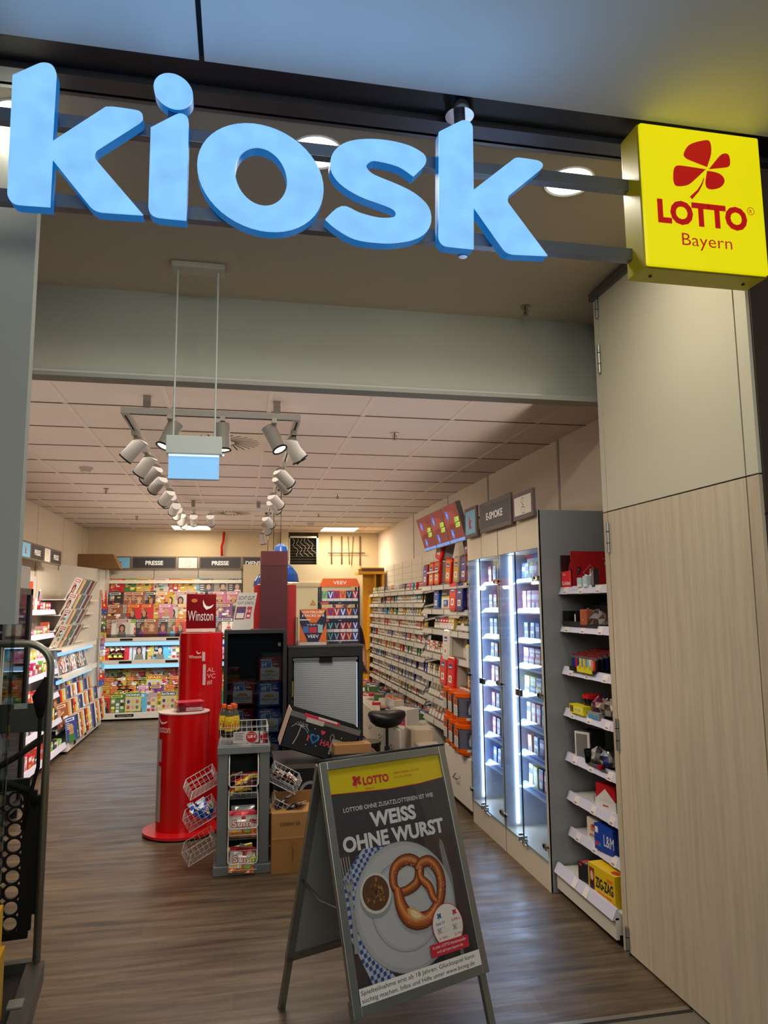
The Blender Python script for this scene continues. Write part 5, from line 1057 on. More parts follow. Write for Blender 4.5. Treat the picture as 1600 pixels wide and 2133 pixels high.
for rw, (z, dx_) in enumerate(((.52, .13), (.40, .22), (.27, .31), (.13, .41))):
    lx(z, dx_-.0, .05, 'step', (196, 190, 182)) if rw < 3 else None
    y = GY1-.03; k = 0
    while y > GY0+.2-(.0):
        mag([0, 8, 4, 9, 7, 4, 8, 5, 10, 4, 1][(k+rw*3) % 11], rnd.choice((0, 1, 3)), '%s low step up, side wall, %s from the corner' % (nth(3-rw), nth(k)), (XL+dx_+.025, y-.21, z+.004 if rw < 3 else .124), PI/2-.38, -.12, g2, ry=-.06); y -= .088; k += 1
# signs on the left wall
def lsign(px0, px1, lab, draw, inner):
    x = -2.10; z0, z1 = 2.13, 2.305
    ya, yb = P(px0, 1130, 0, x).y, P(px1, 1130, 0, x).y
    t_ = thing('header_sign', lab, 'sign', (x, (ya+yb)/2, (z0+z1)/2), PI/2); panel(t_, abs(yb-ya), z1-z0, draw, inner, bw=.018)
    bb = MB('metal'); bb.box(-.01, .01, 0, .21, -.01, .01, (150, 140, 130)); bb.build('wall_bracket', t_)
lsign(40, 61, 'blue sign with red letter on the side wall, cut off by the entrance', d_k, SKY)
lsign(61.5, 89, 'black press sign on the side wall nearer the entrance', d_txt('PRESSE', .5), INK)
lsign(90, 103, 'white shopping bag sign on the side wall between two press signs', d_bag, (236, 226, 208))
lsign(103.5, 126, 'black press sign on the side wall nearer the corner', d_txt('PRESSE', .5), INK)
# ---- candy gondola with lilac rails
CY0, CY1 = 6.45, 8.9; XCF = -1.93
t = thing('sweets_gondola', 'shelf unit with lilac price rails and small boxes between fridge and magazines', 'shelving', (XL, (CY0+CY1)/2, 0))
yc = t.location.y; l_ = (CY1-CY0)/2
b = MB('satin'); b.box(.005, .03, -l_, l_, 0, 2.0, (220, 210, 200)); b.box(.03, .2, -l_, -l_+.015, 0, 2.0, (210, 200, 192)); b.box(.005, .16, l_-.36, l_-.34, 1.2, 2.0, (206, 196, 214)) if False else None; b.build('back_panel', t)
CZ = [1.62, 1.36, 1.10, .96, .70, .42, .14]
for k, z in enumerate(CZ):
    x1 = [.24, .24, .22, .3, .32, .36, .42][k]
    b = MB('satin'); b.box(.03, x1, -l_, l_, z-.02, z-.01, (226, 218, 214)); b.hexa([(x1-.005, -l_, z-.05), (x1+.02, -l_, z-.05), (x1+.02, l_, z-.05), (x1-.005, l_, z-.05)], [(x1-.01, -l_, z+.004), (x1, -l_, z+.004), (x1, l_, z+.004), (x1-.01, l_, z+.004)], LIL); b.build('shelf', t)
    n = 0; y = CY1-.1
    r_ = random.Random(k)
    while y > 7.0:
        w_ = r_.choice((.07, .09, .12)); h_ = r_.choice((.06, .09, .13)); c = r_.choice([(206, 40, 110), (226, 90, 70), (230, 220, 214), (236, 170, 180), (200, 30, 40), (40, 36, 44), (180, 90, 60), (120, 190, 70), (240, 220, 60), (250, 190, 200)])
        b = MB('print'); b.box(-w_/2, w_/2, -.04, .04, 0, h_, c); b.frame((0, -.04, 0)); b.rect(-w_*.4, h_*.5, w_*.4, h_*.8, (240, 232, 226), 1); b.rect(-w_*.3, h_*.1, w_*.2, h_*.3, r_.choice(MAGC)[0], 1)
        b.build('sweets_box', loc=(XL+x1-.07, y, z-.009), rz=PI/2, label='sweets box near the magazines, %s lilac rail down, %s from the magazine end' % (nth(k), nth(n)), cat='box', group='sweets boxes on the lilac rails'); y -= w_+.015; n += 1
t2 = [o for o in COL.objects if o.name == 'sweets_gondola'][0]
q = P(90, 1245, 0, XL+.2)
b = MB('gloss')
for k in range(3): b.hexa([(-.03+.03*k, -.01, 0), (0+.03*k, -.01, 0), (0+.03*k, .01, 0), (-.03+.03*k, .01, 0)], [(-.05+.03*k, -.01, .17), (-.01+.03*k, -.01, .2), (-.01+.03*k, .01, .2), (-.05+.03*k, .01, .17)], (236, 84, 40))
b.build('orange_cones', loc=(XL+.17, 8.15, 1.72), rz=PI/2, label='bright orange folded pieces standing in a carton above the first lilac rail', cat='goods')
for k in range(7):
    b = MB('gloss'); b.tube([(0, 0, 0), (.01*(k-3), 0, .14)], .008, [(40, 60, 130), (226, 60, 110), (236, 230, 226)][k % 3], 6); b.m('gloss').cyl((.01*(k-3), 0, .14), .012, .02, (240, 236, 230), 8); b.build('lollipop_stick', loc=(XL+.2, 8.42-k*.012, 1.68), rz=PI/2, label='striped stick with pale cap on the first lilac rail, %s of its bunch' % nth(k), cat='stick', group='bunch of striped sticks')
# ---- black framed fridge
FY0, FY1 = 5.0, 6.42; XFR = -1.70
t = thing('drinks_fridge', 'black framed glass door fridge mostly hidden behind the entrance pane', 'fridge', (XFR, (FY0+FY1)/2, 0))
l_ = (FY1-FY0)/2
b = MB('satin'); b.box(-.6, -.05, -l_, l_, 0, .12, (40, 40, 42)).box(-.6, -.0, -l_, l_, 1.78, 1.98, (96, 92, 90)).box(-.6, -.57, -l_, l_, .12, 1.78, (60, 58, 60)).box(-.6, 0, l_-.03, l_, 0, 1.78, (30, 28, 30)).box(-.6, 0, -l_, -l_+.03, 0, 1.78, (30, 28, 30)); b.build('body', t)
b = MB('satin')
for a, c in ((-l_, -l_+.05), (-.03, .03), (l_-.06, l_)): b.box(-.0, .03, a, c, .1, 1.8, (14, 13, 14))
b.box(0, .03, -l_, l_, 1.75, 1.8, (14, 13, 14)).box(0, .03, -l_, l_, .1, .15, (14, 13, 14)); b.m('glass').box(.01, .014, -l_+.05, l_-.06, .15, 1.75, (200, 205, 208)); b.build('glass_door', t)
for k in range(5):
    z = .2+k*.3; b = MB('metal'); b.box(-.55, -.04, -l_+.03, l_-.03, z, z+.008, (170, 170, 172)); b.build('shelf', t)
    for j in range(9):
        c = [(170, 40, 40), (60, 50, 46), (190, 150, 60), (60, 120, 60), (190, 190, 196)][(j+k*2) % 5]; bb = MB('gloss'); bb.lathe([(0, 0), (.03, 0), (.032, .02), (.032, .13), (.012, .18), (.012, .2), (0, .2)], [c, c, (220, 214, 206), c, c, (30, 30, 30)], 12)
        bb.build('drink_bottle', loc=(XFR-.09, FY0+.12+j*.145, z+.009), label='drink bottle inside the black framed fridge, %s shelf up, %s along' % (nth(k), nth(j)), cat='bottle', group='bottles in the black framed fridge')
# ================================================================ ENTRANCE GLASS AND TROLLEY
YG = 2.45; xe = P(62, 800, 1, YG).x; zg = P(20, 1300, 1, YG).z
b = MB('paint'); b.box(-3.4, xe, YG-.02, YG+.02, zg, ZS, (178, 180, 172)); struct('wall_left_upper', b)
b = MB('glass'); b.box(-3.4, xe-.004, YG-.005, YG+.005, 0, zg, (232, 236, 236)); b.m('acryl').box(xe-.012, xe-.004, YG-.006, YG+.006, 0, zg, (214, 222, 222)); struct('window_1', b)
# roll container: open side faces the camera
TX, TY = -.775, 3.30
t = thing('roll_container', 'grey tubular roll trolley with black plastic grid wall at the entrance', 'trolley', (TX, TY, 0), .12)
GRY = (158, 156, 142)
b = MB('metal'); R0 = .10; pts = [(0, 0, .24), (0, 0, 1.40)]+[(-R0*(1-math.cos(a)), 0, 1.40+R0*math.sin(a)) for a in [k*PI/16 for k in range(1, 9)]]+[(-.78, 0, 1.50)]
b.tube(pts, .0155, GRY, 12); b.build('end_frame', t)
for x in (-.19, -.42, -.66): b = MB('metal'); b.tube([(x, 0, 1.49), (x, 0, .3)], .011, GRY, 10); b.build('upright_bar', t)
b = MB('metal'); b.box(-.19, -.01, -.008, .006, 1.14, 1.255, (84, 86, 78)); b.m('print').frame((-.13, -.0085, 1.235)); b.rect(0, 0, .05, .022, (150, 160, 150), 1); b.build('name_plate', t)
# black grid panel with round holes
def holed(b, x0, x1, z0, z1, pitch, r, y, th, col):
    nx = max(1, round((x1-x0)/pitch)); nz = max(1, round((z1-z0)/pitch)); px_, pz_ = (x1-x0)/nx, (z1-z0)/nz; n = 24
    for i in range(nx):
        for j in range(nz):
            cx, cz = x0+(i+.5)*px_, z0+(j+.5)*pz_; sq = []; ci = []
            for k in range(n):
                a = 2*PI*k/n; c, s_ = math.cos(a), math.sin(a); m_ = max(abs(c), abs(s_)); sq.append((cx+c/m_*px_/2*.999, cz+s_/m_*pz_/2*.999)); ci.append((cx+r*c, cz+r*s_))
            # small corner notch holes
            q2 = []
            for (x, z) in sq:
                dx_, dz_ = x-cx, z-cz
                if abs(dx_) > px_*.36 and abs(dz_) > pz_*.36: x -= math.copysign(.0065, dx_); z -= math.copysign(.0065, dz_)
                q2.append((x, z))
            vs = [(x, y, z) for x, z in q2]+[(x, y, z) for x, z in ci]+[(x, y+th, z) for x, z in q2]+[(x, y+th, z) for x, z in ci]
            fs = []
            for k in range(n):
                k2 = (k+1) % n; fs += [(k, k2, n+k2, n+k), (2*n+k2, 2*n+k, 3*n+k, 3*n+k2), (n+k, n+k2, 3*n+k2, 3*n+k), (k2, k, 2*n+k, 2*n+k2)]
            b.add(vs, fs, col)
b = MB('matte'); BK = (16, 15, 15)
holed(b, -.78, -.075, .36, .90, .062, .0255, .02, .012, BK); b.box(-.78, -.06, .014, .038, .905, .95, BK).box(-.78, -.04, .014, .038, .33, .36, BK); b.box(-.078, -.03, .014, .038, .36, .90, BK).box(-.035, -.015, .01, .04, .42, .88, BK)
b.tube([(-.78, .026, .935), (-.13, .026, .935), (-.06, .026, .90), (-.03, .026, .84)], .02, BK, 10); b.build('plastic_grid_panel', t)
b = MB('fabric'); b.tube([(-.015, -.01, 1.36), (-.035, -.015, 1.28), (-.03, -.012, 1.2)], [.006, .03, .012], (20, 18, 18), 8); b.tube([(-.03, -.012, 1.2), (-.028, -.012, 1.0), (-.05, -.012, .9), (-.075, -.012, .76)], .008, (20, 18, 18), 6)
b.tube([(-.03, -.012, 1.1), (-.12, -.02, 1.04), (-.22, -.02, .985), (-.35, -.02, .95)], .013, (26, 24, 24), 6); b.box(-.25, -.19, -.03, -.012, .965, .985, (44, 42, 42)); b.build('strap', t)
b = MB('metal'); b.box(-.8, .012, -.012, .03, .2, .25, (100, 102, 96)); b.box(-.8, .0, .02, -.72, .205, .215, (62, 62, 60)); b.box(-.8, .03, -.75, -.71, .2, .25, (90, 92, 88)); b.box(-.035, .03, -.75, 0, .165, .245, (104, 102, 96)); b.box(-.05, -.0, -.36, -.30, .246, .252, (170, 168, 160)); b.build('platform', t)
b = MB('metal'); b.tube([(-.0, -.1, .16), (.0, -.14, .08), (0, -.3, .03), (0, -.62, .03), (0, -.72, .1)], .013, (120, 120, 114), 10); b.build('kick_bar', t)
for y in (-.06, -.66):
    b = MB('metal'); b.box(-.1, -.06, y-.02, y+.02, .1, .17, (90, 90, 88)); b.m('matte').cyl((-.1, y, .06), .06, .034, (20, 20, 20), 24, axis=(1, 0, 0)); b.m('metal').cyl((-.102, y, .06), .02, .04, (120, 120, 116), 12, axis=(1, 0, 0)); b.build('castor', t)
for k in (0, 1):
    b = MB('matte'); b.tube([(-.36+k*.06, -.06, 1.33), (-.30+k*.06, -.06, 1.31), (-.285+k*.06, -.06, 1.26), (-.29+k*.06, -.06, 1.15), (-.33+k*.06, -.06, 1.10)], .008, (26, 26, 26), 8); b.build('black_hook', t)
b = MB('satin'); b.box(-.2, 0, -.1, .0, 0, .34, (226, 170, 12)); b.box(0.0, .012, -.1, .004, -.05, .2, (206, 150, 10)); q = P(12, 1800, 1, 2.95)
b.build('yellow_crate', loc=(q.x, 2.95, .255), rz=.12, label='yellow plastic crate edge standing on the roll trolley', cat='crate')
b = MB('acryl'); 
for k in range(3): b.box(-.34, -.33+.001, -.4+k*.1, -.395+k*.1, .0, 1.2, (226, 232, 232)) if False else None
b.box(-.5, -.15, -.004, .0, 0, 1.3, (226, 230, 230)); b.box(-.15, -.147, -.0, .25, 0, 1.3, (220, 226, 226)); b.build('clear_display_box', loc=(TX-.02, TY-.35, .255), label='tall clear acrylic display box standing in the roll trolley', cat='display box')
# ================================================================ A-FRAME POSTER STAND
AH, AS, AW = 1.039, .345, .603
t = thing('a_frame_sign', 'grey aluminium A-frame poster stand with a pretzel lottery poster', 'poster stand', (.589, 3.0, 0), .367)
AL = (158, 160, 156); dv = Vector((0, -AS, -AH)).normalized(); up = -dv; nf = Vector((1, 0, 0)).cross(up)
def fr(b, o=0): return b.frame(Vector((0, 0, AH))+nf*o, (1, 0, 0), up)
b = MB('metal'); fr(b); w2, fw, Lp = AW/2, .032, .848
def bar(b, u0, v0, u1, v1, h=.014, col=AL): b.box(u0, u1, v0, v1, -.008, h, col)
bar(b, -w2, -Lp, -w2+fw, 0); bar(b, w2-fw, -Lp, w2, 0); bar(b, -w2+fw, -fw, w2-fw, 0); bar(b, -w2+fw, -Lp, w2-fw, -Lp+fw)
b.m('matte').box(-w2+fw, w2-fw, -Lp+fw, -fw, -.006, -.002, (90, 90, 88)); b.build('front_frame', t, bevel=.004)
for s_ in (-1, 1):
    b = MB('metal'); fr(b); L_ = math.hypot(AH, AS); b.box(s_*(w2-.004)-(.028 if s_ > 0 else 0), s_*(w2-.004)+(.028 if s_ < 0 else 0), -L_, -Lp+.05, -.028, -.009, AL); b.build('leg', t)
up2 = Vector((0, -AS, AH)).normalized()
b = MB('metal'); b.frame((0, .012, AH-.01), (1, 0, 0), up2); bar(b, -w2, -.86, -w2+fw, 0, .01); bar(b, w2-fw, -.86, w2, 0, .01); bar(b, -w2+fw, -fw, w2-fw, 0, .01); bar(b, -w2+fw, -.86, w2-fw, -.86+fw, .01); b.m('satin').box(-w2+fw-.003, w2-fw+.003, -.83, -.03, -.006, .002, (140, 142, 138)); b.build('rear_frame', t)
for s_ in (-1, 1):
    b = MB('metal'); b.frame((0, .012, AH-.01), (1, 0, 0), up2); b.box(s_*(w2-.004)-(.026 if s_ > 0 else 0), s_*(w2-.004)+(.026 if s_ < 0 else 0), -math.hypot(AH, AS)+.006, -.84, -.01, .01, AL); b.m('matte').box(s_*(w2-.004)-(.026 if s_ > 0 else 0), s_*(w2-.004)+(.026 if s_ < 0 else 0), -math.hypot(AH, AS)-.0, -math.hypot(AH, AS)+.012, -.011, .011, (30, 30, 30)); b.build('leg', t)
b = MB('metal'); b.tube([(-w2, -.004, AH+.004), (w2, -.004, AH+.004)], .009, (60, 60, 60), 10); b.build('hinge_rod', t)
for s_ in (-1, 1):
    b = MB('metal'); b.tube([(s_*(w2-.015), -.16, .55), (s_*(w2-.015), 0, .53), (s_*(w2-.015), .17, .56)], .006, (130, 132, 128), 6); b.build('brace', t)
b = MB('print'); fr(b, -.001)
def R(u0, v0, u1, v1, c, l): b.rect(u0, -v1, u1, -v0, c, l)
uL, uR = -.2695, .2695
R(uL, .032, uR, .816, (62, 60, 64), 1)
for k in range(11):   # wooden table planks of the printed picture
    x = uL+k*.049; R(x, .33, x+.046, .78, [(70, 56, 50), (60, 48, 44), (76, 62, 54)][k % 3], 2)
R(uL, .26, uR, .335, (60, 57, 58), 3)
# cloth
def cloth(poly, cols, l):
    b.poly([(u, -v) for u, v in poly], cols, l)
CLP = [(-.2695, .42), (-.16, .33), (-.05, .34), (-.2, .45), (-.235, .6), (-.16, .70), (-.1, .775), (-.2, .775), (-.2695, .6)]
cloth(CLP, (176, 180, 192), 4)
for i in range(18):
    for j in range(30):
        u = uL+.006+i*.0135+(j % 2)*.00; v = .335+j*.0145
        if (i+j) % 2: continue
        inside = False; n_ = len(CLP)
        for a in range(n_):
            (xa, ya), (xb, yb_) = CLP[a-1], CLP[a]
            if (ya > v+.007) != (yb_ > v+.007) and u+.006 < (xb-xa)*(v+.007-ya)/(yb_-ya)+xa: inside = not inside
        if inside: b.poly([(u, -v), (u+.0125, -v+.002), (u+.0135, -v-.011), (u+.001, -v-.013)], (52, 74, 140), 5)
PCX, PCY, PR = -.012, .552, .225
for k, (rr, c) in enumerate(((1.0, (150, 150, 152)), (.985, (172, 172, 174)), (.93, (182, 182, 184)), (.70, (150, 150, 153)), (.68, (176, 176, 178)), (.64, (184, 184, 186)))): b.ell(PCX, -PCY, PR*rr, PR*rr*.98, c, 6+k, 56)
# cup with sauce
b.ell(-.137, -.50, .070, .070, (150, 148, 146), 13, 36); b.ell(-.137, -.487, .068, .068, (206, 204, 200), 14, 36); b.ell(-.137, -.486, .058, .059, (96, 62, 34), 15, 36)
r_ = random.Random(3)
for k in range(46):
    a, q = r_.uniform(0, 6.28), r_.uniform(0, .046); b.ell(-.137+q*math.cos(a), -.486+q*math.sin(a), r_.uniform(.003, .008), r_.uniform(.003, .010), r_.choice([(136, 94, 50), (110, 70, 34), (160, 118, 66), (84, 52, 28)]), 16, 8)
# fork and knife
b.stroke([(-.247, -.46), (-.243, -.55), (-.25, -.66)], [.012, .016, .02], (150, 150, 152), 12)
for k in range(4): b.stroke([(-.262+k*.011, -.345), (-.258+k*.010, -.44)], .0045, (146, 146, 150), 12)
b.poly([(-.263, -.43), (-.222, -.43), (-.236, -.475), (-.25, -.475)], (150, 150, 152), 12)
b.poly([(.196, -.352), (.208, -.37), (.222, -.5), (.214, -.6), (.195, -.6), (.190, -.45), (.188, -.38)], (122, 122, 124), 5); b.stroke([(.205, -.6), (.2, -.78)], .016, (130, 130, 132), 5)
# pretzel
def arc(pts, n=6):
    out = []
    for i in range(len(pts)-1):
        p0, p1, p2, p3 = [Vector(pts[max(0, min(len(pts)-1, j))]) for j in (i-1, i, i+1, i+2)]
        for k in range(n):
            t_ = k/n; out.append(tuple(.5*((2*p1)+(-p0+p2)*t_+(2*p0-5*p1+4*p2-p3)*t_*t_+(-p0+3*p1-3*p2+p3)*t_**3)))
    return out+[pts[-1]]
def dough(pts, w, l):
    p = arc([(u, -v) for u, v in pts]); n_ = len(p); wf = lambda k_: [(w[0]+(w[1]-w[0])*math.sin(PI*i/(n_-1)))*k_ for i in range(n_)]
    for kk, c in ((1.0, (84, 36, 18)), (.86, (124, 56, 26)), (.62, (158, 80, 38)), (.34, (186, 108, 54)), (.12, (206, 136, 78))): b.stroke([(x-(1-kk)*.004, y+(1-kk)*.006) for x, y in p], wf(kk), c, l); l += .6
b.ell(.05, -.51, .108, .115, (150, 148, 148), 12.5, 32) if False else None
dough([(-.04, .505), (-.055, .475), (-.045, .43), (-.01, .405), (.035, .403), (.068, .425), (.068, .46), (.045, .49), (0, .505), (-.035, .505)], (.030, .044), 17)
dough([(.06, .445), (.085, .425), (.125, .425), (.155, .46), (.160, .51), (.140, .565), (.105, .595)], (.036, .044), 21)
dough([(.075, .44), (.07, .475), (.10, .51), (.11, .55), (.125, .57)], (.022, .034), 25)
dough([(-.045, .49), (-.04, .55), (-.015, .595), (.03, .615), (.08, .61), (.12, .58)], (.034, .062), 29)
b.poly([(x, -v) for x, v in arc([(-.02, .565), (.01, .565), (.05, .60), (.055, .612), (.02, .612), (-.01, .597), (-.02, .565)], 4)], (196, 148, 92), 33); b.poly([(x, -v) for x, v in arc([(-.008, .572), (.012, .575), (.04, .6), (.02, .605), (-.002, .592), (-.008, .572)], 4)], (222, 190, 140), 34)
for k in range(60):
    u, v = r_.choice([(.0, .41), (.03, .408), (-.03, .43), (.11, .43), (.13, .45), (.15, .48), (.09, .6), (.0, .60), (.06, .44), (.155, .52)]); b.rect(u+r_.uniform(-.02, .02), -v+r_.uniform(-.016, .016), u+r_.uniform(-.02, .02)+.0001, -v, (0, 0, 0), 0) if False else b.ell(u+r_.uniform(-.02, .02), -v+r_.uniform(-.016, .016), .0016, .0013, (236, 224, 206), 35, 5)
# yellow head with red curve
ycv = [(uL, .120), (-.12, .128), (.0, .134), (.14, .133), (uR, .124)]
b.poly([(u, -v-.003) for u, v in ycv]+[(uR, -.05), (uL, -.05)], (176, 30, 44), 3); b.poly([(u, -v) for u, v in ycv]+[(uR, -.032), (uL, -.032)], (216, 190, 14), 4)
for ang, k in ((130, 1.1), (45, .9), (215, 1.1), (-35, .8)):
    c, s_ = math.cos(math.radians(ang)), math.sin(math.radians(ang)); b.ell(-.142+c*.0125, -.087+s_*.0125, .0115*k, .0085*k, (190, 40, 52), 5, 14, rot=math.radians(ang))
b.stroke([(-.142, -.09), (-.145, -.103), (-.152, -.113)], [.001, .002, .003], (190, 40, 52), 5)
RDT = (190, 44, 56)
b.text('LOTTO', -.116, -.105, .029, RDT, 5, .122, bold=.05); b.text('Bayern', -.108, -.124, .008, RDT, 5, .04); b.text('®', .010, -.081, .006, RDT, 5)
b.text('NIMM DEIN GLÜCK', .032, -.083, .009, RDT, 5, .128); b.text('IN DIE HAND.', .032, -.100, .009, RDT, 5, .092)
WT = (214, 214, 214)
b.text('LOTTO® OHNE ZUSATZLOTTERIEN IST WIE', -.008, -.193, .0165, WT, 5, .425, al='c', bold=.012)
b.text('WEISS', -.003, -.260, .052, WT, 5, .215, al='c', bold=.04); b.text('OHNE WURST', -.008, -.330, .052, WT, 5, .472, al='c', bold=.04)
# badge
b.ell(.150, -.655, .072, .075, (176, 40, 62), 36, 40); b.ell(.150, -.655, .0695, .0725, (212, 206, 200), 37, 40)
for u, c, tx in ((.107, (40, 90, 150), 'Spiel 77'), (.180, (190, 44, 60), 'SUPER 6')):
    for ang in (130, 45, 215, -35):
        cc, s_ = math.cos(math.radians(ang)), math.sin(math.radians(ang)); b.ell(u+.01+cc*.006, -.618+s_*.006, .0058, .004, c, 38, 10, rot=math.radians(ang))
    b.stroke([(u+.01, -.618), (u+.006, -.631)], .0015, c, 38); b.text(tx, u+.01, -.647, .0095, c, 38, .042, al='c', bold=.01)
    for q in (0, 1):
        x = u-.008+q*.02; b.stroke([(x, -.675), (x+.016, -.675), (x+.016, -.658), (x, -.658)], .0015, (90, 30, 60) if q == 0 else (190, 160, 150), 38, True)
        if q == 0: b.stroke([(x+.002, -.673), (x+.014, -.66)], .002, (90, 30, 60), 38); b.stroke([(x+.002, -.66), (x+.014, -.673)], .002, (90, 30, 60), 38)
    b.text('Ja Nein', u-.008, -.695, .010, (190, 60, 60), 38, .040)
b.poly([(.055, -.703), (.228, -.703), (.232, -.708), (.230, -.741), (.226, -.745), (.055, -.745), (.051, -.741), (.051, -.708)], (186, 40, 58), 39)
b.text('In jeder LOTTO-Annahmestelle', .14, -.719, .0095, (236, 220, 216), 40, .155, al='c'); b.text('und auf lotto-bayern.de', .14, -.735, .0095, (236, 220, 216), 40, .122, al='c')
R(uL, .764, uR, .816, (222, 218, 214), 41)
b.text('Spielteilnahme erst ab 18 Jahren. Glücksspiel kann', -.263, -.785, .0145, (40, 38, 38), 42, .505); b.text('süchtig machen. Infos und Hilfe unter www.bioeg.de', -.263, -.808, .0145, (40, 38, 38), 42, .50)
b.build('poster', t)
b = MB('acryl'); fr(b); b.rect(uL, -.816, uR, -.032, (250, 250, 250), 22); b.build('clear_cover', t)
# ================================================================ RED COLUMN DISPLAYS
YW = 5.75
def gx(px, y, py=1400): return P(px, py, 1, y).x
t = thing('round_display_column', 'glossy red oval column display with white top and round base disc', 'display column', ((gx(333, YW)+gx(438, YW))/2+.0, YW, 0))
rx_ = (gx(438, YW)-gx(333, YW))/2; zt_ = P(385, 1485, 1, YW-.1).z
RG = (204, 10, 16)
def oval(b, r1, r2, z0, z1, col, n=40, cap=None):
    b.lathe([(1, z0), (1, z1)], col, n, sx=r1, sy=r2); b.add([(r1*math.cos(2*PI*k/n), r2*math.sin(2*PI*k/n), z1) for k in range(n)], [tuple(range(n))], cap or col)
b = MB('gloss'); oval(b, rx_, .15, .03, zt_-.006, RG); b.m('print')
def cyl_patch(b, r1, r2, a0, a1, z0, z1, col, k=1.004, n=8):
    for i in range(n):
        p, q = math.radians(a0+(a1-a0)*i/n), math.radians(a0+(a1-a0)*(i+1)/n); b.add([(r1*k*math.cos(p), r2*k*math.sin(p), z0), (r1*k*math.cos(q), r2*k*math.sin(q), z0), (r1*k*math.cos(q), r2*k*math.sin(q), z1), (r1*k*math.cos(p), r2*k*math.sin(p), z1)], [(0, 1, 2, 3)], col)
cyl_patch(b, rx_, .15, 185, 218, .52, .68, (190, 176, 172)); cyl_patch(b, rx_, .15, 185, 218, .10, .49, (190, 176, 172))
def wraptext(b, s_, r1, r2, a0, z, h, col, wdeg, bold=0, k=1.006):
    vs, fs, W_ = glyphs(s_, bold); out = []
    for x, y in vs:
        a = math.radians(a0+wdeg*x/W_); out.append((r1*k*math.cos(a), r2*k*math.sin(a), z+y*h/CAP))
    b.add(out, fs, col)
wraptext(b, 'Winston', rx_, .15, 186, zt_-.135, .055, (240, 226, 222), 56)
def bird(b, f):
    b.add([f(x, y) for x, y in ((0, .9), (.12, .55), (.3, .3), (.6, .25), (1, .45), (.75, .12), (.45, 0), (.3, -.06), (.05, .25), (-.02, .6))], [(0, 1, 8, 9), (1, 2, 7, 8), (2, 3, 6, 7), (3, 4, 5, 6)], (244, 236, 232))
bird(b, lambda x, y: (rx_*1.006*math.cos(math.radians(206+x*30)), .15*1.006*math.sin(math.radians(206+x*30)), zt_-.075+y*.05)); b.build('column', t)
b = MB('gloss'); oval(b, rx_+.004, .154, zt_-.006, zt_+.002, (236, 216, 206)); b.build('top', t)
b = MB('gloss'); oval(b, rx_+.09, .26, .012, .03, (214, 30, 32)); b.m('matte'); oval(b, rx_+.085, .255, 0, .012, (14, 10, 10)); b.build('base_disc', t)
# small clear box on it
b = MB('acryl'); b.box(-.10, .10, -.06, .06, .004, .07, (240, 225, 228)); b.m('gloss').box(-.085, .085, -.05, .05, 0, .035, (176, 30, 60)); b.box(-.10, .10, -.06, .06, .068, .073, (214, 90, 110)); b.m('print').frame((0, -.0505, 0)); b.rect(-.03, .006, .085, .03, (226, 216, 210), 1); b.text('Rauchen', -.02, .011, .012, (40, 36, 36), 2, .09); b.rect(-.08, .004, -.04, .032, (50, 40, 44), 1)
b.build('clear_box', loc=((gx(355, YW)+gx(437, YW))/2, YW-.02, zt_+.003), rz=.25, label='clear box with pink lid and red packs on the red column', cat='box')
# tall red tower behind
YT = 6.0
xa, xb = gx(374, YT, 1330), gx(464, YT, 1330); zt2 = P(420, 1318, 1, YT).z
t = thing('red_tower_display', 'tall glossy red tower display with price strips behind the oval column', 'display tower', ((xa+xb)/2, YT, 0)); hw = (xb-xa)/2
b = MB('gloss'); oval(b, hw, .10, 0, zt2, RG)
b.box(-hw*.95, hw*.98, 0, .12, 0, zt2, (180, 8, 14)); b.build('tower', t)
b = MB('print'); zz = lambda py: P(430, py, 1, YT-.12).z
b.frame((0, -.109, 0)); X = lambda px: gx(px, YT-.11, 1380)-t.location.x
b.text('Winston', X(393), zz(1371), .027, (236, 214, 208), 1, X(419)-X(393)); b.poly([(X(421), zz(1377)), (X(427), zz(1377)), (X(427), zz(1358)), (X(421), zz(1358))], (226, 190, 190), 1); b.rect(X(423), zz(1427), X(429), zz(1384), (226, 190, 190), 1)
for k, s_ in enumerate(('AL', 'VC', '#I')): b.text(s_, X(432), zz(1400+k*13), .036, (230, 190, 186), 1)
bird(b, lambda x, y: (X(409)+x*.035, zz(1362)+y*.03, .0005)); b.build('print', t)
z0, z1 = P(420, 1312, 1, YT).z, P(420, 1238, 1, YT).z; xa, xb = gx(389, YT, 1275)-t.location.x, gx(450, YT, 1275)-t.location.x
b = MB('gloss'); b.box(xa, xb, -.03, -.02, z0, z1+.0, (186, 12, 30)); b.m('acryl').box(xa-.003, xb+.003, -.034, -.031, z0-.02, z1+.01, (240, 230, 230)); b.m('print').frame((0, -.0345, 0)); b.rect(xa, z0-.014, xb, z0+.012, (222, 206, 196), 1)
hgt = z1-z0; b.text('Winston', xa+.012, z0+hgt*.26, hgt*.3, (238, 224, 216), 2, (xb-xa)*.86); bird(b, lambda x, y: (xa+(xb-xa)*.56+x*.085, z0+hgt*.58+y*.085, .001)); b.ell(xa+.06, z1-.05, .024, .016, (214, 110, 40), 2, 10); b.build('header_card', t)
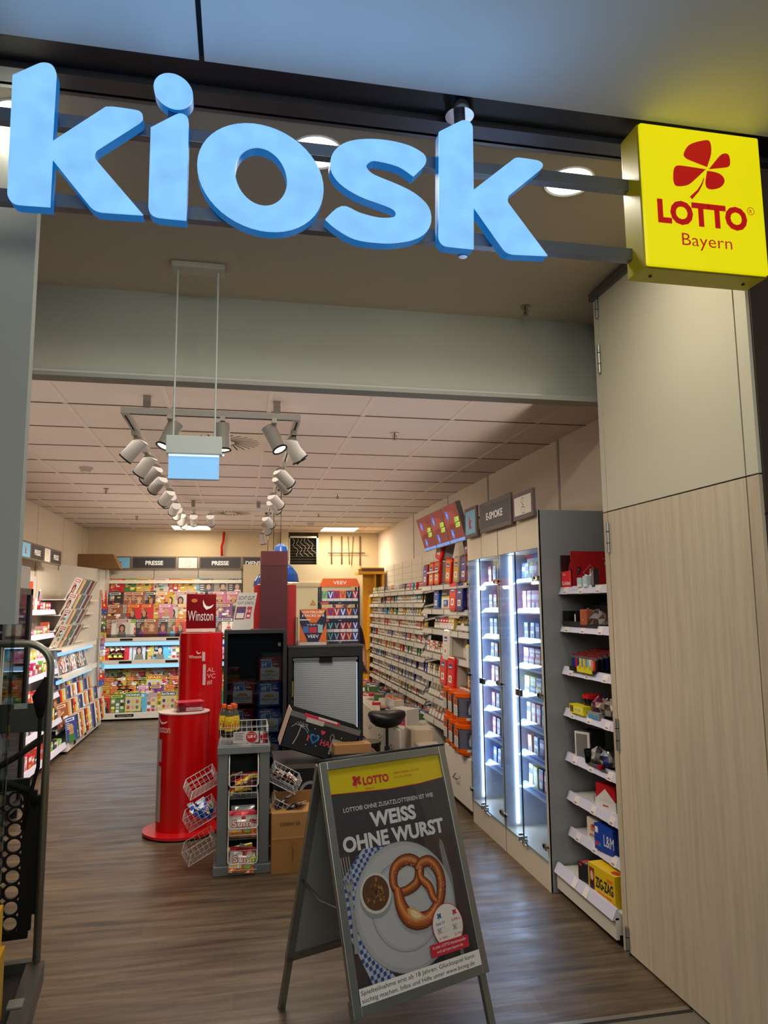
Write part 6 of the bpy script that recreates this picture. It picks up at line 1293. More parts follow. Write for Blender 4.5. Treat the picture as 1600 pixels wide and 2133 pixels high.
# ================================================================ BLACK CABINET WITH TINS
YP2 = 6.3
xa, xb = gx(466, YP2), gx(597, YP2); z1 = P(530, 1312, 1, YP2).z
t = thing('black_display_cabinet', 'black glass-door cabinet with red and blue tobacco tins', 'display cabinet', ((xa+xb)/2, YP2, 0)); hw = (xb-xa)/2
b = MB('satin'); b.box(-hw, hw, 0.0, .38, 0, .1, (16, 16, 18)).box(-hw, hw, 0, .38, z1-.03, z1, (34, 34, 36)).box(-hw, -hw+.03, 0, .38, .1, z1-.03, (24, 24, 26)).box(hw-.03, hw, 0, .38, .1, z1-.03, (30, 30, 32)).box(-hw, hw, .36, .38, .1, z1-.03, (10, 10, 12)); b.build('body', t)
b = MB('glass'); b.box(-hw+.03, hw-.03, .004, .008, .1, z1-.03, (205, 210, 214)); b.m('chrome').box(hw-.075, hw-.05, -.004, .006, z1-.14, z1-.11, (190, 190, 190)); b.build('glass_door', t)
def tin(c, p1, p2):
    b = MB('gloss'); w, h, d = .188, .2, .12; r = .02
    b.box(-w/2, w/2, 0, d, 0, h, c); b.m('print').frame((0, 0, 0)); b.poly([(-w*.42, h*.06), (w*.42, h*.06), (w*.42, h*.56), (w*.1, h*.62), (w*.06, h*.92), (-w*.42, h*.92)], (216, 214, 208), 1); b.rect(-w*.42, h*.58, w*.04, h*.86, (40, 120, 196), 2); b.text(p1, -w*.38, h*.62, h*.2, (245, 245, 245), 3, w*.24, bold=.04); b.text('95', -w*.12, h*.74, h*.08, (245, 245, 245), 3)
    b.text(p2, w*.1, h*.77, h*.09, (226, 200, 200), 3); b.rect(w*.12, h*.68, w*.38, h*.74, (190, 190, 200), 3); b.ell(0, h*.36, w*.22, h*.13, (222, 170, 50), 2, 18, 0, 180); b.stroke([(-w*.25, h*.4), (-w*.08, h*.44), (w*.02, h*.38), (w*.2, h*.42)], .004, (60, 60, 90), 3); b.text('PARAMOUNT', 0, h*.2, h*.13, (60, 44, 40), 3, w*.76, al='c'); b.rect(-w*.2, h*.12, w*.2, h*.14, (120, 120, 120), 3)
    b.text('EINFACH MEHR', 0, h*.945, h*.04, (220, 220, 230), 3, w*.4, al='c'); return b.mesh('tin')
TRm, TBm = tin((150, 16, 34), '64', '315'), tin((16, 70, 160), '49', '230')
for me, px, py, la in ((TRm, 562, 1419, 'red tin priced 64, alone at the top of the black cabinet'), (TRm, 505, 1468, 'red tin in the second row of the black cabinet'), (TBm, 561, 1470, 'blue tin in the second row of the black cabinet'), (TRm, 502, 1527, 'red tin in the third row, behind the orange-capped bottles'), (TBm, 560, 1527, 'blue tin in the third row of the black cabinet'), (TBm, 560, 1580, 'blue tin in the lowest visible row of the black cabinet'), (TRm, 502, 1580, 'red tin in the lowest row of the black cabinet')):
    q = P(px, py, 1, YP2+.03); item(me, 'tobacco_tin', la, 'tobacco tin', 'tobacco tins in the black cabinet', (q.x, YP2+.03, q.z), 0)
for k, py in enumerate((1420, 1471, 1529)):
    z = P(530, py, 1, YP2+.03).z; b = MB('acryl'); b.box(-hw+.03, hw-.03, .02, .3, z-.006, z, (200, 205, 210)); b.build('shelf', t)
# card on top
q0, q1 = P(482, 1310, 1, YP2+.05), P(522, 1310, 1, YP2+.05); h = P(500, 1232, 1, YP2+.05).z-q0.z; w = q1.x-q0.x
b = MB('print'); b.frame((0, 0, 0)); sl = .17*h/.33
b.hexa([(0, 0, 0), (w, 0, 0), (w, .006, 0), (0, .006, 0)], [(.09, .06, 0), (w+.09, .06, 0), (w+.09, .066, 0), (.09, .066, 0)], (0, 0, 0)) if False else None
b.reset(); T1 = Vector((.055, .05, h)); b.frame((0, 0, 0), (1, 0, 0), (0, .15, 1)); H2 = h*1.01
def sk(x, y): return (x+y*.17, y)
b.poly([sk(0, 0), sk(w, 0), sk(w, H2), sk(0, H2)], (206, 200, 192), 0, .004)
def st(s_, x, y, hh, c, ww, l=1): b.text(s_, x+y*.17, y, hh, c, l, ww, slant=.17, bold=.01)
st('ECHT GUT,', .012, H2*.80, H2*.11, (36, 40, 60), w*.86); st('ECHT GÜNSTIG.', .012, H2*.68, H2*.08, (60, 60, 70), w*.86)
for x0, x1, y0, y1, c in ((.01, .09, .28, .62, (120, 30, 60)), (.018, .082, .31, .45, (220, 214, 206)), (.025, .08, .46, .58, (80, 50, 110)), (.1, .14, .3, .62, (190, 24, 40)), (.108, .132, .34, .4, (240, 230, 220))): b.poly([sk(x0, H2*y0), sk(x1, H2*y0), sk(x1, H2*y1), sk(x0, H2*y1)], c, 2 if c[0] in (120, 190) else 3)
st('14', .106, H2*.46, H2*.09, (245, 240, 236), .026, 4)
b.m('matte').reset(); b.box(.03, w-.02, .03, .12, 0, .004, (200, 196, 190)); b.build('leaflet_card', loc=(q0.x, YP2+.05, z1), label='slanted white advertising card on top of the black cabinet', cat='card')
# ---- dark red tower and bright red panels behind it
YD = 6.75
xa, xb = gx(543, YD, 1230), gx(599, YD, 1230); ztt = P(570, 1148, 1, YD).z; zm = P(570, 1178, 1, YD).z
t = thing('dark_red_tower', 'tall dark red square tower with a bright red body behind it', 'display tower', ((xa+xb)/2, YD, 0)); hw = (xb-xa)/2
b = MB('satin'); b.box(-hw, hw, 0, .2, 0, zm-.002, (84, 4, 14)).box(-hw, hw, -.003, .2, zm, ztt, (96, 8, 18)); b.build('tower', t)
xl, xr = gx(529, YD+.25, 1270)-t.location.x, gx(616, YD+.25, 1270)-t.location.x; zr_ = P(608, 1218, 1, YD+.25).z
b = MB('satin'); b.box(xl, xr, .202, .45, 0, zr_, (206, 16, 20)); b.build('red_body', t)
# ---- pendant lamps
def pendant(px, y, r, pyr, lab):
    q = P(px, pyr, 1, y); t = thing('pendant_lamp', lab, 'pendant lamp', (q.x, y, q.z))
    b = MB('gloss'); b.lathe([(r, 0), (r*1.0, .01), (r*.93, r*.4), (r*.72, r*.75), (r*.42, r*.98), (r*.38, r*1.25), (r*.40, r*1.6), (r*.32, r*1.9), (r*.1, r*2.05), (.004, r*2.06)], (36, 84, 160), 32); b.m('satin').lathe([(r*.99, -.002), (r*.9, r*.4), (r*.4, r*.9), (0.001, r*.95)], (236, 226, 200), 32); b.build('shade', t)
    b = MB('emit:3'); b.lathe([(.001, r*.15), (r*.2, r*.2), (r*.25, r*.4), (r*.15, r*.7), (0.001, r*.75)], (255, 220, 150), 16); b.build('bulb', t)
    b = MB('matte'); b.tube([(0, 0, r*2.05), (0, 0, ZC-q.z)], .0035, (20, 18, 20), 6); b.build('cord', t)
    b = MB('satin'); b.cyl((0, 0, ZC-q.z-.02), .04, .02, (40, 40, 44), 16); b.build('ceiling_rose', t)
    light('POINT', 'pendant_bulb', (q.x, y, q.z-.03), 2.5, (1, .86, .6), .04, parent=t)
pendant(584, 7.35, .19, 1213, 'blue bell pendant lamp showing beyond both edges of the dark red tower')
pendant(569, 8.3, .18, 1217, 'blue bell pendant lamp hidden behind the dark red tower, middle cord')
pendant(557, 9.3, .18, 1222, 'blue bell pendant lamp over the magazine side of the counter, yellowish rim')
# ================================================================ COUNTER WITH NIGHT BLIND FRIDGE
YC = 6.75
xa, xb = gx(600, YC, 1450), gx(756, YC, 1450); zc2 = P(675, 1347, 1, YC).z
t = thing('chiller_counter', 'black open chiller with a silver night blind pulled down, under the counter top', 'chiller', ((xa+xb)/2, YC, 0)); hw = (xb-xa)/2
b = MB('satin'); b.box(-hw, hw, .0, .55, 0, .12, (20, 20, 22)).box(-hw, hw, 0, .55, zc2-.09, zc2, (26, 26, 28)).box(-hw, -hw+.035, 0, .55, .12, zc2-.09, (22, 22, 24)).box(hw-.035, hw, 0, .55, .12, zc2-.09, (22, 22, 24)).box(-hw, hw, .5, .55, .1, zc2-.05, (14, 14, 16)); b.box(-hw-.005, hw+.005, -.01, .56, zc2-.004, zc2+.012, (70, 66, 62)); b.build('body', t)
b = MB('metal'); wl, wr = -hw+.055, hw-.055; nzb = 110
b.m('satin')
for k in range(nzb):
    z_ = zc2-.12-k*(zc2-.3)/nzb; z2_ = zc2-.12-(k+1)*(zc2-.3)/nzb; b.add([(wl, .03+.0008*(k % 2), z_), (wr, .03+.0008*(k % 2), z_), (wr, .03+.0008*((k+1) % 2), z2_), (wl, .03+.0008*((k+1) % 2), z2_)], [(0, 1, 2, 3)], (176, 182, 184) if k % 2 else (164, 170, 174))
b.m('metal').box(wl-.01, wr+.01, .015, .045, zc2-.125, zc2-.1, (120, 122, 124)); b.m('matte').box(-.06, .06, .008, .03, zc2-.145, zc2-.1, (14, 14, 14)); b.build('night_blind', t)
b = MB('emit:1.2'); b.box(wr+.002, wr+.008, .03, .035, .25, zc2-.15, (180, 200, 226)); b.build('light_strip', t)
for j in range(5):
    for s_ in (-1, 1):
        bb = MB('gloss'); c = [(60, 70, 110), (190, 50, 60), (60, 60, 66), (200, 190, 60), (40, 90, 60)][j]; bb.lathe([(0, 0), (.012, 0), (.012, .11), (.006, .14), (0, .14)], c, 10)
        bb.build('drink_can', loc=(t.location.x+s_*(hw-.046)+(-.003 if s_ > 0 else 0), YC+.09, .3+j*.17), label='slim bottle showing beside the silver blind, %s side, %s up' % ('cabinet' if s_ < 0 else 'stool', nth(j)), cat='bottle', group='slim bottles beside the silver blind')
# rest of the service counter
b = MB('satin'); b.box(-.62, .06, .56, 1.3, zc2-.04, zc2, (60, 54, 50)); b.box(-.6, .0, .58, 1.28, 0, zc2-.04, (36, 32, 32))
b.build('service_counter', loc=(xa+hw*.9, YC, 0), label='dark service counter block behind the chiller', cat='counter')
# poster on the counter
q0, q1 = P(624, 1346, 1, YC+.1), P(680, 1346, 1, YC+.1); zt3 = P(650, 1269, 1, YC+.1).z; w, h = q1.x-q0.x, zt3-zc2-.012
b = MB('print'); b.box(0, w, 0, .01, 0, h, (200, 196, 192)); b.frame((0, 0, 0)); OR = (226, 110, 40); NV = (30, 34, 66)
b.rect(0, h*.08, w, h, NV, 1); b.poly([(w*.0, h), (w, h), (w*.62, h*.62), (w*.38, h*.62)], OR, 2); b.poly([(0, h*.08), (w*.3, h*.08), (0, h*.62)], OR, 2); b.poly([(w, h*.08), (w, h*.62), (w*.7, h*.08)], OR, 2)
b.text('VORTEILS-SET', w*.5, h*.89, h*.065, (240, 226, 214), 3, w*.86, al='c', bold=.03); b.text('3 PACKS 26 €', w*.5, h*.79, h*.065, (240, 226, 214), 3, w*.84, al='c', bold=.03)
b.rect(0, h*.69, w*.4, h*.72, (230, 226, 222), 3); b.text('VEEV', w*.5, h*.54, h*.05, (220, 214, 210), 3, w*.5, al='c'); b.rect(w*.12, h*.34, w*.34, h*.52, (70, 110, 170), 3); b.rect(w*.36, h*.34, w*.64, h*.5, (190, 50, 60), 4); b.rect(w*.68, h*.34, w*.86, h*.56, (150, 190, 190), 3)
b.text('VEEV', w*.5, h*.2, h*.09, (245, 240, 236), 3, w*.42, al='c', bold=.01); b.build('counter_poster', loc=(q0.x, YC+.1, zc2+.012), label='orange and navy offer poster standing on the chiller top', cat='poster')
b = MB('acryl'); b.box(0, .03, 0, .15, 0, .26, (230, 230, 230)); b.m('satin').box(.008, .012, .01, .14, .01, .24, (220, 200, 190)); b.build('leaflet_holder', loc=(q0.x-.045, YC+.08, zc2+.012), label='clear upright leaflet holder at the edge of the chiller top', cat='holder')
# vape rack on the counter
YV = YC+.3
q0, q1 = P(666, 1340, 1, YV), P(750, 1340, 1, YV); w = q1.x-q0.x; zv = zc2+.012; h1 = P(700, 1222, 1, YV).z-zv; h2 = P(700, 1205, 1, YV).z-zv
t = thing('vape_counter_rack', 'navy counter rack with an orange header and three tiers of vape packs', 'display rack', (q0.x, YV, zv))
b = MB('satin'); 
for x in (0, w-.018):
    for y in (0, .18): b = MB('satin'); b.box(x, x+.018, y, y+.02, 0, h1, (22, 26, 52)); b.build('upright', t)
b = MB('print').frame((0, -.004, 0)); b.poly([(-.005, h1), (w+.005, h1), (w-.03, h2), (.03, h2)], (230, 100, 36), 0, .012); b.text('VEEV', w/2, h1+(h2-h1)*.3, (h2-h1)*.42, (246, 240, 234), 1, w*.34, al='c', bold=.01); b.build('header', t)
tz = [P(700, py, 1, YV).z-zv for py in (1340, 1289, 1253)]
for k, z in enumerate(tz):
    b = MB('satin'); b.box(0, w, 0, .2, z-.006, z, (22, 26, 52)).box(0, w, -.004, 0, z-.028 if k else z, z+.004 if k else z+.02, (26, 30, 60)); b.m('print').frame((0, -.005, 0)); b.rect(w*.02, z-.024 if k else z+.003, w*.22, z-.004 if k else z+.017, (214, 90, 50), 1); b.text('VEEV', w*.5, z-.02 if k else z+.005, .011, (230, 226, 224), 1, al='c'); b.build('tier', t)
VV = {}
for nm, c, c2 in (('green', (150, 190, 60), (70, 150, 190)), ('blue', (40, 60, 150), (226, 226, 236)), ('red', (196, 40, 60), (60, 60, 130)), ('orange', (226, 130, 60), (190, 60, 60)), ('navy', (26, 32, 64), (150, 160, 190)), ('crimson', (150, 20, 50), (226, 200, 210)), ('maroon', (120, 40, 50), (226, 160, 120)), ('teal', (30, 60, 80), (120, 190, 190))):
    b = MB('print'); ww, hh = .058, .105; b.box(-ww/2, ww/2, 0, .02, 0, hh, c); b.frame((0, 0, 0)); b.rect(-ww/2, 0, ww/2, hh*.28, (216, 214, 210), 1); b.poly([(-ww*.42, hh*.9), (-ww*.2, hh*.9), (0, hh*.5), (ww*.2, hh*.9), (ww*.42, hh*.9), (ww*.08, hh*.32), (-ww*.08, hh*.32)], c2, 2); VV[nm] = b.mesh('vape_pack')
for k, rowc in ((2, ['green', 'blue', 'red', 'orange', 'navy', 'crimson']), (1, ['orange', 'red', 'crimson', 'blue', 'maroon', 'navy']), (0, ['navy', 'teal', 'navy', 'crimson', 'maroon', 'blue'])):
    for j, c in enumerate(rowc): item(VV[c], 'vape_pack', '%s vape pack on the counter rack, %s tier from the top, %s along' % (c, nth(2-k), nth(j)), 'vape pack', 'vape packs on the counter rack', (q0.x+.045+j*(w-.07)/5.3, YV+.012+(.0 if c != 'x' else 0), zv+tz[k]+.001), 0)
    if k == 0:
        for j, c in enumerate(rowc): item(VV[c], 'vape_pack', '%s vape pack stacked on another, lowest tier of the counter rack, %s along' % (c, nth(j)), 'vape pack', 'vape packs on the counter rack', (q0.x+.045+j*(w-.07)/5.3, YV+.012, zv+.107), 0)
# ---- yellow parcel counter at the back
YY = 11.04
xa, xb = gx(762, YY, 1300), gx(815, YY, 1300)+.15; zt4 = P(780, 1196, 1, YY).z; zt5 = P(780, 1179, 1, YY).z
t = thing('yellow_parcel_cabinet', 'open yellow parcel cabinet with a brown top at the far end of the tobacco wall', 'cabinet', (xa, YY, 0)); w = 2.2-xa
YL = (222, 156, 16)
b = MB('satin'); b.box(0, w, .25, .27, .0, zt4, YL).box(w-.03, w, -.0, .27, 1.85, zt4, YL).box(.15, .17, .02, .25, 1.85, zt4, (206, 142, 12)); b.hexa([(0, 0, 0), (.025, 0, 0), (.025, .25, 0), (0, .25, 0)], [(.08, 0, 1.8), (.105, 0, 1.8), (.105, .25, 1.8), (.08, .25, 1.8)], YL)
for z in (.35, .62, .95): b.box(.02, w, 0, .25, z, z+.02, (214, 150, 14))
b.build('body', t)
b = MB('satin'); b.box(-.12, w, -.06, .3, zt4, zt4+.04, YL); b.m('wood').box(-.06, w, -.04, .3, zt4+.04, zt4+.085, (96, 62, 44)); b.m('satin').box(-.08, w, -.05, .3, zt4+.085, zt4+.1, YL); b.build('top', t)
for k in range(4):
    b = MB('card'); b.box(-.08, .08, -.08, .08, 0, .06+.02*(k % 2), [(170, 130, 80), (60, 50, 44), (190, 150, 90), (150, 110, 70)][k]); b.build('parcel', loc=(xa+.16+.0*k, YY+.12, [.37, .64, .97, .45][k]) if k < 3 else (xa+.36, YY+.12, .371), label='small parcel in the yellow cabinet, '+['bottom shelf', 'middle shelf', 'top shelf', 'bottom shelf beside another'][k], cat='parcel')
# ================================================================ STOOL
q = P(806, 1492, 2, .66); SX, SY = q.x, q.y
t = thing('saddle_stool', 'black padded saddle stool on a gas lift column behind the counter', 'stool', (SX, SY, 0))
b = MB('satin'); n = 28; prof = [(.0, -.085), (.05, -.085), (.10, -.07), (.15, -.03), (.172, .012), (.165, .04), (.13, .055), (.07, .05), (.0, .042)]; vs = []
for r, z in prof:
    for k in range(n): a = 2*PI*k/n; vs.append((r*math.cos(a)*1.0, r*math.sin(a)*.8, .66+z+(.012*math.cos(2*a)*(r/.17)**2 if z > 0 else 0)-.012))
b.smooth = True; b.add(vs, [(i*n+k, i*n+(k+1) % n, (i+1)*n+(k+1) % n, (i+1)*n+k) for i in range(len(prof)-1) for k in range(n)], (20, 18, 18)); b.build('saddle', t)
b = MB('metal'); b.cyl((0, 0, .38), .013, .22, (60, 58, 56), 14); b.m('satin').cyl((0, 0, .1), .024, .3, (22, 22, 22), 16); b.build('column', t)
for k in range(5):
    a = 2*PI*k/5+.3; b = MB('satin'); b.tube([(0, 0, .12), (.24*math.cos(a), .24*math.sin(a), .07)], [.022, .014], (22, 22, 22), 8); b.m('matte').cyl((.24*math.cos(a)-.012, .24*math.sin(a), .028), .028, .024, (18, 18, 18), 14, axis=(1, 0, 0)); b.build('castor_leg', t)
q = P(772, 1543, 2, .42)
b = MB('satin'); b.lathe([(0, 0), (.11, 0), (.12, .02), (.13, .36), (.135, .37), (.135, .4), (.0, .4)], (18, 18, 20), 24); b.build('waste_bin', loc=(q.x-.02, q.y+.1, 0), label='round black bin on the floor beside the saddle stool', cat='bin')
# ================================================================ PERSON BEHIND THE RACK
def person(loc, rz, lab):
    t = thing('person', lab, 'person', loc, rz)
    me = bpy.data.meshes.new('body'); V_ = [(0, 0, .95, .14, .10), (0, 0, 1.12, .13, .095), (0, -.01, 1.32, .165, .11), (0, -.01, 1.45, .12, .08), (0, -.02, 1.53, .052, .05),
        (.085, 0, .88, .095, .09), (.1, -.01, .48, .062, .062), (.1, .02, .08, .042, .045), (.1, -.12, .04, .04, .03), (-.085, 0, .88, .095, .09), (-.1, -.01, .48, .062, .062), (-.1, .02, .08, .042, .045), (-.1, -.12, .04, .04, .03),
        (.19, 0, 1.40, .055, .055), (.25, .03, 1.15, .042, .042), (.22, -.14, 1.0, .032, .032), (.2, -.2, .97, .034, .02), (-.19, 0, 1.40, .055, .055), (-.25, .03, 1.15, .042, .042), (-.22, -.14, 1.0, .032, .032), (-.2, -.2, .97, .034, .02)]
    E_ = [(0, 1), (1, 2), (2, 3), (3, 4), (0, 5), (5, 6), (6, 7), (7, 8), (0, 9), (9, 10), (10, 11), (11, 12), (3, 13), (13, 14), (14, 15), (15, 16), (3, 17), (17, 18), (18, 19), (19, 20)]
    vv = [v[:3] for v in V_]; rad = [v[3:] for v in V_]
    for s_, bi in ((1, 16), (-1, 20)):
        hx, hy, hz = vv[bi]
        for f in range(4):
            b0 = len(vv); dx_ = (f-1.5)*.019; ln = (.07, .08, .076, .06)[f]
            vv += [(hx+dx_, hy-.03, hz-.004), (hx+dx_*1.1, hy-.03-ln*.5, hz-.012), (hx+dx_*1.15, hy-.03-ln*.85, hz-.035)]; rad += [(.011, .011), (.009, .009), (.008, .008)]; E_ += [(bi, b0), (b0, b0+1), (b0+1, b0+2)]
        b0 = len(vv); vv += [(hx-s_*.035, hy-.005, hz-.012), (hx-s_*.05, hy-.04, hz-.022)]; rad += [(.011, .011), (.009, .009)]; E_ += [(bi, b0), (b0, b0+1)]
    me.from_pydata(vv, E_, []); me.update()
    ob = bpy.data.objects.new('body', me); COL.objects.link(ob)
    m_ = ob.modifiers.new('skin', 'SKIN')
    for i, r in enumerate(rad): me.skin_vertices[0].data[i].radius = r
    me.skin_vertices[0].data[0].use_root = True
    m_.use_smooth_shade = True; s2 = ob.modifiers.new('sub', 'SUBSURF'); s2.levels = 2; s2.render_levels = 2
    dg = bpy.context.evaluated_depsgraph_get(); ev = ob.evaluated_get(dg).to_mesh()
    vs = [tuple(v.co) for v in ev.vertices]; fs = [tuple(p.vertices) for p in ev.polygons]; bpy.data.objects.remove(ob)
    b = MB('skin'); b.smooth = True
    def colr(c):
        if c[2] < .93: return (34, 36, 48)
        if abs(c[0]) > .21 and c[2] < 1.22: return (196, 142, 112)
        return (24, 22, 24) if c[2] < 1.47 else (200, 150, 122)
    for f in fs:
        c = [sum(vs[i][a] for i in f)/len(f) for a in range(3)]; b.f.append(list(f)); b.c.append(colr(c)); b.mi.append(0); b.sm.append(True)
    b.v = vs; n = 20; prof = [(.0, -.005), (.035, .0), (.052, .03), (.066, .08), (.076, .13), (.078, .17), (.066, .21), (.04, .235), (.0, .243)]
    b.lathe([(r, 1.545+z) for r, z in prof], (204, 156, 128), n, o=(0, -.03, 0), sx=.95, sy=1.15)
    b.tube([(0, -.118, 1.665), (0, -.135, 1.64)], [.008, .012], (200, 150, 122), 8)
    for s_ in (-1, 1):
        b.lathe([(0, -.011), (.012, 0), (0, .011)], (240, 236, 230), 8, o=(s_*.028, -.107, 1.672)); b.lathe([(0, -.005), (.005, 0), (0, .005)], (40, 30, 26), 6, o=(s_*.028, -.118, 1.672)); b.lathe([(0, -.028), (.012, 0), (0, .028)], (200, 150, 122), 8, o=(s_*.076, -.03, 1.655), sx=.6)
    b.box(-.02, .02, -.114, -.104, 1.607, 1.613, (160, 80, 76)); b.build('body', t)
    b = MB('fabric'); b.lathe([(r*1.08, 1.548+z) for r, z in prof[4:]], (50, 34, 26), n, o=(0, -.02, 0), sx=1, sy=1.15); b.box(-.075, .075, .0, .07, 1.62, 1.70, (50, 34, 26)); b.build('hair', t); return t
q = P(757, 1315, 1, 7.75); person((q.x-.24, 7.78, 0), .1, 'person in a black T-shirt behind the counter, mostly hidden by the vape rack')
# ================================================================ CANDY RACK
RX, RY = (gx(456, 4.8, 1810)+gx(553, 4.8, 1810))/2, 4.82
t = thing('sweets_rack', 'grey wheeled sweets rack with wire baskets on three sides', 'display rack', (RX, RY, 0)); 
zt_ = P(505, 1568, 1, RY).z; hw = (gx(558, RY, 1570)-gx(452, RY, 1570))/2; GR = (112, 114, 114)
zb0 = P(500, 1800, 1, RY-.02).z
b = MB('satin')
for s_ in (-1, 1): b.box(s_*(hw-.03)-.032, s_*(hw-.03)+.032, -.03, .26, zb0, zt_, GR)
b.m('matte').box(-hw+.06, hw-.06, .2, .21, zb0, zt_, (40, 40, 40)); b.build('posts', t, bevel=.006)
b = MB('satin'); b.box(-hw-.005, hw+.005, -.04, .29, zt_, zt_+.045, (118, 120, 120)); b.build('top_tray', t, bevel=.004)
b = MB('satin'); b.box(-hw-.02, hw+.02, -.05, .3, zb0-.055, zb0, (116, 118, 118)); b.build('base', t, bevel=.004)
for sx_ in (-1, 1):
    for sy_ in (.0, .25):
        b = MB('metal'); b.box(sx_*(hw-.05)-.012, sx_*(hw-.05)+.012, sy_-.012, sy_+.012, .04, zb0-.055, (150, 150, 150)); b.m('matte').cyl((sx_*(hw-.05)-.018, sy_, .026), .026, .036, (18, 18, 20), 20, axis=(1, 0, 0)); b.m('chrome').cyl((sx_*(hw-.05)-.02, sy_, .026), .012, .04, (180, 180, 180), 12, axis=(1, 0, 0)); b.build('castor', t)
WIRE = (206, 206, 204)
def basket(M_, w, d, h, lab='wire_basket', step=.028):
    b = MB('satin'); b.T = M_; r1, r2 = .0026, .001
    for z in (0, h): b.tube([(-w/2, 0, z), (w/2, 0, z), (w/2, d, z), (-w/2, d, z)], r1, WIRE, 6, True)
    n = int(w/step)
    for k in range(n+1):
        x = -w/2+w*k/n; b.tube([(x, 0, h), (x, 0, 0), (x, d, 0), (x, d, h)], r2, WIRE, 4)
    n = max(2, int(d/step))
    for k in range(1, n): y = d*k/n; b.tube([(-w/2, y, h), (-w/2, y, 0), (w/2, y, 0), (w/2, y, h)], r2, WIRE, 4)
    for z in (h*.33, h*.66): b.tube([(-w/2, 0, z), (w/2, 0, z), (w/2, d, z), (-w/2, d, z)], r2, WIRE, 4, True)
    return b.build(lab, t)
zr0, zr1 = zt_+.05, P(500, 1514, 1, RY).z
basket(Matrix.Translation((0, -.03, zr0)), hw*2-.02, .29, zr1-zr0, step=.03)
# front baskets tilt out
fb = []
for py0, py1 in ((1565, 1640), (1665, 1727), (1735, 1800)):
    z0 = P(505, py1-4, 1, RY-.08).z; Mf = Matrix.Translation((0, -.085, z0-.045))@Matrix.Rotation(-.45, 4, 'X')
    basket(Mf, hw*2-.15, .15, .11); fb.append(Mf)
    b = MB('satin'); ww_ = hw-.07; b.tube([(-ww_, .0, z0+.2), (-ww_, -.07, z0+.12), (-ww_, -.10, z0+.01), (-ww_+.012, -.105, z0-.002), (ww_-.012, -.105, z0-.002), (ww_, -.10, z0+.01), (ww_, -.07, z0+.12), (ww_, .0, z0+.2)], .0035, (226, 224, 218), 8); b.build('wire_rim', t)
bs = []
for s_ in (-1, 1):
    for k, z0 in enumerate((.50, .31, .11)):
        Ms = Matrix.Translation((s_*(hw+.0), .12, z0+.04))@Matrix.Rotation(s_*-.0, 4, 'Y')@Matrix.Rotation(-s_*PI/2*-1, 4, 'Z')@Matrix.Rotation(.0, 4, 'X')
        # local: opening runs outwards from the post
        Ms = Matrix.Translation((s_*hw, .12, z0+.035))@Matrix.Rotation(s_*PI/2*-1, 4, 'Z')@Matrix.Translation((0, 0, 0))@Matrix.Rotation(-.5, 4, 'X')
        basket(Ms, .22, .19, .09); bs.append((s_, k, Ms))
# goods in the baskets
def sweetbag(w, h, c1, c2, c3, txt=None):
    b = MB('foil'); n = 6
    for s_ in (1, -1):
        g = [[((i/n-.5)*w*(1-.06*math.sin(PI*j/n)), s_*-.016*math.sin(PI*i/n)*math.sin(PI*j/n), (j/n)*h) for i in range(n+1)] for j in range(n+1)]
        for j in range(n):
            for i in range(n):
                c = c1 if j < 1+(i % 2) else c3 if j > 4 or (i*7+j*3) % 11 == 0 else c2
                f = [g[j][i], g[j][i+1], g[j+1][i+1], g[j+1][i]]; b.add(f if s_ > 0 else f[::-1], [(0, 1, 2, 3)], c)
    if txt: b.m('print').frame((0, -.0172, 0)); b.text(txt, 0, h*.38, h*.3, (170, 24, 40), 2, w*.74, al='c', bold=.05); b.text(txt, w*.005, h*.39, h*.27, (246, 240, 230), 3, w*.70, al='c', bold=.0); b.ell(-w*.25, h*.25, w*.1, h*.1, (240, 190, 40), 2, 12); b.ell(w*.22, h*.22, w*.13, h*.09, (120, 170, 50), 2, 12)
    b.m('foil').reset(); b.box(-w*.49, w*.49, -.002, .002, h, h+.008, c3); return b.mesh('bag')
SB = {'white and orange': sweetbag(.16, .14, (226, 120, 30), (232, 224, 214), (200, 40, 50), 'Sum'), 'navy': sweetbag(.15, .12, (26, 28, 70), (30, 34, 90), (226, 220, 214), 'um'), 'orange': sweetbag(.16, .13, (230, 140, 30), (214, 80, 30), (240, 200, 60), 'Fru'), 'blue': sweetbag(.12, .09, (20, 70, 180), (30, 100, 210), (220, 226, 236), 'Joy'), 'gold': sweetbag(.1, .03, (226, 180, 60), (236, 200, 96), (150, 60, 30)), 'yellow': sweetbag(.1, .03, (240, 210, 60), (226, 150, 40), (200, 40, 30)), 'brown': sweetbag(.1, .03, (110, 40, 30), (80, 30, 26), (220, 200, 180)), 'green': sweetbag(.1, .05, (110, 160, 40), (190, 200, 50), (230, 226, 200))}
tw = t.location
def inb(Mf, x, y, z): v = Mf@Vector((x, y, z)); return (tw.x+v.x, tw.y+v.y, v.z)
r_ = random.Random(11)
for k in range(16): c = ['gold', 'yellow', 'gold', 'yellow', 'brown'][k % 5]; item(SB[c], 'candy_bar', '%s wrapped candy bar heaped in the top front basket, %s of the heap' % (c, nth(k)), 'candy bar', 'candy bars in the top front basket', inb(fb[0], r_.uniform(-.05, .05), .02+(k % 4)*.03, .02+.006*k), r_.uniform(-1, 1), -.9+r_.uniform(-.3, .3), r_.uniform(-.5, .5))
for k, (c, x, y, z, rz_) in enumerate((('white and orange', -.01, .03, .0, 0), ('white and orange', .01, .06, .0, .1), ('orange', 0, .09, .0, -.1))): item(SB[c], 'sweets_bag', '%s sweets bag in the middle front basket, %s from the front' % (c, nth(k)), 'sweets bag', 'sweets bags in the front baskets', inb(fb[1], x, y, z), rz_, -.25)
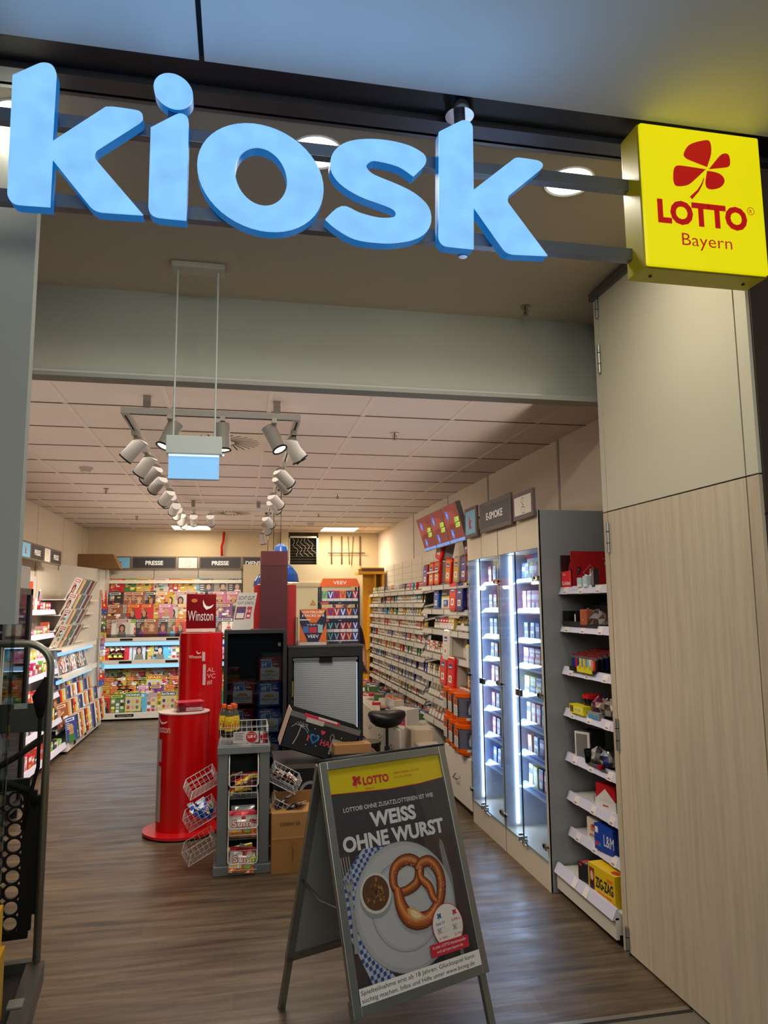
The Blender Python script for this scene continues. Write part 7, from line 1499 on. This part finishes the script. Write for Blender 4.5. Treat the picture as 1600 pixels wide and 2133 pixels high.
for k, (c, x, y, z, ry_, rx2) in enumerate((('white and orange', -.01, .025, -.01, .1, -.5), ('green', .05, .03, .03, -.5, -.6), ('navy', 0, .06, .02, .5, -.6), ('orange', 0, .1, .02, -.15, -.3))): item(SB[c], 'sweets_bag', '%s sweets bag in the bottom front basket, %s from the front' % (c, nth(k)), 'sweets bag', 'sweets bags in the front baskets', inb(fb[2], x, y, z), 0, rx2, ry_)
item(SB['navy'], 'sweets_bag', 'dark sweets bag standing behind the middle front basket', 'sweets bag', None, inb(fb[1], 0, .12, .07), 0, -.1)
for s_, k, Ms in bs:
    if s_ < 0 and k == 1: cs = ['blue']*6
    elif s_ > 0 and k == 0: cs = ['brown']*7
    elif s_ > 0 and k == 1: cs = ['navy', 'brown', 'blue', 'gold', 'brown', 'navy']
    else: cs = []
    for j, c in enumerate(cs): item(SB[c], 'sweets_pack', '%s sweets pack, %s rack basket on the %s side, %s in it' % (c, nth(k), 'red column' if s_ < 0 else 'carton', nth(j)), 'sweets pack', 'sweets packs in the side baskets', inb(Ms, r_.uniform(-.07, .07), .03+.015*j, .015+.006*j), s_*-PI/2+r_.uniform(-.6, .6), -.9+r_.uniform(-.2, .2), r_.uniform(-.4, .4))
    b = MB('print'); b.T = Ms; b.box(-.11, -.06, -.004, -.003, .06, .09, (236, 214, 218)); b.build('price_label', t) if s_ < 0 else None
# bottles in the top basket
BOT = MB('glass'); 
BOT = MB('gloss'); BOT.lathe([(0, 0), (.026, 0), (.03, .01), (.031, .04)], (40, 28, 20), 20).lathe([(.031, .04), (.032, .10), (.029, .13)], (226, 186, 30), 20).lathe([(.029, .13), (.02, .155), (.0125, .17), (.0125, .176)], (70, 66, 50), 20).lathe([(.016, .174), (.0165, .198), (.0, .2)], (232, 92, 40), 18)
BOT.m('print'); 
for k in range(8):
    a0, a1 = math.radians(225+k*11), math.radians(236+k*11); BOT.add([(.0325*math.cos(a0), .0325*math.sin(a0), .055), (.0325*math.cos(a1), .0325*math.sin(a1), .055), (.0325*math.cos(a1), .0325*math.sin(a1), .085), (.0325*math.cos(a0), .0325*math.sin(a0), .085)], [(0, 1, 2, 3)], [(226, 110, 30), (200, 60, 30), (236, 200, 60), (60, 90, 40)][k % 4])
BOT.frame((0, -.0335, 0)); BOT.ell(0, .105, .014, .009, (150, 40, 40), 1); BOT.ell(0, .105, .012, .007, (236, 200, 50), 2)
BM = BOT.mesh('bottle')
for px, dy, la in ((466, .06, 'the one nearest the red column'), (478, 0, 'foremost'), (485, .09, 'hindmost of the four'), (489, .04, 'farthest from the red column')):
    x = gx(px, RY+dy, 1500); item(BM, 'iced_tea_bottle', 'orange-capped bottle in the top wire basket, '+la, 'bottle', 'orange-capped bottles', (x, RY+dy+.02, P(478, 1520, 1, RY+.02).z-.03 if False else zt_+.052+.045), 0)
b = MB('print'); q0 = P(486, 1548, 1, RY-.035); q1 = P(529, 1525, 1, RY-.035); w, h = q1.x-q0.x+.03, q1.z-q0.z+.005; b.box(0, w, 0, .002, 0, h, (206, 200, 194)); b.frame((0, 0, 0)); b.ell(w*.72, h*.5, h*.52, h*.52, (190, 16, 30), 1, 28); b.text('2,00 €', w*.72, h*.42, h*.26, (250, 244, 240), 2, h*.8, al='c', bold=.03); b.rect(w*.55, h*.8, w*.88, h*.83, (240, 220, 216), 2)
for k in range(5): b.rect(w*.04, h*(.82-k*.14), w*(.4-.05*(k % 2)), h*(.87-k*.14), (90, 86, 84), 1)
b.build('price_card', loc=(q0.x, RY-.036, q0.z), label='white price card with a red price circle on the top wire basket', cat='price card')
for k in range(6):
    b = MB('foil'); b.box(-.009, .009, -.012, .012, 0, .07, [(226, 210, 206), (190, 60, 60), (60, 40, 36)][k % 3]); b.frame((0, -.0122, 0)); b.rect(-.007, .02, .007, .05, (170, 30, 40), 1); b.build('chocolate_bar', loc=(gx(530, RY)+.0+k*.0165, RY+.0, zt_+.055), rx=-.1, label='small upright sweets bar beside the red price circle, %s from it' % nth(k), cat='candy bar', group='upright bars in the top basket')
# ================================================================ BOXES BETWEEN RACK AND POSTER STAND
q = P(565, 1820, 2, 0)
b = MB('card'); w, d = .36, .26; CB = (176, 128, 76); b.box(0, w, 0, d, 0, .20, CB); b.box(0, w, -.002, d, .20, .207, (196, 146, 90)); b.box(.0, w, 0, d, .207, .355, (184, 136, 82)); b.box(.02, w-.02, .22, .235, .355, .43, (150, 108, 62)); b.m('print').frame((0, -.0025, 0)); b.rect(.115, .0, .16, .2, (166, 120, 66), 1); b.text('550004158', .05, .28, .022, (60, 48, 36), 1, .125); b.rect(.128, .06, .131, .16, (80, 60, 40), 2); b.rect(.134, .08, .136, .14, (80, 60, 40), 2)
b.build('cardboard_carton', loc=(q.x, q.y-.01, 0), rz=.05, label='brown cardboard cartons stacked with a printed number beside the sweets rack', cat='carton')
# support table
q = P(600, 1600, 1, 5.3)
t = thing('dark_bulk_bin', 'black display bin with a grey top edge and a large pale letter', 'display bin', (.27, 5.25, 0)); zt6 = P(620, 1582, 1, 5.25).z-.03
b = MB('satin'); b.box(0, .62, 0, .5, 0, zt6-.03, (16, 16, 18)); b.m('print').frame((0, -.001, 0)); b.stroke([(.235+.07*math.cos(a), .33+.085*math.sin(a)) for a in [k*.2+.6 for k in range(26)]], .022, (150, 148, 148), 1); b.build('bin', t)
b = MB('metal'); b.box(-.01, .63, -.015, .5, zt6-.03, zt6, (130, 120, 112)); b.build('rim', t)
a = P(578, 1570, 1, 5.25); c = P(594, 1510, 1, 5.25); e_ = P(735, 1552, 1, 5.25)
ang = math.atan2(c.z-e_.z, e_.x-c.x)
t = thing('souvenir_carton', 'tilted open black souvenir carton with neon style print', 'carton', (a.x+.02, 5.22, zt6+.0)); L_ = .52; hh = .235
b = MB('print'); T0 = Matrix.Translation((0, 0, .15))@Matrix.Rotation(ang, 4, 'Y'); b.T = T0
b.box(0, L_, 0, .006, -.02, hh-.03, (12, 12, 14)); b.box(0, L_, .29, .296, -.02, hh, (20, 20, 20)); b.box(0, .006, 0, .29, -.02, hh, (200, 180, 160)); b.box(L_-.006, L_, 0, .29, -.02, hh, (14, 14, 16)); b.box(0, L_, 0, .29, -.02, -.014, (16, 16, 18))
b.box(0, L_, -.004, .006, hh-.035, hh+.0, (110, 108, 106)); b.box(.1, .36, -.006, .02, hh-.012, hh+.006, (206, 28, 60)); b.box(.12, .25, -.0065, .0, hh-.045, hh-.012, (200, 186, 176)); b.box(.2, .34, -.0068, .014, hh-.004, hh+.008, (226, 200, 196))
M0 = Matrix(((1, 0, 0, 0), (0, 0, -1, 0), (0, 1, 0, 0), (0, 0, 0, 1))); b.T = T0@Matrix.Translation((0, -.0005, 0))@M0
NE = (200, 200, 204)
for k in range(7):
    a0 = k*.55-.3; b.stroke([(.1+.0*k, .15), (.1+.04*math.cos(a0), .15+.035*math.sin(a0)), (.1+.065*math.cos(a0), .125+.03*math.sin(a0))], .003, NE, 1)
b.stroke([(.1, .15), (.095, .08), (.08, .02)], .005, NE, 1); b.text('I', .165, .07, .04, (214, 70, 70), 1, .012, bold=.03)
hp = [(.0, -.5), (.45, 0), (.42, .32), (.2, .42), (0, .25), (-.2, .42), (-.42, .32), (-.45, 0)]
b.poly([(.215+x*.075, .095+y*.075) for x, y in hp], (50, 130, 220), 1); b.poly([(.215+x*.05, .095+y*.05) for x, y in hp], (16, 22, 40), 2); b.poly([(.262+x*.035, .15+y*.035) for x, y in hp], (220, 60, 80), 1)
b.text('HAMBURG', .265, .065, .042, (214, 70, 80), 1, .24, bold=.02); b.stroke([(.33, .11), (.32, .14), (.335, .16), (.35, .14), (.345, .12), (.36, .11)], .003, NE, 1)
for x, y in ((.14, .17), (.2, .16), (.24, .05), (.17, .04), (.4, .15)): b.ell(x, y, .004, .004, NE, 1, 8)
b.m('card').box(.34, .43, .02, .13, .002, .006, (150, 150, 140)); b.build('carton', t)
b = MB('card'); b.hexa([(0, 0, 0), (.26, 0, 0), (.26, .14, 0), (0, .14, 0)], [(0, 0, .06), (.26, 0, .06), (.26, .14, .06), (0, .14, .06)], (178, 130, 84)); b.top(.0602); b.rect(.03, .04, .22, .055, (140, 96, 56), 1); b.rect(.03, .075, .16, .085, (140, 96, 56), 1); q = P(697, 1572, 1, 5.1)
b.build('small_carton', loc=(q.x, 5.1, q.z), rz=.05, label='small brown carton behind the poster stand in front of the black bin', cat='carton')
b = MB('satin'); b.box(-.02, .3, -.01, .18, 0, q.z, (40, 36, 34)); b.build('pedestal', loc=(q.x, 5.1, 0), label='dark pedestal under the small brown carton behind the poster stand', cat='pedestal')
bpy.context.view_layer.update()
